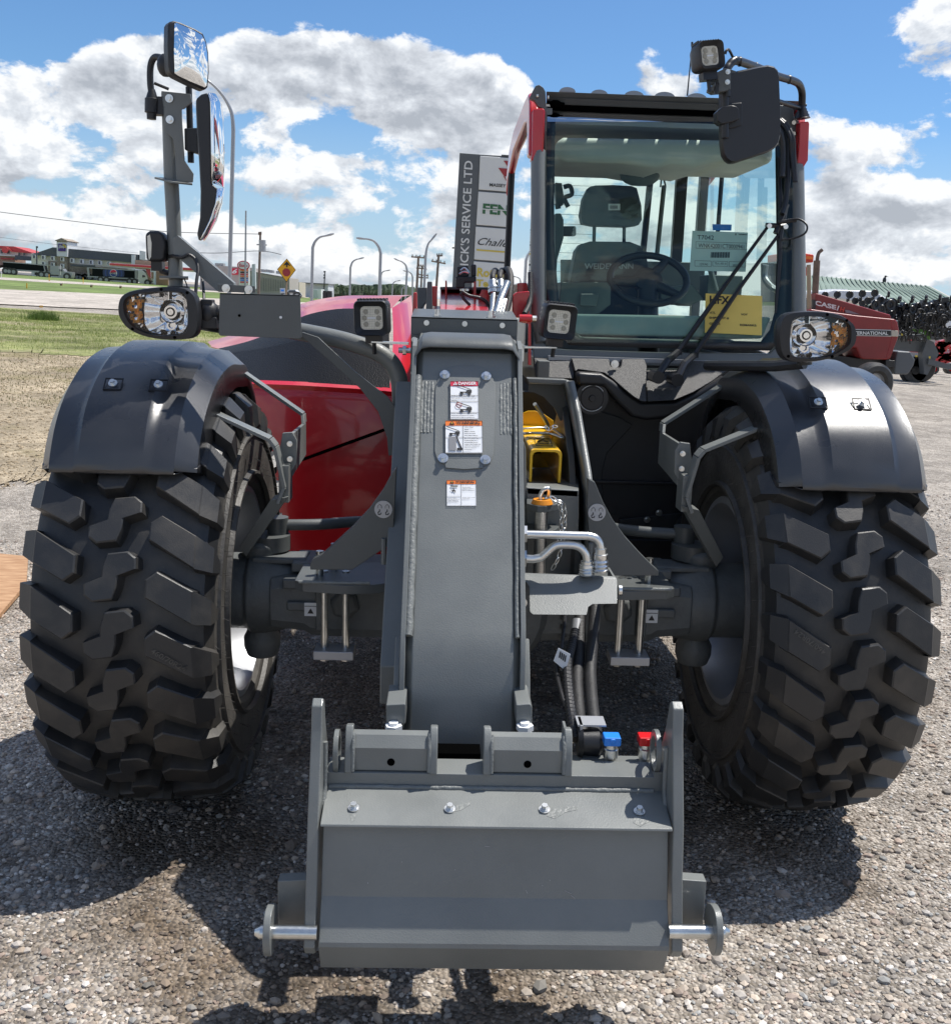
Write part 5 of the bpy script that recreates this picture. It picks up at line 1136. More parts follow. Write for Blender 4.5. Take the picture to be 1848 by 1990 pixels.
m = MB(); m.tube(smooth([at('5', 1400, 1330, 1.0), at('5', 1395, 1400, 1.0), at('5', 1430, 1450, .95), at('5', 1500, 1490, .9)], 5), .012, 8); m.build('grab_rail', 'galvanised', CF)
# papers behind the screen
def paper(name, L_, matn, label, cat, off=.010):
    m = MB(); P_ = [ws('5', x, y, off) for x, y in L_]; m.slab(P_, (0, .001, 0)); o = m.build(name, matn); tag(o, label, cat); return o
pm = [(1000, 1140), (1308, 1150), (1295, 1368), (985, 1362)]
PM = paper('paper_sheet', pm, 'mint_paper', 'pale sheet of paper with a bar code and serial number taped inside the cab windscreen', 'paper sheet')
ONW = .0088
def onws(v, x, y): return ws(v, x, y, ONW)
def wtext(m, t, x0, y0, x1, y1, b=.0, sk=0):        # (x0,y0) lower left to (x1,y1) upper right in view 5
    o = onws('5', x0, y0); text(m, t, o, onws('5', x1, y0+(x1-x0)*.030)-o, onws('5', x0, y1)-o, b)
m = MB(); wtext(m, 'T7042', 1027, 1188, 1118, 1164); wtext(m, 'WNK42001CT0000941', 1033, 1234, 1286, 1210)
for k in range(22): 
    w_ = 2+(k*7 % 3); m.slab([onws('5', x, y) for x, y in ((1102+k*4.9, 1259), (1102+k*4.9+w_, 1259), (1100+k*4.9+w_, 1290), (1100+k*4.9, 1290))], (0, -.0003, 0))
def box_(m, x0, y0, x1, y1):
    for a, b, c, d in ((x0, y0, x1, y0+1.5), (x0, y1-1.5, x1, y1), (x0, y0, x0+1.5, y1), (x1-1.5, y0, x1, y1)): m.slab([onws('5', x, y+(x-x0)*.03) for x, y in ((a, b), (c, b), (c, d), (a, d))], (0, -.0003, 0))
box_(m, 1018, 1200, 1302, 1238); box_(m, 1012, 1305, 1104, 1337); box_(m, 1111, 1308, 1196, 1337); box_(m, 1203, 1310, 1296, 1340)
wtext(m, '12791943', 1040, 1332, 1085, 1320); wtext(m, 'TELA_420_01', 1122, 1328, 1188, 1316); wtext(m, '3002/2018', 1222, 1338, 1275, 1326); wtext(m, 'WEIDEMANN', 1255, 1164, 1300, 1157, .03)
m.slab([onws('5', x, y) for x, y in ((1235, 1156), (1245, 1156), (1240, 1168))], (0, -.0003, 0)); m.build('print', 'ink', PM)
m = MB(); m.slab([ws('5', x, y, .008) for x, y in ((1110, 1104), (1217, 1106), (1215, 1140), (1112, 1138))], (0, .001, 0)); m.build('adhesive_tape', 'blue_plastic', PM)
PY = paper('paper_sheet', [(1068, 1488), (1380, 1502), (1378, 1720), (1063, 1705)], 'yellow_paper', 'yellow shipping note with bold black letters stuck low on the cab windscreen', 'paper sheet', -.004)
ONW = -.0052
m = MB(); wtext(m, 'HFX', 1090, 1545, 1200, 1500, .03)
for t, x0, y0, x1, y1 in (('ATL', 1090, 1600, 1122, 1588), ('SHIPMENT #', 1087, 1629, 1196, 1616), ('GROSS', 1088, 1660, 1148, 1648), ('(LB)', 1095, 1682, 1125, 1670), ('VOY', 1262, 1609, 1300, 1598), ('REMARKS:', 1257, 1668, 1350, 1656)): wtext(m, t, x0, y0, x1, y1, .025)
m.build('print', 'ink', PY)
ONW = .006
m = MB(); o = onws('5', 395, 1705); text(m, 'SAFETY GLASS', o, onws('5', 440, 1706)-o, onws('5', 395, 1698)-o); m.build('glass_mark', 'galvanised', WS)
# ---------------- right mirror and its arm
m = MB(); Ym = .28
mo = [(480, 640), (640, 610), (960, 540), (1060, 525), (1140, 545), (1185, 590), (1200, 660), (1218, 1100), (1215, 1400), (1190, 1500), (1140, 1560), (1050, 1610), (650, 1740), (590, 1738), (540, 1700), (505, 1640), (485, 1500), (478, 1100)]
P_ = [at('J', x, y, Ym+.05*(x-480)/740) for x, y in mo]; c = sum(P_, V())/len(P_)
m.loft([P_, [p+V((0, -.022, 0)) for p in P_], [c+(p-c)*.96+V((0, -.032, 0)) for p in P_]], False); m.add([c+(p-c)*.96+V((0, -.032, 0)) for p in P_], [tuple(range(len(P_)))]); m.add(P_, [tuple(range(len(P_)))])
Rt = empty_parent = None
RM = bpy.data.objects.new('mirror_carrier', None)
m2 = MB()
m2.tube(smooth([at('J', 575, 900, .24), at('J', 575, 600, .24), at('J', 610, 510, .25), at('J', 660, 460, .26), at('J', 720, 455, .28), at('J', 940, 530, .40), at('J', 1200, 640, .55), at('J', 1400, 700, .65), at('J', 1480, 750, .70), at('J', 1515, 850, .74), at('J', 1515, 1000, .76)], 6), .0125, 14)
m2.tube([at('J', 1215, 955, .62), at('J', 1500, 1045, .76)], .008, 10); m2.tube([at('J', 562, 820, .24), at('J', 562, 1420, .24)], .010, 12)
a = at('J', 1515, 1000, .76); b = at('J', 1515, 1190, .76); d = (b-a).normalized(); h = (b-a).length
m2.lathe(a, d, [(0, .012)]+[(h*(.2+.1*k), .013+.002*k+(.002 if k % 2 else 0)) for k in range(8)]+[(h, 0)], 14); m2.cyl(at('J', 1500, 1005, .76), at('J', 1570, 1005, .76), .005, 8)
for x, y, Y in ((740, 462, .28), (940, 530, .40), (1355, 685, .62)): p = at('J', x, y, Y); m2.cyl(p-V((.003, 0, 0)), p+V((.003, 0, 0)), .0145, 14)
AR = m2.build('mirror_arm', 'black_metal', TH, ang=50)
m.build('mirror', 'black_plastic', AR, bevel=.006, seg=3)
m = MB(); m.slab([at('J', x, y, Ym-.07) for x, y in ((460, 1080), (530, 1020), (640, 1005), (700, 1015), (735, 1060), (740, 1180), (640, 1215), (520, 1240), (465, 1200))], (0, .05, 0)); m.cyl(at('J', 558, 1210, Ym-.05), at('J', 558, 1420, Ym-.05), .0115, 14)
m.slab([at('J', x, y, Ym-.034) for x, y in ((590, 985), (765, 970), (775, 990), (770, 1260), (600, 1300))], (0, .006, 0)); m.build('mirror_clamp', 'black_metal', AR, bevel=.006)
m = MB(); m.slab([at('J', x, y, .20) for x, y in ((465, 590), (560, 545), (630, 560), (630, 810), (560, 770), (480, 745))], (0, .006, 0)); m.slab([at('J', x, y, .20) for x, y in ((380, 770), (500, 740), (620, 800), (560, 830), (430, 840), (375, 810))], (0, .05, 0)); m.slab([at('J', x, y, .26) for x, y in ((620, 555), (695, 580), (695, 790), (630, 815))], (0, .006, 0)); m.slab([at('J', x, y, .23) for x, y in ((350, 660), (470, 640), (480, 745), (380, 750))], (0, .02, 0))
LB = m.build('lamp_clamp', 'dark_grey_paint', AR, bevel=.001)
m = MB()
for x, y in ((592, 590), (588, 717)): m.bolt(at('J', x, y, .199), (0, -1, 0), .006, .006)
m.build('bolt', 'zinc', LB); m = MB(); c = at('J', 450, 815, .20); m.cyl(c-UP*.012, c+UP*.02, .007, 6); m.build('nut', 'black_metal', LB)
worklight('J', 345, 405, .16, .0395, 12, -4, -9, AR)
m = MB(); m.tube(smooth([at('J', 560, 370, .22), at('J', 575, 325, .22), at('J', 610, 320, .24), at('J', 665, 430, .28)], 5), .004, 8); m.build('cable', 'black_plastic', AR)
# ---------------- red boom mount, hoses and camera behind the collar
m = MB()
m.slab([at('4', x, y, Y) for x, y, Y in ((0, 1235, 1.3), (400, 1245, 1.3), (400, 1440, .3), (0, 1440, .3))], (0, 0, -.02))
m.slab([at('H', x, y, .25) for x, y in ((1345, 585), (1375, 580), (1380, 780), (1335, 780))], (0, .03, 0)); m.slab([at('H', x, y, .9) for x, y in ((1618, 480), (1632, 480), (1635, 640), (1618, 640))], (0, .3, 0))
m.slab([at('4', x, y, .8) for x, y in ((280, 1165), (300, 1165), (300, 1400), (280, 1400))], (0, .3, 0)); m.slab([at('4', x, y, .75) for x, y in ((320, 1300), (345, 1240), (385, 1240), (410, 1260), (410, 1440), (310, 1420))], (0, .02, 0))
m.slab([at('4', x, y, .7) for x, y in ((640, 1185), (720, 1180), (735, 1240), (730, 1325), (640, 1325))], (0, .2, 0)); m.slab([at('4', x, y, .55) for x, y in ((600, 1290), (640, 1260), (740, 1250), (740, 1480), (600, 1470))], (0, .1, 0))
m.slab([at('H', x, y, .9) for x, y in ((1500, 530), (1550, 530), (1550, 700), (1500, 770))], (0, .02, 0))
BMN = m.build('boom_mount', 'red_paint', TH, bevel=.004)
m = MB(); m.slab([at('H', x, y, .9) for x, y in ((1380, 540), (1460, 540), (1460, 650), (1400, 740), (1380, 720))], (0, .3, 0)); m.slab([at('H', x, y, .7) for x, y in ((1465, 490), (1505, 490), (1510, 760), (1450, 770))], (0, .05, 0)); m.slab([at('4', x, y, 1.1) for x, y in ((0, 1215), (420, 1220), (420, 1245), (0, 1240))], (0, .3, 0)); m.build('mount_plate', 'cast_grey', BMN, bevel=.003)
m = MB(); m.slab([at('4', x, y, .8) for x, y in ((130, 1130), (300, 1130), (300, 1180), (205, 1180), (205, 1225), (130, 1225))], (0, .1, 0)); m.slab([at('4', x, y, .82) for x, y in ((140, 1050), (230, 1035), (240, 1130), (140, 1130))], (0, .05, 0)); m.slab([at('4', x, y, .82) for x, y in ((255, 1030), (300, 1030), (300, 1130), (260, 1130))], (0, .05, 0))
m.tube(smooth([at('4', x, y, .6) for x, y in ((180, 1255), (240, 1290), (330, 1310), (390, 1350), (410, 1430))], 5), .007, 8); m.tube([at('4', x, y, .6) for x, y in ((170, 1265), (200, 1320), (250, 1370))], .006, 6)
RC = m.build('rear_camera', 'black_plastic', BMN, bevel=.004)
m = MB(); 
for x, y in ((185, 1250), (222, 1250)): m.cyl(at('4', x, y, .58), at('4', x, y-18, .58), .008, 8)
m.m = 1; m.tube(smooth([at('4', x, y, .78) for x, y in ((160, 1110), (200, 1090), (240, 1100), (205, 1060), (170, 1080))], 4), .004, 6); m.build('cable_clip', ['zinc', 'zinc_bright'], RC)
m = MB()
for x, dx in ((435, 5), (500, -2)):
    m.tube(smooth([at('4', x+dx, 1170, .6), at('4', x+dx-2, 1120, .62), at('4', x+dx+15, 1080, .7), at('4', x+dx+30, 1090, .8)], 5), .010, 12)
m.tube(smooth([at('4', 540, 1460, .5), at('4', 575, 1300, .55), at('4', 585, 1160, .6), at('4', 570, 1080, .65), at('4', 545, 1075, .7)], 5), .012, 12); m.tube(smooth([at('4', 700, 1440, .5), at('4', 745, 1330, .55), at('4', 748, 1100, .6)], 5), .009, 10); HH = m.build('hose', 'hose_rubber', BMN)
m = MB()
for x in (435, 500): a = at('4', x, 1160, .6); b = at('4', x+8, 1270, .58); d = (b-a).normalized(); h = (b-a).length; m.lathe(a, d, [(0, .012), (h*.1, .015), (h*.4, .014), (h*.5, .018), (h*.65, .018), (h*.7, .014), (h*.75, .019), (h, .019), (h, 0)], 12)
m.tube([at('4', 445, 1260, .58), at('4', 435, 1400, .5), at('4', 415, 1470, .4)], .010, 10); m.tube([at('4', 560, 1180, .55), at('4', 500, 1330, .5), at('4', 460, 1470, .4)], .013, 10); m.tube([at('4', 545, 1330, .5), at('4', 510, 1470, .4)], .009, 10); m.build('hose_fitting', 'zinc', HH, ang=50)
# ================================================================== ground
def add_attr_color(me, cols, name='tone'):
    at_ = me.color_attributes.new(name, 'FLOAT_COLOR', 'POINT'); at_.data.foreach_set('color', cols)
def ground_mat(name, c1, c2, c3, sc, bump, big=(.8, .35), bdist=.012, patchy=1.0, c4=None):
    m = bpy.data.materials.new(name); m.use_nodes = True; nt = m.node_tree; b = nt.nodes['Principled BSDF']; L = nt.links.new
    b.inputs['Roughness'].default_value = .9; b.inputs['Specular IOR Level'].default_value = .25
    tc = nod(nt, 'ShaderNodeTexCoord'); vo = nod(nt, 'ShaderNodeTexVoronoi'); vo.inputs['Scale'].default_value = sc; vo.inputs['Randomness'].default_value = 1
    L(tc.outputs['Object'], vo.inputs['Vector'])
    sep = nod(nt, 'ShaderNodeSeparateColor'); L(vo.outputs['Color'], sep.inputs[0])
    cr = nod(nt, 'ShaderNodeValToRGB'); cr.color_ramp.elements[0].color = (*c1, 1); cr.color_ramp.elements[1].color = (*c3, 1); e = cr.color_ramp.elements.new(.5); e.color = (*c2, 1)
    L(sep.outputs[0], cr.inputs[0])
    n1 = nod(nt, 'ShaderNodeTexNoise'); n1.inputs['Scale'].default_value = big[0]; n1.inputs['Detail'].default_value = 8; n1.inputs['Roughness'].default_value = .65; L(tc.outputs['Object'], n1.inputs['Vector'])
    mr = nod(nt, 'ShaderNodeMapRange'); mr.inputs[1].default_value = .35; mr.inputs[2].default_value = .7; mr.inputs[3].default_value = 1-big[1]; mr.inputs[4].default_value = 1+big[1]; L(n1.outputs[0], mr.inputs[0])
    mx = nod(nt, 'ShaderNodeMix', data_type='RGBA', blend_type='MULTIPLY'); mx.inputs[0].default_value = 1; L(cr.outputs[0], mx.inputs[6]); cb = nod(nt, 'ShaderNodeCombineColor'); 
    for i in range(3): L(mr.outputs[0], cb.inputs[i])
    L(cb.outputs[0], mx.inputs[7]); last = mx.outputs[2]
    v2 = nod(nt, 'ShaderNodeTexVoronoi'); v2.inputs['Scale'].default_value = sc*.21; L(tc.outputs['Object'], v2.inputs['Vector']); s2 = nod(nt, 'ShaderNodeSeparateColor'); L(v2.outputs['Color'], s2.inputs[0])
    v3 = nod(nt, 'ShaderNodeTexVoronoi'); v3.inputs['Scale'].default_value = sc*.052; L(tc.outputs['Object'], v3.inputs['Vector']); s3 = nod(nt, 'ShaderNodeSeparateColor'); L(v3.outputs['Color'], s3.inputs[0])
    ad = nod(nt, 'ShaderNodeMath', operation='ADD'); L(s2.outputs[0], ad.inputs[0]); L(s3.outputs[1], ad.inputs[1]); mr4 = nod(nt, 'ShaderNodeMapRange'); mr4.inputs[1].default_value = 0; mr4.inputs[2].default_value = 2; mr4.inputs[3].default_value = .68; mr4.inputs[4].default_value = 1.32; L(ad.outputs[0], mr4.inputs[0])
    cb4 = nod(nt, 'ShaderNodeCombineColor'); [L(mr4.outputs[0], cb4.inputs[i]) for i in range(3)]; mx4 = nod(nt, 'ShaderNodeMix', data_type='RGBA', blend_type='MULTIPLY'); mx4.inputs[0].default_value = 1; L(last, mx4.inputs[6]); L(cb4.outputs[0], mx4.inputs[7]); last = mx4.outputs[2]
    if c4:
        n3 = nod(nt, 'ShaderNodeTexNoise'); n3.inputs['Scale'].default_value = .55; n3.inputs['Detail'].default_value = 9; n3.inputs['Roughness'].default_value = .7; L(tc.outputs['Object'], n3.inputs['Vector'])
        r3 = nod(nt, 'ShaderNodeMapRange'); r3.inputs[1].default_value = .52; r3.inputs[2].default_value = .62; L(n3.outputs[0], r3.inputs[0])
        m3 = nod(nt, 'ShaderNodeMix', data_type='RGBA'); L(r3.outputs[0], m3.inputs[0]); L(last, m3.inputs[6]); m3.inputs[7].default_value = (*c4, 1); last = m3.outputs[2]
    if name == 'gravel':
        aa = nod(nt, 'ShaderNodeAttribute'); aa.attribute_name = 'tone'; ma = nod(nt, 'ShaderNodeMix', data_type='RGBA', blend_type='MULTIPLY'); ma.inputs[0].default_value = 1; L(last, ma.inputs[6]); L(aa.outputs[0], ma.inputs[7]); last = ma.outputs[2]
    L(last, b.inputs['Base Color'])
    bp = nod(nt, 'ShaderNodeBump'); bp.inputs['Strength'].default_value = bump; bp.inputs['Distance'].default_value = bdist; bp.invert = True
    L(vo.outputs['Distance'], bp.inputs['Height']); L(bp.outputs[0], b.inputs['Normal']); MT[name] = m
ground_mat('gravel', (.22, .19, .155), (.36, .32, .275), (.54, .49, .43), 95, 1.0, (.9, .28))
ground_mat('dirt', (.25, .20, .13), (.34, .275, .19), (.44, .37, .265), 60, .9, (.8, .25), .012, 1, (.24, .20, .11))
ground_mat('grass_soil', (.14, .16, .055), (.20, .21, .08), (.26, .26, .11), 20, .4, (.5, .4), .03, 1, (.30, .26, .16))
ground_mat('far_grass', (.11, .16, .04), (.14, .20, .055), (.19, .24, .08), 6, .3, (.12, .4), .03, 1, (.15, .17, .07))
ground_mat('road_gravel', (.34, .30, .255), (.42, .375, .325), (.50, .45, .40), 12, .3, (.3, .12))
ground_mat('asphalt', (.10, .10, .10), (.115, .115, .12), (.13, .13, .135), 10, .1, (.2, .1))
m = MB(); rad_ = [0]+[.15*k for k in range(1, 21)]+[3.3+.6*k for k in range(18)]+[14.2, 17, 22, 30, 45, 70, 110, 180, 300, 600, 1200, 2500, 5500]; NA = 96
vs = [V((0, .3, 0))]; fs = []
for r_ in rad_[1:]:
    for k in range(NA): a = 2*pi*k/NA; x, y = r_*cos(a), .3+r_*sin(a); vs.append(V((x, y, hg(x, y))))
for k in range(NA): fs.append((0, 1+k, 1+(k+1) % NA))
for q in range(len(rad_)-2):
    for k in range(NA): a = 1+q*NA; fs.append((a+k, a+NA+k, a+NA+(k+1) % NA, a+(k+1) % NA))
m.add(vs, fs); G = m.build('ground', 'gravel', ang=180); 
struct(G); G['label'] = 'grey crushed gravel of the machinery yard'
def patch(name, corners, mt, off, nu=60, nv=24, jit=.25, label=None, kind='structure'):
    A_, B_, C_, D_ = corners; rnd = random.Random(hash(name) % 99 if 0 else len(name)*7); m = MB(); vs = []
    ph = [rnd.uniform(0, 6) for _ in range(8)]; jn = [[.5*sin(i*.11+ph[q])+.3*sin(i*.31+ph[q+2])+.25*sin(i*.83+ph[q+4])+rnd.uniform(-.12, .12) for i in range(nu+1)] for q in (0, 1)]
    for i in range(nu+1):
        for j in range(nv+1):
            u, w = i/nu, j/nv; p = (A_*(1-u)+B_*u)*(1-w)+(D_*(1-u)+C_*u)*w
            x, y = p.x, p.y
            e_ = (max(0, 1-w/.25)**2*jn[0][i] + max(0, (w-.75)/.25)**2*jn[1][i])*jit; y += e_
            vs.append(V((x, y, hg(x, y)+off)))
    m.add(vs, [(i*(nv+1)+j, (i+1)*(nv+1)+j, (i+1)*(nv+1)+j+1, i*(nv+1)+j+1) for i in range(nu) for j in range(nv)])
    o = m.build(name, mt, ang=180); o['kind'] = kind
    if label: o['label'] = label
    return o
g_ = lambda x, y: ong('D', x, y)
patch('dirt_ground', (g_(-400, 672), g_(600, 700), g_(330, 900), g_(-400, 1000)), 'dirt', .012, 220, 40, .35, 'bare pale brown dirt between grass and gravel')
patch('grass_ground', (g_(-300, 579), g_(700, 642), g_(520, 704), g_(-300, 676)), 'grass_soil', .020, 220, 30, .4, 'rough green and straw coloured grass verge')
patch('gravel_road', (g_(-200, 554), g_(780, 596), g_(740, 624), g_(-250, 582)), 'road_gravel', .045, 60, 6, .5, 'pale gravel road crossing behind the verge')
patch('verge', (g_(-200, 515), g_(600, 572), g_(760, 598), g_(-200, 555)), 'far_grass', .03, 60, 8, .4, 'green strip beyond the gravel road')
patch('path', (g_(-200, 527), g_(600, 575), g_(600, 579), g_(-200, 532)), 'road_gravel', .06, 60, 2, .3, 'narrow pale path through the far grass')
patch('parking_lot', (g_(-200, 513), g_(470, 559), g_(500, 566), g_(-200, 518)), 'asphalt', .10, 40, 2, .3, 'grey parking lot before the hotel')
# stones and grass blades
import numpy as np
rng = np.random.default_rng(5)
def scatter(name, P, T, F, scl, rot, squash, cols, mt, label, cat):
    n = len(P); k = len(T)
    c, s = np.cos(rot), np.sin(rot); vx = T[None, :, 0]*scl[:, None]; vy = T[None, :, 1]*scl[:, None]*squash[:, None, 0]; vz = T[None, :, 2]*scl[:, None]*squash[:, None, 1]
    vx = vx*(1+.25*rng.standard_normal((n, k)).clip(-1, 1)); vy = vy*(1+.25*rng.standard_normal((n, k)).clip(-1, 1))
    X = vx*c[:, None]-vy*s[:, None]+P[:, None, 0]; Y = vx*s[:, None]+vy*c[:, None]+P[:, None, 1]; Z = vz+P[:, None, 2]
    co_ = np.stack([X, Y, Z], -1).reshape(-1, 3).astype(np.float32); fi = (F[None]+(np.arange(n)*k)[:, None, None]).reshape(-1, 3)
    me = bpy.data.meshes.new(name); me.vertices.add(len(co_)); me.vertices.foreach_set('co', co_.ravel()); me.loops.add(fi.size); me.loops.foreach_set('vertex_index', fi.ravel().astype(np.int32))
    me.polygons.add(len(fi)); me.polygons.foreach_set('loop_start', np.arange(0, fi.size, 3, dtype=np.int32)); me.update(calc_edges=True)
    ca = np.repeat(cols, k, 0); ca = np.concatenate([ca, np.ones((len(ca), 1))], 1).astype(np.float32); add_attr_color(me, ca.ravel()); me.validate(); me.shade_flat()
    me.materials.append(MT[mt]); o = bpy.data.objects.new(name, me); COL.objects.link(o); tag(o, label, cat, kind='stuff'); return o
def attr_mat(name, rough, trans=0):
    m = bpy.data.materials.new(name); m.use_nodes = True; nt = m.node_tree; b = nt.nodes['Principled BSDF']; a = nod(nt, 'ShaderNodeAttribute'); a.attribute_name = 'tone'; nt.links.new(a.outputs[0], b.inputs['Base Color']); b.inputs['Roughness'].default_value = rough; b.inputs['Specular IOR Level'].default_value = .3; MT[name] = m
attr_mat('stone', .85); attr_mat('blade', .6)
nt_ = MT['blade'].node_tree; tl_ = nod(nt_, 'ShaderNodeBsdfTranslucent'); ms_ = nod(nt_, 'ShaderNodeMixShader'); ms_.inputs[0].default_value = .5
nt_.links.new(nt_.nodes['Attribute'].outputs[0], tl_.inputs[0]); nt_.links.new(nt_.nodes['Principled BSDF'].outputs[0], ms_.inputs[1]); nt_.links.new(tl_.outputs[0], ms_.inputs[2]); nt_.links.new(ms_.outputs[0], nt_.nodes['Material Output'].inputs[0])
def hgv(x, y):
    r = np.hypot(x, y-.3); t = np.clip((r-2.6)/10, 0, 1); t = t*t*(3-2*t); return -math.tan(TILT)*x*t
bm = bmesh.new(); bmesh.ops.create_icosphere(bm, subdivisions=1, radius=1); T = np.array([v.co[:] for v in bm.verts]); F = np.array([[v.index for v in f.verts] for f in bm.faces]); bm.free()
def fieldpts_(q, n):
    A_, B_, C_, D_ = [np.array([p.x, p.y]) for p in q]; u = rng.random(n)[:, None]; w = rng.random(n)[:, None]; return (A_*(1-u)+B_*u)*(1-w)+(D_*(1-u)+C_*u)*w
NS = 135000
u = rng.random(NS); yy = -1.95+7.6*u**1.5; hw = .62*(yy+3.3)+.25; xx = rng.uniform(-1, 1, NS)*hw*1.05-.1+(.05*yy)
sz = np.clip(rng.lognormal(-5.38, .46, NS), .0024, .016)
pal = np.array([[.20, .185, .17], [.30, .285, .27], [.14, .13, .12], [.40, .385, .37], [.27, .235, .20], [.24, .20, .175], [.33, .29, .25], [.17, .15, .135], [.22, .225, .225]])
pal = pal*np.array([1.64, 1.59, 1.52])
cl_ = pal[rng.integers(0, len(pal), NS)]*rng.uniform(.75, 1.2, NS)[:, None]
big_ = rng.random(NS) < .008; sz[big_] *= rng.uniform(1.5, 2.6, big_.sum())
DP = [ong('D', x, y)[:2]+(r_,) for x, y, r_ in ((280, 1800, .16), (420, 1640, .22), (350, 1900, .12), (560, 1930, .18), (1480, 1620, .20), (620, 1300, .25), (960, 1980, .15), (1290, 1560, .18), (120, 1700, .12), (700, 1340, .5), (1180, 1330, .4))] if 0 else [(*[ong('D', x, y)[q] for q in (0, 1)], r_) for x, y, r_ in ((290, 1790, .20), (430, 1650, .30), (400, 1880, .20), (560, 1930, .22), (260, 1640, .2), (1480, 1640, .26), (960, 1985, .20), (1330, 1600, .22), (700, 1330, .65), (1180, 1310, .55), (950, 1300, .6))]  # damp soil patches, enlarged so their dark colour also deepens the machine's shade
def damp_shade(x, y):
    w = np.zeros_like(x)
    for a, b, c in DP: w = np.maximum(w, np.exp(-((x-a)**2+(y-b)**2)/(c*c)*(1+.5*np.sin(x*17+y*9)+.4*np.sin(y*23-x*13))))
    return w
dw = damp_shade(xx, yy); cl_ = cl_*(1-.5*dw[:, None])*(1-dw[:, None]*np.array([[.0, .08, .16]]))
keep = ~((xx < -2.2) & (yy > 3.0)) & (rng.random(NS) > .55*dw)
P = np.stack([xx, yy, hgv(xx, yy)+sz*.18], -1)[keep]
gv = np.array([v.co[:] for v in G.data.vertices]); gd = damp_shade(gv[:, 0], gv[:, 1])*(np.hypot(gv[:, 0], gv[:, 1]) < 3.5); gc_ = np.stack([1-.62*gd, 1-.68*gd, 1-.74*gd, 1+0*gd], -1); add_attr_color(G.data, gc_.astype(np.float32).ravel())  # ground tone: damp soil plus shade painted under and before the machine
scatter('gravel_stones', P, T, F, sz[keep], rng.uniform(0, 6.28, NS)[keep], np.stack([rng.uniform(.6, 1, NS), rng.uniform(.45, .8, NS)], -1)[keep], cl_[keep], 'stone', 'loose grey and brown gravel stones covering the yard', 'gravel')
dp_ = fieldpts_([g_(-420, 676), g_(560, 706), g_(330, 910), g_(-420, 1015)], 11000); ND = len(dp_); ds = np.clip(rng.lognormal(-4.7, .5, ND), .004, .03)
scatter('dirt_clods', np.stack([dp_[:, 0], dp_[:, 1], hgv(dp_[:, 0], dp_[:, 1])+.014], -1), T, F, ds, rng.uniform(0, 6.28, ND), np.stack([rng.uniform(.6, 1, ND), rng.uniform(.4, .7, ND)], -1), np.array([[.33, .26, .17]])*rng.uniform(.6, 1.3, ND)[:, None], 'stone', 'loose brown clods lying on the bare dirt', 'dirt')
ga = [g_(-250, 585), g_(680, 642), g_(520, 702), g_(-250, 676)]
def fieldpts(q, n, pw=1.0):
    A_, B_, C_, D_ = [np.array([p.x, p.y]) for p in q]; u = rng.random(n)[:, None]; w = (1-rng.random(n)**pw)[:, None]
    p = (A_*(1-u)+B_*u)*(1-w)+(D_*(1-u)+C_*u)*w; return p
def blades(name, p, hmin, hmax, wdt, cols, label, cat):
    n = len(p); k = 3; T2 = np.array([[-.5, 0, 0], [.5, 0, 0], [0, 0, 1.0]]); F2 = np.array([[0, 1, 2]])
    h = rng.uniform(hmin, hmax, n); me = bpy.data.meshes.new(name); a = rng.uniform(0, pi, n); lean = rng.uniform(-.4, .4, (n, 2))
    base = np.stack([p[:, 0], p[:, 1], hgv(p[:, 0], p[:, 1])+.015], -1); dx = np.stack([np.cos(a), np.sin(a), 0*a], -1)*wdt
    co_ = np.stack([base-dx, base+dx, base+np.stack([lean[:, 0]*h, lean[:, 1]*h, h], -1)], 1).reshape(-1, 3).astype(np.float32); fi = np.arange(3*n).reshape(-1, 3)
    me.vertices.add(len(co_)); me.vertices.foreach_set('co', co_.ravel()); me.loops.add(fi.size); me.loops.foreach_set('vertex_index', fi.ravel().astype(np.int32)); me.polygons.add(len(fi)); me.polygons.foreach_set('loop_start', np.arange(0, fi.size, 3, dtype=np.int32)); me.update(calc_edges=True)
    ca = np.repeat(cols, 3, 0); ca = np.concatenate([ca, np.ones((len(ca), 1))], 1).astype(np.float32); add_attr_color(me, ca.ravel()); me.validate(); me.materials.append(MT['blade']); o = bpy.data.objects.new(name, me); COL.objects.link(o); tag(o, label, cat, kind='stuff')
p = fieldpts(ga, 120000, .65)
nz = np.sin(p[:, 0]*.9+np.sin(p[:, 1]*.7)*2)+np.sin(p[:, 1]*1.3+p[:, 0]*.35)+.8*np.sin(p[:, 0]*2.7-p[:, 1]*1.9)
p = p[rng.random(len(p)) < np.clip(.55+.25*nz, .12, 1)]
n = len(p); gc = np.array([[.20, .26, .06], [.26, .32, .08], [.15, .22, .05], [.44, .39, .20], [.33, .35, .12]])[rng.choice(5, n, p=[.3, .25, .2, .1, .15])]*rng.uniform(.8, 1.2, n)[:, None]
blades('grass', p, .02, .07, .005, gc, 'short green grass with straw tufts on the verge', 'grass')
tp = ong('1', 200, 1480); q = np.stack([rng.normal(tp.x, .22, 900), rng.normal(tp.y, .25, 900)], -1); blades('grass_clump', q, .10, .34, .010, np.array([[.11, .17, .04]])*rng.uniform(.7, 1.3, 900)[:, None], 'taller clump of green grass rising from the verge near the road', 'grass')
dq = fieldpts([g_(-420, 672), g_(520, 702), g_(330, 800), g_(-420, 780)], 5000, 1); blades('weeds', dq, .01, .04, .006, np.array([[.17, .17, .07]])*rng.uniform(.7, 1.3, 5000)[:, None], 'sparse low weeds on the bare dirt', 'grass')
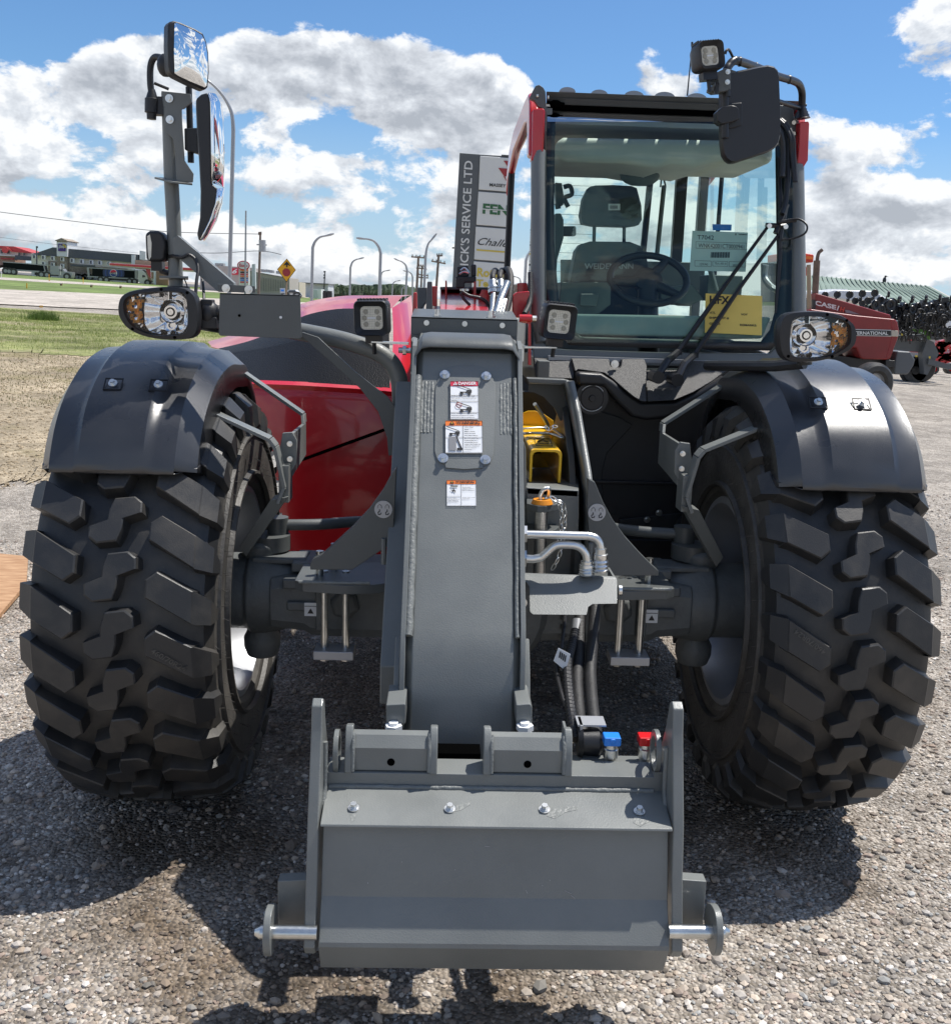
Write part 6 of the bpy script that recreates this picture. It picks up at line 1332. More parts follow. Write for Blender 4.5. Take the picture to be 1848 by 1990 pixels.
# ================================================================== background things
def root(name, v, x, y, Y, label, cat, group=None):
    p = at(v, x, y, Y); gz = hg(p.x, p.y)
    return empty(name, (p.x, p.y, gz), label, cat, group)
def bp_(name, m, mt, rt, **k):
    o = V((0, 0, 0)); q = rt
    while q: o = o+q.location; q = q.parent
    m.v = [(x-o.x, y-o.y, z-o.z) for x, y, z in m.v]
    k.setdefault('split', 1.2 if rt.parent is None and name not in ('crown', 'lettering', 'hydraulic_hose') else 0)
    return m.build(name, mt, rt, **k)
def gz_(v, x, Y):                                    # ground height under an image column at depth Y
    p = at(v, x, 0, Y); return hg(p.x, p.y)
def sl(m, v, L_, Y, t=.3): m.slab([at(v, x, y, Y) for x, y in L_], (0, t, 0)); return m
def drop(v, L_, Y): return L_
# hotel
Yh = 300
rt = root('hotel', 'G', 700, 500, Yh, 'long stucco hotel with dark slate roof and a square sign tower', 'hotel')
w_ = bp_('wall', sl(MB(), 'G', [(345, 235), (1440, 330), (1480, 330), (1480, 560), (345, 480)], Yh, 18), 'stucco', rt)
bp_('roof', sl(MB(), 'G', [(360, 240), (580, 165), (625, 168), (745, 180), (1520, 245), (1520, 330), (1440, 332), (345, 245)], Yh-1, 20), 'slate_roof', rt)
bp_('stone_facing', sl(sl(MB(), 'G', [(625, 260), (740, 268), (745, 440), (628, 430)], Yh-1.2, 1), 'G', [(530, 315), (1130, 380), (1400, 400), (1400, 480), (530, 440)], Yh-.4, 1), 'stone_wall', rt)
tw = bp_('tower', sl(MB(), 'G', [(622, 100), (740, 105), (740, 270), (625, 262)], Yh-2, 8), 'white_paint', rt)
bp_('tower_roof', sl(sl(MB(), 'G', [(603, 88), (675, 62), (748, 96), (745, 102), (605, 95)], Yh-2.5, 9), 'G', [(625, 92), (738, 98), (736, 110), (625, 104)], Yh-2.2, 8), 'stone_wall', rt)
sg = bp_('tower_sign', sl(MB(), 'G', [(640, 125), (720, 128), (720, 210), (640, 207)], Yh-2.3, .2), 'purple', tw)
m = MB(); o = at('G', 645, 188, Yh-2.5); text(m, 'Sleep', o, at('G', 715, 180, Yh-2.5)-o, at('G', 645, 140, Yh-2.5)-o, .02, .4); m.m = 1; m.tube(smooth([at('G', 690, 140, Yh-2.5), at('G', 715, 145, Yh-2.5), at('G', 718, 170, Yh-2.5)], 4), .25, 5); sgl = bp_('lettering', m, ['sign_white', 'gold_ink'], sg)
for x, y in ((478, 275), (580, 285), (685, 295), (795, 310), (900, 320), (1005, 330), (1100, 335), (480, 345), (580, 355), (685, 370), (1200, 345), (380, 268)):
    fr_ = bp_('window', sl(MB(), 'G', [(x-22, y-24), (x+22, y-20), (x+22, y+26), (x-22, y+22)], Yh-1.4, .3), 'white_paint', rt)
    bp_('pane', sl(MB(), 'G', [(x-16, y-18), (x+2, y-16), (x+2, y+18), (x-16, y+16)], Yh-1.5, .1), 'window_dark', fr_)
bp_('entrance_canopy', sl(MB(), 'G', [(770, 350), (1050, 362), (1050, 382), (780, 372)], Yh-8, 6), 'slate_roof', rt)
bp_('stair_block', sl(sl(MB(), 'G', [(1445, 250), (1485, 250), (1485, 420), (1445, 410)], Yh-1.6, 4), 'G', [(1535, 200), (1600, 212), (1600, 300), (1535, 300)], Yh-1, 4), 'white_paint', rt)
# red roofed building
rt = root('red_roofed_building', 'G', 100, 430, 330, 'white building with a red metal roof at the far left edge', 'building')
bp_('wall', sl(MB(), 'G', [(-200, 150), (60, 165), (345, 225), (345, 260), (-200, 262)], 330, 14), 'white_paint', rt)
bp_('roof', sl(sl(MB(), 'G', [(-200, 140), (150, 155), (345, 222), (300, 222), (130, 208), (80, 165), (20, 165), (-200, 190)], 329, 12), 'G', [(-200, 186), (20, 162), (80, 162), (130, 206), (345, 224), (345, 232), (125, 214), (78, 172), (20, 172), (-200, 196)], 328.5, 1), 'red_roof', rt)
for x, y in ((15, 215), (90, 220), (210, 240), (265, 240)): bp_('window', sl(MB(), 'G', [(x-10, y-18), (x+10, y-16), (x+10, y+16), (x-10, y+16)], 329, .3), 'window_dark', rt)
m = MB(); c = at('G', 53, 192, 328); m.cyl(c, c+V((0, .3, 0)), 1.0, 16); bp_('emblem', m, 'red_roof', rt)
rt = root('low_brown_shop', 'G', 80, 430, 320, 'low brown brick shop in front of the red roofed building', 'building')
bp_('wall', sl(MB(), 'G', [(-200, 240), (0, 250), (165, 262), (165, 330), (-200, 400)], 320, 8), 'brown_brick', rt)
bp_('sign_band', sl(MB(), 'G', [(10, 280), (150, 287), (150, 300), (10, 297)], 319.5, .3), 'red_roof', rt); bp_('roof', sl(MB(), 'G', [(165, 252), (345, 268), (345, 306), (165, 300)], 318, 8), 'slate_roof', rt); bp_('cornice', sl(MB(), 'G', [(-200, 236), (165, 256), (165, 265), (-200, 247)], 319, 3), 'stucco', rt)
# semi trucks
def semi(x0, Y, dark):
    pass
def wheel_row(rt, v, xs, ys, r, Y, mt='rubber'):
    for x, y in zip(xs, ys):
        m = MB(); c = at(v, x, y, Y); m.cyl(c, c+V((0, .35, 0)), r, 16); w = bp_('wheel', m, mt, rt); m = MB(); m.cyl(c-V((0, .03, 0)), c+V((0, .05, 0)), r*.5, 10); bp_('rim', m, 'galvanised', w)
Yt = 285
rt = root('semi_truck', 'G', 400, 490, Yt, 'grey semi truck with a long black tarped grain trailer, left one of the two trucks', 'semi truck', None)
bp_('trailer', sl(MB(), 'G', [(32, 325), (475, 365), (490, 425), (480, 428), (35, 405)], Yt, 2.5), 'tarp', rt)
bp_('trailer_frame', sl(sl(sl(MB(), 'G', [(28, 320), (545, 358), (545, 366), (28, 330)], Yt-.1, .3), 'G', [(35, 400), (545, 432), (545, 446), (35, 418)], Yt-.1, .3), 'G', [(475, 362), (485, 362), (500, 430), (490, 430)], Yt-.2, .2), 'galvanised', rt)
cb_ = bp_('cab', sl(sl(MB(), 'G', [(552, 365), (645, 370), (645, 470), (552, 465)], Yt, 2.4), 'G', [(645, 400), (690, 400), (705, 430), (790, 440), (792, 470), (785, 500), (755, 500), (740, 468), (705, 470), (690, 492), (645, 480)], Yt, 2.4), 'galvanised', rt)
bp_('window', sl(MB(), 'G', [(655, 408), (680, 408), (685, 430), (655, 430)], Yt-.1, .1), 'window_dark', cb_)
bp_('undercarriage', sl(MB(), 'G', [(380, 440), (700, 465), (700, 485), (380, 470)], Yt+.5, 1.5), 'black_metal', rt)
wheel_row(rt, 'G', (60, 100, 150, 455, 515, 735), (425, 430, 435, 465, 470, 487), .52*1.9, Yt-.2)
m = MB(); m.tube([at('G', 668, 470, Yt), at('G', 668, 360, Yt)], .12, 6); bp_('exhaust_stack', m, 'zinc', rt)
rt = root('semi_truck', 'G', 1500, 560, Yt, 'white semi truck whose black trailer carries a round red white and blue emblem', 'semi truck', None)
tl = bp_('trailer', sl(MB(), 'G', [(1015, 392), (1480, 425), (1482, 505), (1015, 485)], Yt, 2.5), 'tarp', rt)
bp_('trailer_frame', sl(sl(sl(sl(MB(), 'G', [(955, 385), (1515, 418), (1515, 428), (955, 394)], Yt-.1, .3), 'G', [(960, 480), (1515, 508), (1515, 520), (960, 492)], Yt-.1, .3), 'G', [(955, 388), (975, 388), (985, 480), (965, 480)], Yt-.2, .2), 'G', [(1482, 425), (1515, 428), (1515, 505), (1484, 505)], Yt-.1, .3), 'galvanised', rt)
m = MB(); c = at('G', 1250, 450, Yt-.12)
def disc(m, c, r, y, mt, a0=0, a1=2*pi, n=28): m.m = mt; m.slab([c+V((r*cos(a0+(a1-a0)*k/n), y, r*sin(a0+(a1-a0)*k/n))) for k in range(n if a1-a0 > 6 else n+1)], (0, .03, 0))
k_ = at('G', 1290, 450, Yt).x-c.x
for rr, mt in ((3.1, 0), (2.55, 1), (2.1, 0), (1.6, 1)):
    m.m = mt; m.slab([c+V((k_*rr*cos(a*pi/16), -.02*(4-rr), max(-k_*.95, min(k_*.95, k_*rr*sin(a*pi/16))))) for a in range(32)], (0, .02, 0))
disc(m, c, k_*1.05, -.12, 2); disc(m, c, k_*.95, -.16, 3, .35, pi-.1); disc(m, c, k_*.95, -.16, 4, pi+.1, 2*pi-.35)
m.m = 5; o = c+V((-k_*.75, -.2, -k_*.13)); text(m, 'PEPSI', o, (k_*1.5, 0, 0), (0, 0, k_*.32), .03); bp_('emblem', m, ['logo_mid_blue', 'logo_blue', 'white_paint', 'red_label', 'logo_blue', 'ink'], tl)
cb_ = bp_('cab', sl(sl(MB(), 'G', [(1518, 415), (1560, 412), (1600, 445), (1615, 480), (1690, 515), (1690, 560), (1650, 568), (1640, 545), (1610, 545), (1600, 568), (1540, 560), (1520, 540)], Yt, 2.4), 'G', [(1518, 415), (1560, 412), (1590, 440), (1518, 470)], Yt+.2, 2), 'white_paint', rt)
bp_('window', sl(MB(), 'G', [(1565, 470), (1590, 472), (1600, 492), (1565, 498)], Yt-.1, .1), 'window_dark', cb_)
bp_('undercarriage', sl(MB(), 'G', [(1080, 495), (1520, 520), (1520, 545), (1080, 520)], Yt+.5, 1.5), 'black_metal', rt)
wheel_row(rt, 'G', (1105, 1170, 1425, 1480, 1622), (520, 524, 540, 543, 555), .9, Yt-.2)
# parked cars
for i, (x, y, mt, lb) in enumerate(((825, 475, 'logo_blue', 'dark blue car parked between the two semi trucks'), (905, 480, 'white_paint', 'white car parked between the two semi trucks, beside the blue car'), (960, 478, 'galvanised', 'silver car parked between the two semi trucks, next to the rear of the white one'))):
    rt = root('parked_car', 'G', x, y+22, Yt+12, lb, 'car', 'cars parked between the semi trucks')
    b_ = bp_('body', sl(MB(), 'G', [(x-42, y+2), (x-25, y-3), (x-14, y-22), (x+14, y-20), (x+26, y+2), (x+40, y+8), (x+40, y+22), (x-42, y+18)], Yt+12, 1.8), mt, rt)
    bp_('window', sl(MB(), 'G', [(x-20, y-3), (x-12, y-17), (x+12, y-16), (x+20, y)], Yt+11.9, .1), 'window_dark', b_); wheel_row(rt, 'G', (x-26, x+24), (y+20, y+22), 1.1, Yt+11.8)
# fuel station
rt = root('fuel_station', 'G', 1600, 570, 270, 'red and white fuel station canopy on pillars beside the hotel', 'fuel station')
cn = bp_('canopy', sl(MB(), 'G', [(1195, 335), (1720, 368), (1900, 380), (2250, 400), (2250, 436), (1900, 418), (1720, 405), (1195, 365)], 270, 12), 'white_paint', rt)
bp_('red_band', sl(MB(), 'G', [(1205, 340), (1720, 372), (2250, 404), (2250, 428), (1720, 397), (1205, 362)], 269.7, .3), 'red_paint', cn)
bp_('shop', sl(MB(), 'G', [(1485, 305), (1850, 325), (1850, 580), (1640, 575), (1600, 410), (1485, 400)], 285, 8), 'brown_brick', rt)
bp_('pillar', sl(MB(), 'G', [(1655, 405), (1705, 408), (1705, 575), (1690, 575), (1690, 440), (1655, 436)], 269, 1), 'pale_wall', rt); bp_('red_panel', sl(MB(), 'G', [(1600, 402), (1655, 405), (1660, 500), (1640, 490)], 272, .5), 'red_paint', rt)
# shops to the right of the mast
rt = root('retail_building', '3', 180, 560, 200, 'dark taupe shop with a red square number panel behind the fuel price sign', 'building')
bp_('wall', sl(MB(), '3', [(0, 425), (95, 430), (345, 445), (345, 640), (0, 600)], 200, 10), 'taupe_wall', rt)
rp = bp_('sign_panel', sl(MB(), '3', [(205, 448), (252, 450), (252, 492), (205, 490)], 199.8, .2), 'red_label', rt)
m = MB(); o = at('3', 212, 484, 199.6); text(m, '6', o, at('3', 244, 484, 199.6)-o, at('3', 214, 454, 199.6)-o, .03, .3); bp_('lettering', m, 'white_paint', rp)
[bp_('roof_unit', sl(MB(), '3', [(x-12, y-10), (x+12, y-9), (x+12, y+6), (x-12, y+6)], 202, 2), 'galvanised', rt) for x, y in ((110, 424), (142, 425), (300, 437))]
rt = root('warehouse', '3', 480, 600, 160, 'long low taupe warehouse with roof units behind the stop ahead sign', 'building')
wl = bp_('wall', sl(MB(), '3', [(330, 466), (590, 512), (590, 660), (330, 640)], 160, 10), 'taupe_wall', rt)
m = MB()
for k in range(16): x = 340+k*16; m.slab([at('3', x, 500+k*2.2, 159.9), at('3', x+1.5, 500+k*2.2, 159.9), at('3', x+1.5, 600, 159.9), at('3', x, 600, 159.9)], (0, -.1, 0))
m.slab([at('3', 330, 468, 159.8), at('3', 590, 514, 159.8), at('3', 590, 518, 159.8), at('3', 330, 472, 159.8)], (0, -.2, 0)); bp_('wall_ribs', m, 'sign_grey', wl)
for x, y in ((412, 468), (445, 470), (468, 474), (512, 480), (540, 486)): bp_('roof_unit', sl(MB(), '3', [(x-11, y-14), (x+11, y-12), (x+11, y+6), (x-11, y+4)], 163, 2), 'galvanised', rt)
rt = root('beige_building', '3', 620, 600, 180, 'small plain beige building right of the warehouse', 'building'); bp_('wall', sl(MB(), '3', [(578, 536), (655, 540), (655, 640), (578, 640)], 180, 8), 'beige_wall', rt); m = MB(); m.slab([at('3', 620, 560, 179.8), at('3', 632, 560, 179.8), at('3', 632, 600, 179.8), at('3', 620, 600, 179.8)], (0, -.1, 0)); bp_('door', m, 'window_dark', rt)
rt = root('grey_building', '3', 750, 620, 200, 'wide pale grey metal building beyond the tall street lamp', 'building'); bp_('wall', sl(MB(), '3', [(655, 542), (845, 552), (845, 680), (655, 660)], 200, 10), 'pale_wall', rt); bp_('roof', sl(MB(), '3', [(650, 540), (848, 550), (848, 556), (650, 547)], 199, 12), 'sign_grey', rt)
rt = root('storage_container', '3', 780, 630, 150, 'white storage box with a grey door on the far lot', 'container'); bp_('body', sl(MB(), '3', [(740, 585), (800, 588), (800, 650), (740, 650)], 150, 4), 'white_paint', rt); m = MB(); m.slab([at('3', 750, 592, 149.9), at('3', 775, 593, 149.9), at('3', 775, 645, 149.9), at('3', 750, 645, 149.9)], (0, -.05, 0)); bp_('door', m, 'pale_wall', rt)
rt = root('wall_slab', '3', 352, 560, 120, 'tall pale concrete pylon left of the utility pole', 'pylon'); bp_('body', sl(MB(), '3', [(342, 422), (363, 420), (366, 585), (342, 585)], 120, .6), 'pale_wall', rt)
rt = root('price_sign', '3', 290, 550, 130, 'white fuel price pylon with a red oval badge on top and coloured price rows', 'sign')
pb = bp_('panel', sl(MB(), '3', [(258, 408), (300, 404), (322, 412), (322, 560), (258, 560)], 130, .6), 'white_paint', rt)
m = MB(); c = at('3', 288, 430, 129.8); m.slab([c+V((.80*cos(a*pi/12), 0, .58*sin(a*pi/12))) for a in range(24)], (0, -.1, 0)); m.m = 1; m.slab([c+V((.68*cos(a*pi/12), -.12, .46*sin(a*pi/12))) for a in range(24)], (0, -.02, 0)); m.m = 0; text(m, 'Esso', c+V((-.5, -.2, -.2)), (1.0, 0, 0), (0, 0, .4), .02); bp_('badge', m, ['red_label', 'white_paint'], pb)
for k in range(7): m = MB(); m.m = 0; m.slab([at('3', x, y, 129.8) for x, y in ((266, 458+k*13), (316, 459+k*13), (316, 467+k*13), (266, 466+k*13))], (0, -.1, 0)); bp_('price_row', m, ('orange_label', 'ink', 'red_label', 'orange_label', 'logo_blue', 'blue_plastic', 'red_label')[k], pb)
# poles and lamps
def base(v, x, Y): 
    p = at(v, x, 600, Y); return V((p.x, Y, hg(p.x, Y)-.1))
def lamp(v, pts, Y, r, label, armw=.5):
    """pts: foot, top of straight, way points, lamp end"""
    f = at(v, pts[0][0], pts[0][1], Y); g = V((f.x, f.y, hg(f.x, f.y)))
    rt = empty('street_lamp', g, label, 'street lamp', 'tall curved street lamps along the road')
    P_ = [at(v, x, y, Y) for x, y in pts]; n_ = (P_[1]-P_[0]).normalized(); foot = P_[0]+(P_[0]-P_[1])*((P_[0].z-g.z)/(P_[1].z-P_[0].z)) if P_[0].z > g.z else P_[0]
    cv_ = smooth(P_[1:], 5); L_ = [foot]+cv_; m = MB(); m.tube(L_, [r]+[r*(1-.55*i/len(cv_)) for i in range(len(cv_))], 8); bp_('pole', m, 'galvanised', rt)
    m = MB(); e = P_[-1]; d = (P_[-1]-P_[-2]).normalized(); m.tube([e-d*.1, e+d*.35, e+d*.6], [r*.55, r*.8, r*.4], 8); bp_('lamp_head', m, 'galvanised', rt)
lamp('1', [(1060, 1320), (1078, 600), (1070, 520), (1040, 455), (1000, 405), (965, 375)], 55, .11, 'nearest and tallest curved street lamp, behind the left mirrors')
lamp('H', [(475, 660), (485, 200), (505, 150), (545, 112), (600, 98)], 75, .11, 'curved street lamp arching right, just right of the stop ahead sign')
lamp('H', [(1055, 600), (1066, 250), (1050, 195), (1010, 145), (960, 128), (922, 124)], 80, .12, 'curved street lamp arching left, above the middle of the red engine cover')
lamp('H', [(802, 600), (808, 370), (825, 325), (855, 303), (882, 296)], 120, .12, 'smaller curved street lamp arching right above the tree line')
lamp('H', [(1280, 600), (1292, 395), (1280, 350), (1250, 322), (1222, 310)], 115, .12, 'curved street lamp arching left, just left of the group of utility poles')
lamp('H', [(1336, 600), (1340, 455), (1330, 425), (1310, 408), (1292, 404)], 150, .12, 'distant curved street lamp arching left, right beside the group of utility poles')
lamp('H', [(1436, 600), (1450, 290), (1458, 220), (1475, 165), (1498, 137)], 70, .09, 'curved street lamp standing among the utility poles with its head above them')
lamp('H', [(1068, 600), (1070, 440), (1078, 415), (1095, 402), (1115, 398)], 150, .11, 'distant curved street lamp arching right close behind the larger left arching one')
lamp('H', [(1165, 600), (1168, 520), (1178, 500), (1195, 488), (1210, 485)], 190, .12, 'small far street lamp arching right over the trees')
lamp('H', [(1245, 600), (1248, 556), (1255, 542), (1268, 536)], 230, .12, 'smallest and farthest street lamp, low above the engine cover')
def pole(name, v, x0, y0, x1, y1, Y, r, mt, label, cat, arms=(), group=None, extra=None):
    f = at(v, x0, y0, Y); g = V((f.x, f.y, hg(f.x, f.y))); rt = empty(name, g, label, cat, group); t = at(v, x1, y1, Y)
    foot = f+(f-t)*((f.z-g.z)/(t.z-f.z)); m = MB(); m.tube([foot, t], [r, r*.7], 8); bp_('pole', m, mt, rt)
    for ax_, ay, bx, by in arms:
        a, b = at(v, ax_, ay, Y-.1), at(v, bx, by, Y-.1); m = MB(); m.tube([a, b], r*.5, 6)
        for k in range(4): q = a+(b-a)*(k+.3)/3.6; m.cyl(q, q+V((0, 0, r*1.6)), r*.35, 6)
        bp_('crossarm', m, mt, rt)
    if extra: extra(rt)
    return rt
pole('flag_pole', '1', 1133, 1310, 1136, 972, 110, .12, 'galvanised', 'thin plain metal pole rising right of the nearest street lamp', 'pole')
def tf(rt): m = MB(); c = at('1', 1212, 1135, 90); m.cyl(c-V((0, 0, .5)), c+V((0, 0, .5)), .3, 12); m.cyl(c+V((-.5, 0, .1)), c+V((.4, 0, .1)), .06, 6); bp_('transformer', m, 'galvanised', rt)
pole('utility_pole', '1', 1195, 1350, 1203, 1070, 90, .13, 'weathered_wood', 'wooden utility pole with a small transformer left of the stop ahead sign', 'utility pole', ((1194, 1082, 1208, 1080),), 'wooden utility poles', tf)
pole('utility_pole', 'H', 1372, 600, 1390, 272, 110, .16, 'weathered_wood', 'utility pole with one wide crossarm, leftmost of the three near the sign tower', 'utility pole', ((1328, 278, 1447, 288),), 'wooden utility poles')
pole('utility_pole', 'H', 1410, 600, 1420, 352, 150, .16, 'weathered_wood', 'farther utility pole with stacked crossarms in the middle of the three near the sign tower', 'utility pole', ((1392, 355, 1450, 360), (1370, 375, 1462, 385), (1385, 430, 1475, 440), (1390, 455, 1475, 460)), 'wooden utility poles')
pole('utility_pole', 'H', 1538, 600, 1563, 262, 100, .15, 'weathered_wood', 'leaning utility pole with two crossarms, nearest to the sign tower', 'utility pole', ((1545, 272, 1597, 268), (1500, 315, 1622, 337)), 'wooden utility poles')
pole('lattice_mast', 'H', 582, 560, 590, 400, 200, .15, 'sign_grey', 'short dark mast with boxes between two street lamps', 'mast', ((578, 410, 596, 410), (578, 440, 594, 440), (576, 462, 594, 462)))
for (x0, y0, x1, y1, top, lb) in ((470, 330, 468, 440, 0, 'thin dark lamp post before the hotel, right one of three'), (405, 340, 403, 168, 1, 'tallest thin dark lamp post before the hotel, in the middle of three'), (375, 340, 377, 225, 0, 'short thin dark post before the hotel, left one of three')):
    pass
pole('lamp_post', 'G', 405, 350, 402, 165, 290, .25, 'sign_grey', 'thin dark lamp post with a short top bar before the hotel roof', 'lamp post', ((396, 168, 418, 170),))
def wire(L_, label, Y0, Y1):
    n = len(L_); P_ = smooth([at('1', x, y, Y0+(Y1-Y0)*i/(n-1)) for i, (x, y) in enumerate(L_)], 6); m = MB(); m.tube(P_, .035, 4); o = m.build('overhead_wire', 'sign_grey'); tag(o, label, 'wire', 'overhead wires'); return o
wire([(-80, 965), (0, 978), (350, 1022), (760, 1068), (1200, 1080)], 'highest overhead wire crossing the sky left of the mast', 90, 90)
wire([(-80, 1085), (0, 1095), (260, 1128), (640, 1168)], 'lower overhead wire passing above the hotel roof', 200, 200)
wire([(820, 1162), (1000, 1168), (1200, 1158), (1300, 1175)], 'short sagging wire running to the pole with the transformer', 90, 90)
# road signs
rt = root('road_sign', '1', 1324, 1300, 50, 'yellow diamond sign with a black arrow over a red octagon on a wooden post', 'road sign')
g0 = rt.location; m = MB(); a = at('1', 1322, 1355, 50); b = at('1', 1326, 1290, 50); m.tube([a+(a-b)*(a.z-g0.z)/(b.z-a.z), b], .05, 6); bp_('post', m, 'tan_box', rt)
pl = bp_('panel', sl(MB(), '1', [(1325, 1193), (1367, 1246), (1323, 1303), (1280, 1243)], 49.9, .02), 'ink', rt)
bp_('yellow_face', sl(MB(), '1', [(1325, 1196), (1364, 1246), (1323, 1299), (1283, 1243)], 49.87, .02), 'sign_yellow', pl)
m = MB(); m.slab([at('1', x, y, 49.84) for x, y in ((1325, 1206), (1342, 1228), (1328, 1222), (1328, 1233), (1322, 1233), (1322, 1222), (1308, 1226))], (0, .01, 0)); bp_('arrow', m, 'ink', pl)
m = MB(); c = at('1', 1323, 1257, 49.84); r_ = (at('1', 1342, 1257, 49.84)-c).length; m.slab([c+V((r_*cos(pi/8+k*pi/4), 0, r_*sin(pi/8+k*pi/4))) for k in range(8)], (0, .01, 0)); bp_('octagon', m, 'maroon_ink', pl)
rt = root('notice_board', 'H', 225, 600, 90, 'small blue and white information board left of the pickup', 'sign'); m = sl(MB(), 'H', [(205, 547), (246, 547), (246, 590), (205, 590)], 90, .1); bp_('panel', m, 'pale_wall', rt); m = sl(MB(), 'H', [(212, 560), (240, 560), (238, 575), (212, 575)], 89.9, .05); m.v and bp_('marking', m, 'blue_plastic', rt)
rt = root('pickup_truck', 'H', 300, 600, 95, 'white pickup truck parked behind the stop ahead sign', 'pickup truck'); b_ = bp_('body', sl(MB(), 'H', [(232, 590), (262, 580), (275, 560), (335, 560), (352, 582), (368, 596), (368, 612), (232, 612)], 95, 1.8), 'white_paint', rt); bp_('window', sl(MB(), 'H', [(272, 584), (283, 566), (332, 566), (342, 588)], 94.9, .1), 'window_dark', b_); wheel_row(rt, 'H', (250, 350), (610, 612), .4, 94.8)
# markers and bollards in the verge
for i, (x, y, h, mt, lb) in enumerate(((668, 590, 30, 'dirty_brown', 'brown marker post beside the far path, leftmost of three'), (1000, 608, 32, 'dirty_brown', 'brown marker post beside the far path, middle one of three'), (1322, 620, 32, 'dirty_brown', 'brown marker post beside the far path, rightmost of three'))):
    g = ong('G', x, y); rt = empty('marker_post', g, lb, 'post', 'brown posts along the path'); m = sl(MB(), 'G', [(x-9, y-h), (x+9, y-h), (x+9, y+2), (x-9, y+2)], g.y, .3); bp_('post', m, mt, rt); bp_('reflector', sl(MB(), 'G', [(x-6, y-h+3), (x+6, y-h+3), (x+6, y-h+9), (x-6, y-h+9)], g.y-.05, .05), 'white_label', rt)
for i, (x, y, h, lb) in enumerate(((295, 622, 62, 'thin yellow snow stake in the far grass at the left'), (540, 540, 80, 'thin white stake with an orange flag below the left semi truck'), (915, 570, 70, 'thin yellow stake in the far grass below the parked cars'), (15, 508, 70, 'white marker pole at the far left edge of the grass'))):
    g = ong('G', x, y); rt = empty('marker_stake', g, lb, 'stake', 'thin stakes in the far grass'); m = MB(); m.tube([g, at('G', x, y-h, g.y)], .05, 6); bp_('stake', m, 'sign_yellow' if i != 3 else 'white_label', rt)
    if i == 1: bp_('flag', sl(MB(), 'G', [(x, y-10), (x+10, y-10), (x+10, y), (x, y)], g.y, .05), 'orange_label', rt)
g = ong('1', 190, 1425); rt = empty('survey_flag', g, 'tiny yellow survey flag on a wire at the near edge of the road', 'flag'); m = MB(); m.tube([g, at('1', 190, 1412, g.y)], .01, 5); bp_('wire', m, 'zinc', rt); bp_('pennant', sl(MB(), '1', [(183, 1410), (197, 1410), (197, 1420), (183, 1420)], g.y, .01), 'sign_yellow', rt)
# far machinery lot objects
for x, y, w, h, mt, lb in ((585, 590, 16, 22, 'sign_grey', 'dark bin on the far lot, left one of two'), (625, 592, 22, 22, 'sign_grey', 'dark bin on the far lot, right one of two')):
    rt = root('bin', 'H', x, 620, 80, lb, 'bin', 'dark bins beyond the engine cover'); bp_('body', sl(MB(), 'H', [(x-w, y-4), (x-w+6, y-h-2), (x+w-6, y-h+2), (x+w, y), (x+w, y+60), (x-w, y+60)], 80, .8), 'black_plastic', rt, bevel=.05); bp_('lid', sl(MB(), 'H', [(x-w, y-h), (x+w, y-h+2), (x+w, y-h+6), (x-w, y-h+4)], 79.9, .9), 'sign_grey', rt)
# trees on the horizon
def tree(v, x, y, w, h, Y, mt, label, con):
    b_ = at(v, x, y, Y); c = at(v, x, y-h*.5, Y); rw = (at(v, x+w/2, y, Y)-b_).length; rh = (at(v, x, y-h, Y)-b_).length; g = V((b_.x, Y, hg(b_.x, Y))); rt = empty('conifer_tree' if con else 'broadleaf_tree', g, label, 'tree', 'trees on the horizon'); rnd = random.Random(int(x*7+y))
    m = MB(); m.tube([g, V((b_.x, Y, b_.z+rh*.8))], [rw*.09, rw*.03], 6); bp_('trunk', m, 'bark', rt); m = MB()
    for k in range(420):
        t = rnd.random()**.8; rr = rw*((1-t)*.95+.08 if con else math.sqrt(max(.05, 1-(2*t-1)**2))); a = rnd.random()*2*pi; q = rr*math.sqrt(rnd.random())*rnd.uniform(.7, 1.15)
        p = V((b_.x+q*cos(a), Y+q*sin(a), b_.z+rh*(.08+.92*t))); s_ = rw*.14*rnd.uniform(.5, 1.3); d1 = V((rnd.uniform(-1, 1), rnd.uniform(-1, 1), rnd.uniform(-.6, .6))).normalized()*s_; d2 = V((rnd.uniform(-1, 1), rnd.uniform(-1, 1), rnd.uniform(-1, 1))).normalized()*s_
        m.add([p-d1, p+d2, p+d1, p-d2*.7], [(0, 1, 2, 3)])
    bp_('crown', m, mt, rt)
TL = [(640, 570, 40, 55, 0), (665, 575, 44, 60, 1), (690, 578, 36, 48, 0), (735, 580, 60, 65, 0), (775, 582, 40, 45, 0), (838, 590, 44, 62, 1), (875, 590, 34, 68, 1), (905, 590, 46, 76, 1), (940, 592, 40, 60, 0), (968, 594, 40, 80, 1), (1000, 596, 40, 50, 0), (1030, 596, 30, 44, 0), (1090, 598, 44, 40, 0), (1130, 600, 46, 44, 0), (1185, 600, 40, 52, 1), (1215, 600, 44, 42, 0), (1250, 600, 30, 30, 0)]
names = ['first', 'second', 'third', 'fourth', 'fifth', 'sixth', 'seventh', 'eighth', 'ninth', 'tenth', 'eleventh', 'twelfth', 'thirteenth', 'fourteenth', 'fifteenth', 'sixteenth', 'seventeenth']
for i, (x, y, w, h, con) in enumerate(TL): tree('H', x, y+6, w, h, 230+(i*37 % 40), 'leaf_dark' if con else 'leaf_mid', f'{"pointed dark spruce" if con else "rounded green tree"} on the horizon, {names[i]} tree from the left', con)
m = MB()
for k in range(90): x = 600+k*7.6; p = at('H', x, 600+random.uniform(-6, 6), 290); s_ = random.uniform(2, 4); m.ball(p, s_, (1, 1, .8), 4)
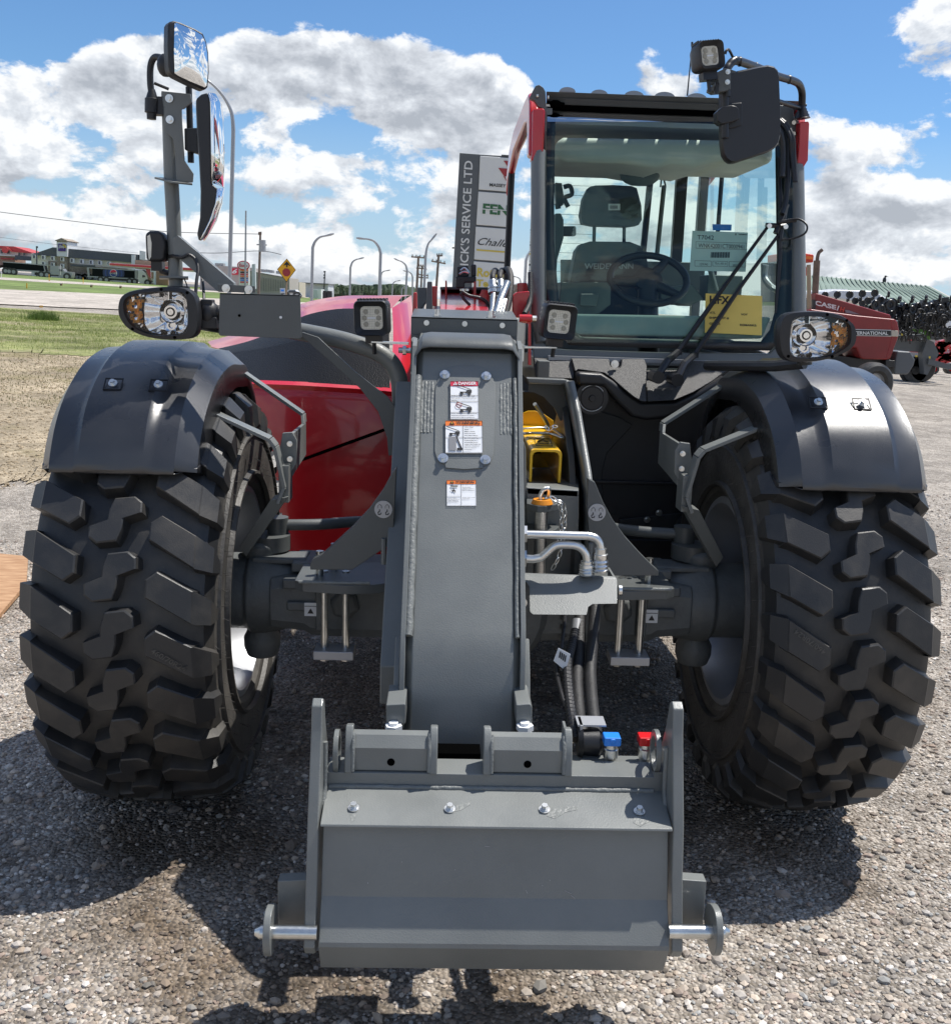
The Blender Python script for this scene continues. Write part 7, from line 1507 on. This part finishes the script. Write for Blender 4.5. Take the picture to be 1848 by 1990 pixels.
for v_ in range(len(m.v)): a = m.v[v_]; m.v[v_] = (a[0]+random.uniform(-.7, .7), a[1], a[2]+random.uniform(-.7, .7))
o = m.build('distant_wood', 'leaf_dark', ang=1); tag(o, 'dark far off bush belt on the horizon below the street lamps', 'wood', kind='stuff')
# ---------------- dealer sign tower
Ys = 30
rt = root('sign_tower', '4', 400, 1400, Ys, 'tall grey dealer sign tower with vertical white lettering and a column of white brand panels', 'sign')
A_ = [('4', 163, 105), ('4', 335, 118), ('4', 850, 148), ('4', 860, 175), ('4', 800, 1700), ('4', 70, 1700), ('4', 103, 1190)]
bp_('frame', MB().slab([at(v, x, y, Ys) for v, x, y in A_], (0, .5, 0)), 'sign_grey', rt)
m = MB(); o = at('4', 232, 1060, Ys-.02); ux = at('4', 280, 172, Ys-.02)-at('4', 236, 1045, Ys-.02); o = at('4', 226, 1048, Ys-.02); text(m, "ICK'S SERVICE LTD", at('4', 234, 1040, Ys-.02), at('4', 272, 172, Ys-.02)-at('4', 234, 1040, Ys-.02), at('4', 165, 1035, Ys-.02)-at('4', 236, 1040, Ys-.02), .015)
bp_('lettering', m, 'sign_white', rt)
def pan(q):
    return bp_('sign_panel', MB().slab([at('4', x, y, Ys-.06) for x, y in q], (0, .06, 0)), 'sign_white', rt, bevel=.02)
p1 = pan([(332, 128), (845, 165), (830, 447), (320, 408)]); p2 = pan([(318, 424), (830, 462), (815, 740), (300, 700)]); p3 = pan([(296, 715), (815, 755), (800, 1030), (282, 988)]); p4 = pan([(280, 1003), (800, 1045), (785, 1320), (262, 1280)])
def stext(par, t, x0, y0, x1, y1, h, mt, b=.02, sh=0, off=0):
    m = MB(); o = at('4', x0, y0, Ys-.075); ux = at('4', x1, y1, Ys-.075)-o; text(m, t, o, ux, at('4', x0+h*.07, y0-h, Ys-.075)-o, b, sh); bp_('lettering', m, mt, par)
stext(p1, 'MASSEY FERGUSON', 410, 382, 752, 406, 28, 'ink'); stext(p2, 'FENDT', 352, 608, 745, 640, 85, 'green_ink', .04)
m = sl(MB(), '4', [(352, 566), (745, 590), (745, 597), (352, 573)], Ys-.085, .01); bp_('stripe', m, 'sign_white', p2)
stext(p3, 'Challenger', 310, 885, 755, 925, 80, 'ink', .0, .5); bp_('underline', sl(MB(), '4', [(303, 902), (760, 938), (760, 950), (303, 914)], Ys-.08, .01), 'gold_ink', p3)
stext(p4, 'RoGator', 305, 1130, 640, 1155, 75, 'gold_ink', .03); stext(p4, 'TerraGator', 300, 1212, 720, 1240, 60, 'gold_ink', .03)
m = MB()
for q in ([(528, 168), (700, 182), (660, 262), (612, 205)], [(484, 228), (590, 234), (612, 280), (548, 342)]): pass
m.slab([at('4', x, y, Ys-.08) for x, y in ((528, 168), (718, 182), (672, 262), (622, 225), (576, 238))], (0, .02, 0)); m.slab([at('4', x, y, Ys-.08) for x, y in ((484, 228), (574, 236), (592, 268), (586, 296), (532, 298))], (0, .02, 0)); m.slab([at('4', x, y, Ys-.08) for x, y in ((592, 270), (650, 275), (762, 250), (672, 330), (612, 310))], (0, .02, 0)); m.tube([at('4', 532, 298, Ys-.07), at('4', 552, 336, Ys-.07), at('4', 600, 285, Ys-.07)], .02, 5); bp_('emblem', m, 'maroon_ink', p1)
m = sl(MB(), '4', [(510, 118), (640, 125), (640, 135), (510, 128)], Ys-.05, .1); m.v and bp_('top_bracket', m, 'sign_grey', rt)
bp_('side_stub', sl(MB(), '4', [(100, 888), (118, 885), (118, 898), (100, 897)], Ys, .1), 'ink', rt)
# ---------------- red tractor on the right
Yr = 16
rt = root('tractor', 'K', 800, 1400, Yr, 'faded red tractor with two brown exhaust stacks parked right behind the telehandler', 'tractor')
hood = MB(); sl(hood, 'K', [(125, 450), (700, 530), (1165, 575), (1195, 610), (1218, 720), (1205, 800), (1110, 1060), (1070, 1075), (790, 1068), (740, 1050), (690, 930), (125, 900)], Yr, .9)
hd = bp_('hood', hood, 'faded_red', rt, bevel=.03, seg=3)
uh = bp_('hood_top', sl(MB(), 'K', [(190, 262), (215, 262), (1100, 520), (1115, 545), (1118, 568), (900, 555), (550, 540), (180, 470)], Yr+.25, .5), 'faded_red', rt, bevel=.02)
bp_('grille_band', sl(MB(), 'K', [(550, 462), (600, 468), (740, 520), (560, 500)], Yr+.22, .03), 'grey_band', uh); bp_('edge_panel', sl(MB(), 'K', [(158, 340), (190, 345), (190, 480), (158, 475)], Yr+.2, .5), 'black_plastic', rt)
def ktext(par, t, x0, y0, x1, y1, h, mt, Y, b=.03, sh=0): m = MB(); o = at('K', x0, y0, Y); text(m, t, o, at('K', x1, y1, Y)-o, at('K', x0+h*.05, y0-h, Y)-o, b, sh); return bp_('lettering', m, mt, par)
ktext(uh, 'CASE', 180, 402, 440, 462, 58, 'sign_white', Yr+.21, .04); ktext(uh, 'I', 446, 470, 478, 476, 62, 'sign_white', Yr+.21, .05, .3); ktext(uh, 'H', 484, 478, 545, 490, 58, 'orange_red', Yr+.21, .03, .2)
sp_ = bp_('name_strip', sl(MB(), 'K', [(400, 690), (1115, 708), (1118, 788), (400, 775)], Yr-.01, .02), 'sign_white', hd); bp_('black_strip', sl(MB(), 'K', [(405, 698), (1112, 716), (1114, 780), (405, 768)], Yr-.016, .01), 'ink', hd)
m = MB(); o = at('K', 600, 765, Yr-.03); text(m, 'INTERNATIONAL', o, at('K', 1078, 770, Yr-.03)-o, at('K', 601, 722, Yr-.03)-o, .03); bp_('lettering', m, 'sign_white', hd)
bp_('headlight', sl(MB(), 'K', [(1122, 712), (1205, 716), (1205, 790), (1122, 788)], Yr-.02, .1), 'beige_wall', hd, bevel=.01); bp_('panel_line', sl(sl(MB(), 'K', [(1112, 580), (1118, 581), (1135, 710), (1129, 710)], Yr-.006, .01), 'K', [(1129, 790), (1135, 790), (1060, 1060), (1054, 1060)], Yr-.006, .01), 'maroon_ink', hd)
ex = MB(); P_ = [at('6', 475, 870, Yr+.2), at('6', 470, 430, Yr+.2)]; r_ = (at('6', 495, 600, Yr)-at('6', 455, 600, Yr)).length/2; ex.tube(P_, r_, 16, caps=False); ex.cyl(P_[0], P_[0]+V((0, 0, .05)), r_); E1 = bp_('exhaust_stack', ex, 'tan_box', rt); m = MB(); m.cyl(P_[1]-V((0, 0, .03)), P_[1]-V((0, 0, .02)), r_*.95, 14); bp_('stack_opening', m, 'black_void', E1)
ex = MB(); rb_ = (at('6', 560, 600, Yr)-at('6', 505, 600, Yr)).length/2*1.15; ex.tube([at('6', 530, 745, Yr+.5), at('6', 550, 390, Yr+.5)], rb_, 16); ex.tube(smooth([at('6', 552, 390, Yr+.5), at('6', 558, 345, Yr+.5), at('6', 572, 310, Yr+.5), at('6', 602, 285, Yr+.5)], 5), rb_*.55, 14); bp_('exhaust_stack', ex, 'rust_steel', rt)
bp_('cab_roof', sl(sl(MB(), '6', [(250, 315), (430, 318), (515, 330), (522, 345), (515, 410), (430, 400), (250, 395)], Yr+1.5, 1.2), '6', [(250, 440), (452, 445), (455, 540), (250, 535)], Yr+1.5, 1.2), 'orange_red', rt, bevel=.02)
bp_('cab', sl(MB(), '6', [(150, 400), (440, 405), (440, 1000), (150, 1000)], Yr+1.8, 1.0), 'window_dark', rt); bp_('marker_lamp', sl(MB(), '6', [(445, 345), (510, 350), (508, 380), (445, 375)], Yr+1.45, .05), 'orange_label', rt)
bp_('underframe', sl(sl(MB(), 'K', [(300, 1000), (760, 1060), (1165, 1085), (1165, 1170), (620, 1200), (300, 1180)], Yr+.2, .6), 'K', [(1050, 1075), (1165, 1085), (1165, 1170), (1050, 1160)], Yr, .3), 'black_metal', rt, bevel=.01)
bp_('weight_box', sl(MB(), 'K', [(1190, 968), (1355, 975), (1412, 1075), (1395, 1145), (1325, 1255), (1155, 1255), (1160, 1110)], Yr+.1, .7), 'sign_grey', rt, bevel=.03, seg=3)
m = MB(); c = at('K', 880, 1360, Yr-.9); rr = (at('K', 1132, 1360, Yr-.9)-c).length
m.lathe(c, V((.22, -.975, 0)), [(.10, rr*.5), (.15, rr*.62), (.15, rr*.85), (.12, rr*.95), (.05, rr), (-.08, rr), (-.13, rr*.95), (-.15, rr*.8), (-.1, rr*.5)], 48); W_ = bp_('front_wheel', m, 'rubber', rt); m = MB(); m.lathe(c, V((.22, -.975, 0)), [(.10, rr*.5), (.05, rr*.46), (.04, rr*.2), (.10, rr*.15), (.10, 0)], 32); bp_('rim', m, 'galvanised', W_)
m = MB(); c = at('K', 300, 1150, Yr+1.2); m.lathe(c, V((.3, -.95, 0)), [(.22, .4), (.26, .5), (.26, .7), (.22, .8), (-.22, .8), (-.26, .5)], 40); bp_('rear_wheel', m, 'rubber', rt)
for x, y, w in ((1250, 1260, 20),): pass
# ---------------- folded seeder with rows of black packer wheels
Yp_ = 27
rt = root('folded_planter', 'K', 1400, 1290, Yp_, 'folded black planter with rows of upturned press wheels beside the shed', 'planter')
bp_('main_frame', sl(sl(sl(sl(MB(), 'K', [(1165, 830), (1640, 860), (1640, 990), (1100, 960)], Yp_, .5), 'K', [(1500, 990), (1560, 820), (1640, 860), (1700, 1000), (1560, 1260), (1520, 1250)], Yp_-.2, .3), 'K', [(1580, 1060), (1860, 1140), (1860, 1200), (1570, 1130)], Yp_-.3, .3), 'K', [(1200, 780), (1500, 760), (1700, 800), (1560, 830), (1200, 820)], Yp_-.1, .4), 'sign_grey', rt)
bp_('white_tank', sl(MB(), 'K', [(330, 262), (350, 235), (420, 215), (640, 222), (860, 228), (930, 240), (1085, 328), (1060, 400), (760, 380), (330, 300)], Yp_+2, 2.5), 'white_paint', rt, bevel=.05, seg=3)
bp_('tank_lid', sl(sl(MB(), 'K', [(380, 212), (470, 205), (480, 222), (370, 225)], Yp_+2.2, .8), 'K', [(500, 205), (580, 210), (580, 222), (500, 220)], Yp_+2.2, .8), 'white_paint', rt)
bp_('green_hitch', sl(MB(), 'K', [(1390, 690), (1480, 700), (1650, 745), (1600, 760), (1600, 830), (1560, 770), (1430, 730)], Yp_-.8, .15), 'green_paint', rt)
m = MB(); c = at('K', 1830, 640, Yp_-1); m.cyl(c, c+V((0, .05, 0)), .1, 16); bp_('round_gauge', m, 'white_paint', rt)
wm = MB(); wm.lathe((0, 0, 0), (0, -1, 0), [(-.05, .11), (-.06, .18), (-.03, .2), (.03, .2), (.06, .18), (.05, .11)], 22); wm.lathe((0, 0, 0), (0, -1, 0), [(.03, .12), (.01, .10), (.02, .04), (.05, .03), (.05, 0)], 14)
for k in range(5): a = k*2*pi/5; wm.box((.08*cos(a), -.02, .08*sin(a)), (.02, .02, .03))
wm.box((.02, .1, -.22), (.05, .07, .26)); wm.box((-.06, .12, -.3), (.08, .08, .2))
W0 = wm.build('press_wheel', 'black_metal', rt)
WL = [(305, 280, 42, 0), (455, 275, 44, 0), (607, 275, 46, 0), (762, 262, 46, 0), (915, 255, 46, 0), (675, 350, 42, 0), (830, 350, 46, 0), (925, 400, 60, 20), (985, 345, 50, 10), (1105, 400, 68, 10), (1218, 335, 46, 50), (1378, 328, 46, 55), (1545, 325, 48, 58), (1715, 315, 50, 60), (1085, 268, 40, 75), (1195, 470, 58, 20), (1290, 425, 50, 30), (1372, 460, 52, 20), (1440, 420, 52, 30), (1545, 460, 58, 15), (1605, 425, 50, 30), (1712, 450, 56, 10), (1790, 545, 56, 5), (1835, 415, 52, 40), (1000, 450, 50, 0), (1250, 560, 50, 20), (1340, 570, 46, 0), (1480, 560, 50, 20), (1420, 520, 40, 10), (1600, 570, 46, 0), (1660, 520, 44, 30), (1120, 520, 50, 20), (760, 380, 40, 0), (880, 440, 46, 0), (1540, 660, 50, 10), (1850, 330, 48, 60), (1250, 730, 22, 0), (1300, 500, 40, 0), (1750, 620, 44, 0), (1690, 650, 50, 20), (1400, 640, 50, 30)]
for i, (x, y, r, a) in enumerate(WL):
    o = W0 if i == 0 else W0.copy()
    if i: COL.objects.link(o); o.parent = rt
    Y = Yp_-.6+(y/700)*.3-(.2*((i*7) % 5)/5); p = at('K', x, y, Y); k = (at('K', x+r, y, Y)-p).length/.2; o.scale = (k, k, k); o.location = p-rt.location; o.rotation_euler = (0, 0, R(a))
m = MB(); rnd = random.Random(11)
for k in range(150):
    x = rnd.uniform(1000, 1900); y = rnd.uniform(380, 800) if x > 1150 else rnd.uniform(350, 560); Y = Yp_+.9+rnd.uniform(-.2, .5)
    a = at('K', x, y, Y); m.box(a, (rnd.uniform(.05, .25), rnd.uniform(.05, .3), rnd.uniform(.05, .35)), M.Rotation(rnd.uniform(-.6, .6), 3, 'Y'))
m.build('row_unit', 'black_metal', rt); o = bpy.data.objects['row_unit']; me = o.data
for v_ in me.vertices: v_.co -= rt.location
m = MB()
for k in range(34):
    x = rnd.uniform(1180, 1880); y = rnd.uniform(560, 860); Y = Yp_-.9; w = rnd.uniform(60, 160); h = rnd.uniform(40, 140)
    m.tube(smooth([at('K', x, y, Y), at('K', x+w*.3, y-h, Y-.1), at('K', x+w*.8, y-h*.8, Y), at('K', x+w, y+20, Y+.1)], 4), .022, 6)
bp_('hydraulic_hose', m, 'hose_rubber', rt)
m = MB()
for k in range(26): m = MB(); m.box(at('K', rnd.uniform(1150, 1880), rnd.uniform(420, 850), Yp_-1.0), (.02, .02, .03)); bp_('metal_fitting', m, 'silver_label', rt)
bp_('cream_tag', sl(sl(sl(MB(), 'K', [(1410, 1018), (1440, 1020), (1438, 1040), (1410, 1038)], Yp_-.3, .02), 'K', [(1580, 1030), (1600, 1032), (1598, 1060), (1580, 1058)], Yp_-.4, .02), 'K', [(1240, 750), (1262, 752), (1260, 775), (1240, 774)], Yp_-1, .02), 'gold_ink', rt)
rt = root('red_implement', 'K', 1750, 1250, 34, 'bright red implement parts seen behind the folded planter', 'implement')
m = MB()
for k in range(40): a = at('K', rnd.uniform(1650, 1900), rnd.uniform(850, 1100), 34); m.box(a, (rnd.uniform(.2, .7), .2, .08), M.Rotation(rnd.uniform(-.8, .8), 3, 'Y'))
sl(m, 'K', [(1290, 822), (1430, 826), (1430, 855), (1290, 850)], 33.5, .3); sl(m, 'K', [(1360, 960), (1450, 965), (1450, 985), (1360, 980)], 33.5, .3); bp_('frame', m, 'red_paint', rt, split=.12)
for x, y, r in ((1625, 1190, 62), (1830, 1180, 66)):
    m = MB(); c = at('K', x, y, 32); q = (at('K', x+r, y, 32)-c).length; m.lathe(c, (0, -1, 0), [(-.15, q*.5), (-.15, q*.9), (-.1, q), (.1, q), (.15, q*.9), (.15, q*.5)], 28); w__ = bp_('wheel', m, 'rubber', rt); m = MB(); m.lathe(c, (0, -1, 0), [(.12, q*.52), (.05, q*.3), (.1, 0)], 20); bp_('rim', m, 'red_paint', w__)
m = MB()
for x, y, r in ((1480, 1180, 75), (1390, 1200, 60)): c = at('K', x, y, Yp_+.4); q = (at('K', x+r, y, Yp_)-c).length; m.lathe(c, (0, -1, 0), [(-.15, q*.3), (-.15, q*.9), (-.1, q), (.1, q), (.15, q*.9), (.15, q*.3)], 28)
for rr_ in [o for o in COL.objects if o.name.startswith('folded_planter')]: bp_('transport_wheel', m, 'rubber', rr_); break
# shed with green roof
rt = root('shed', '6', 1200, 900, 60, 'long farm shed with a ribbed grey green metal roof', 'shed')
A_ = at('6', 100, 500, 66); B_ = at('6', 1640, 640, 66); C_ = at('6', 2050, 860, 56); D_ = at('6', 60, 800, 56)
m = MB(); m.slab([A_, B_, C_, D_], (0, 0, -.1))
for k in range(1, 34): t = k/34; a = A_.lerp(B_, t); b = D_.lerp(C_, t); m.slab([a+V((-.04, 0, .03)), a+V((.04, 0, .03)), b+V((.04, 0, .03)), b+V((-.04, 0, .0))], (0, 0, .03))
mat('green_roof', (.155, .215, .17), .6, .0, .08, .6); bp_('roof', m, 'green_roof', rt)
m = MB(); g1 = hg(D_.x, 56); m.slab([D_, C_, V((C_.x, 56, hg(C_.x, 56)-.2)), V((D_.x, 56, g1-.2))], (0, .2, 0)); m.slab([C_, B_, V((B_.x+3, 66, hg(B_.x, 66)-.2)), V((C_.x, 56, hg(C_.x, 56)-.2))], (.2, .2, 0)); bp_('wall', m, 'taupe_wall', rt)
c = at('6', 1203, 600, 65.8); rt = empty('bird', at('6', 1203, 600, 65.8), 'small dark bird perched on the shed roof ridge', 'bird'); m = MB(); c = at('6', 1203, 582, 65.8); m.ball(c, .14, (.8, 1.2, 1.6), 6); m.ball(c+V((.03, -.05, .25)), .08, (1, 1, 1), 5); m.cyl(c+V((.06, -.05, .25)), c+V((.2, -.08, .24)), .02, 4); m.tube([c-V((0, 0, .2)), c-V((.02, 0, .45))], [.05, .02], 5); bp_('body', m, 'black_plastic', rt)
# plywood board at the left edge
q = [ong('D', x, y) for x, y in ((-60, 1080), (55, 1092), (52, 1145), (0, 1207), (-60, 1270))]
m = MB(); m.slab([V((p.x, p.y, hg(p.x, p.y)+.012)) for p in q], (0, 0, .02)); o = m.build('plywood_board', ['plywood']); tag(o, 'weathered plywood board lying on the gravel beside the left tyre', 'board')
# ================================================================== sky, clouds, sun
sd = V((.42, .22, 1)).normalized()
su = bpy.data.lights.new('sun', 'SUN'); su.energy = 4.3; su.angle = R(.53); su.color = (1, .96, .90); so_ = bpy.data.objects.new('sun', su); COL.objects.link(so_); so_.rotation_euler = sd.to_track_quat('Z', 'Y').to_euler(); so_.location = (0, 0, 50)
W = bpy.data.worlds.new('World'); S.world = W; W.use_nodes = True; nt = W.node_tree; L = nt.links.new; bg = nt.nodes['Background']
def mth(op, a, b=None, c=None, clamp=False):
    n = nod(nt, 'ShaderNodeMath', operation=op); n.use_clamp = clamp
    for i, x in enumerate((a, b, c)):
        if x is None: continue
        if isinstance(x, (int, float)): n.inputs[i].default_value = x
        else: L(x, n.inputs[i])
    return n.outputs[0]
def vm(op, a, b=None):
    n = nod(nt, 'ShaderNodeVectorMath', operation=op)
    for i, x in enumerate((a, b)):
        if x is None: continue
        if isinstance(x, (tuple, V)): n.inputs[i].default_value = tuple(x)
        else: L(x, n.inputs[i])
    return n.outputs[1] if op in ('LENGTH', 'DOT_PRODUCT', 'DISTANCE') else n.outputs[0]
tc = nod(nt, 'ShaderNodeTexCoord'); mp = nod(nt, 'ShaderNodeMapping'); mp.vector_type = 'POINT'; mp.inputs['Rotation'].default_value = (0, -TILT, 0); L(tc.outputs['Generated'], mp.inputs[0]); vec = mp.outputs[0]
sky = nod(nt, 'ShaderNodeTexSky'); sky.sky_type = 'NISHITA'; sky.sun_disc = False; sky.sun_elevation = math.asin(sd.z); sky.sun_rotation = atan2(sd.x, sd.y); sky.altitude = 500; sky.air_density = 1.0; sky.dust_density = .6; sky.ozone_density = 1.6
L(vec, sky.inputs[0])
RT = M.Rotation(-TILT, 3, 'Y')
def cdir(x, y): return (RT @ dray('D', x, y).normalized())
BL = [  # x, y, rx, ry (frame units), weight
 (70, 190, 90, 60, .34), (180, 130, 55, 40, .30), (10, 300, 100, 60, .22), (260, 180, 70, 70, .32), (290, 85, 38, 36, .30), (480, 110, 50, 40, .38), (570, 130, 90, 60, .40), (660, 95, 70, 45, .42), (760, 150, 100, 70, .40), (880, 170, 110, 75, .40), (960, 190, 60, 70, .38), (880, 260, 120, 55, .22), (560, 220, 110, 45, .20),
 (1290, 140, 58, 38, .34), (1340, 170, 40, 26, .24), (1830, 50, 70, 60, .40), (1790, 130, 60, 22, .25), (1660, 255, 150, 16, .12), (1720, 300, 160, 14, .12), (1610, 390, 70, 40, .34), (1720, 440, 130, 50, .30), (1810, 400, 60, 35, .28), (1650, 490, 160, 50, .20),
 (640, 262, 56, 24, -.50), (720, 270, 40, 26, -.25), (100, 250, 110, 16, -.22), (400, 300, 70, 22, -.22), (1180, 60, 330, 100, -.50), (1520, 60, 260, 80, -.50), (1640, 180, 120, 60, -.25), (350, 10, 500, 45, -.40), (80, 50, 260, 45, -.28)]
def density(vv, det):
    sx = nod(nt, 'ShaderNodeSeparateXYZ'); L(vv, sx.inputs[0]); zz = mth('ADD', mth('MAXIMUM', sx.outputs[2], -.02), .34)
    pr_ = nod(nt, 'ShaderNodeCombineXYZ'); L(mth('DIVIDE', sx.outputs[0], zz), pr_.inputs[0]); L(mth('DIVIDE', sx.outputs[1], zz), pr_.inputs[1]); pr_.inputs[2].default_value = 3.3
    n1 = nod(nt, 'ShaderNodeTexNoise'); n1.inputs['Scale'].default_value = 3.4; n1.inputs['Detail'].default_value = det; n1.inputs['Roughness'].default_value = .56; n1.inputs['Distortion'].default_value = .15; L(pr_.outputs[0], n1.inputs[0])
    n2 = nod(nt, 'ShaderNodeTexNoise'); n2.inputs['Scale'].default_value = 13; n2.inputs['Detail'].default_value = det; n2.inputs['Roughness'].default_value = .62; n2.inputs['Distortion'].default_value = .2; L(vm('MULTIPLY', vv, (1, 1, 1.6)), n2.inputs[0])
    d = mth('ADD', mth('MULTIPLY', mth('SUBTRACT', n1.outputs[0], .5), 1.5), mth('MULTIPLY', mth('SUBTRACT', n2.outputs[0], .5), 2.2))
    return d, n2.outputs[0]
def blobs(vv):
    acc = None
    for x, y, rx, ry, w in BL:
        c = cdir(x, y); k = 1/1982
        dv = vm('SUBTRACT', vv, c); dv = vm('MULTIPLY', dv, (1/(rx*k), 1/(rx*k), 1/(ry*k))); l = vm('LENGTH', dv)
        g = mth('MULTIPLY', mth('SUBTRACT', 1.35, l, clamp=True) if 0 else mth('SMOOTH_MIN', mth('MAXIMUM', mth('SUBTRACT', 1.5, l), 0), 1.0, .3), w*(1.3 if w > 0 else 1))
        acc = g if acc is None else mth('ADD', acc, g)
    return acc
sepz = nod(nt, 'ShaderNodeSeparateXYZ'); L(vec, sepz.inputs[0]); Z_ = sepz.outputs[2]
BB = mth('ADD', blobs(vec), mth('MULTIPLY', mth('SUBTRACT', .36, Z_, clamp=True), .80))
def dens(vv, det): return mth('ADD', density(vv, det)[0], BB)
D0 = dens(vec, 7); D1 = dens(vm('ADD', vec, (.007, .0, .019)), 5)
TH_ = .06
al = nod(nt, 'ShaderNodeMapRange'); al.interpolation_type = 'SMOOTHSTEP'; al.inputs[1].default_value = TH_; al.inputs[2].default_value = TH_+.22; L(D0, al.inputs[0])
dd = mth('SUBTRACT', D0, D1)                         # brighter where the cloud thins towards the light
lit = mth('ADD', mth('MULTIPLY', dd, 1.15), mth('SUBTRACT', .86, mth('MULTIPLY', mth('MAXIMUM', mth('SUBTRACT', D1, .08), 0), .62)), clamp=True)
ccr = nod(nt, 'ShaderNodeValToRGB'); e = ccr.color_ramp.elements; e[0].position = 0; e[0].color = (.34, .365, .405, 1); e[1].position = .92; e[1].color = (.74, .75, .76, 1); q = e.new(.4); q.color = (.475, .50, .54, 1); q = e.new(.66); q.color = (.58, .61, .65, 1); L(lit, ccr.inputs[0])
skm = nod(nt, 'ShaderNodeMix', data_type='RGBA', blend_type='MULTIPLY'); skm.inputs[0].default_value = 1; L(sky.outputs[0], skm.inputs[6]); SK = .085; skm.inputs[7].default_value = (SK*.64, SK*.90, SK*1.14, 1)
mixc = nod(nt, 'ShaderNodeMix', data_type='RGBA'); L(mth('MULTIPLY', al.outputs[0], .97), mixc.inputs[0]); hz = nod(nt, 'ShaderNodeMix', data_type='RGBA'); L(mth('MULTIPLY', mth('SUBTRACT', 1, mth('DIVIDE', mth('MAXIMUM', Z_, 0), .17), clamp=True), .8), hz.inputs[0]); L(skm.outputs[2], hz.inputs[6]); hz.inputs[7].default_value = (.40, .50, .60, 1); L(hz.outputs[2], mixc.inputs[6]); L(ccr.outputs[0], mixc.inputs[7])
L(mixc.outputs[2], bg.inputs[0]); bg.inputs[1].default_value = 1.0
W.cycles.sampling_method = 'MANUAL'; W.cycles.sample_map_resolution = 1024
S.cycles.max_bounces = 8; S.cycles.transparent_max_bounces = 16; S.cycles.caustics_reflective = False; S.cycles.caustics_refractive = False
S.cycles.use_denoising = True
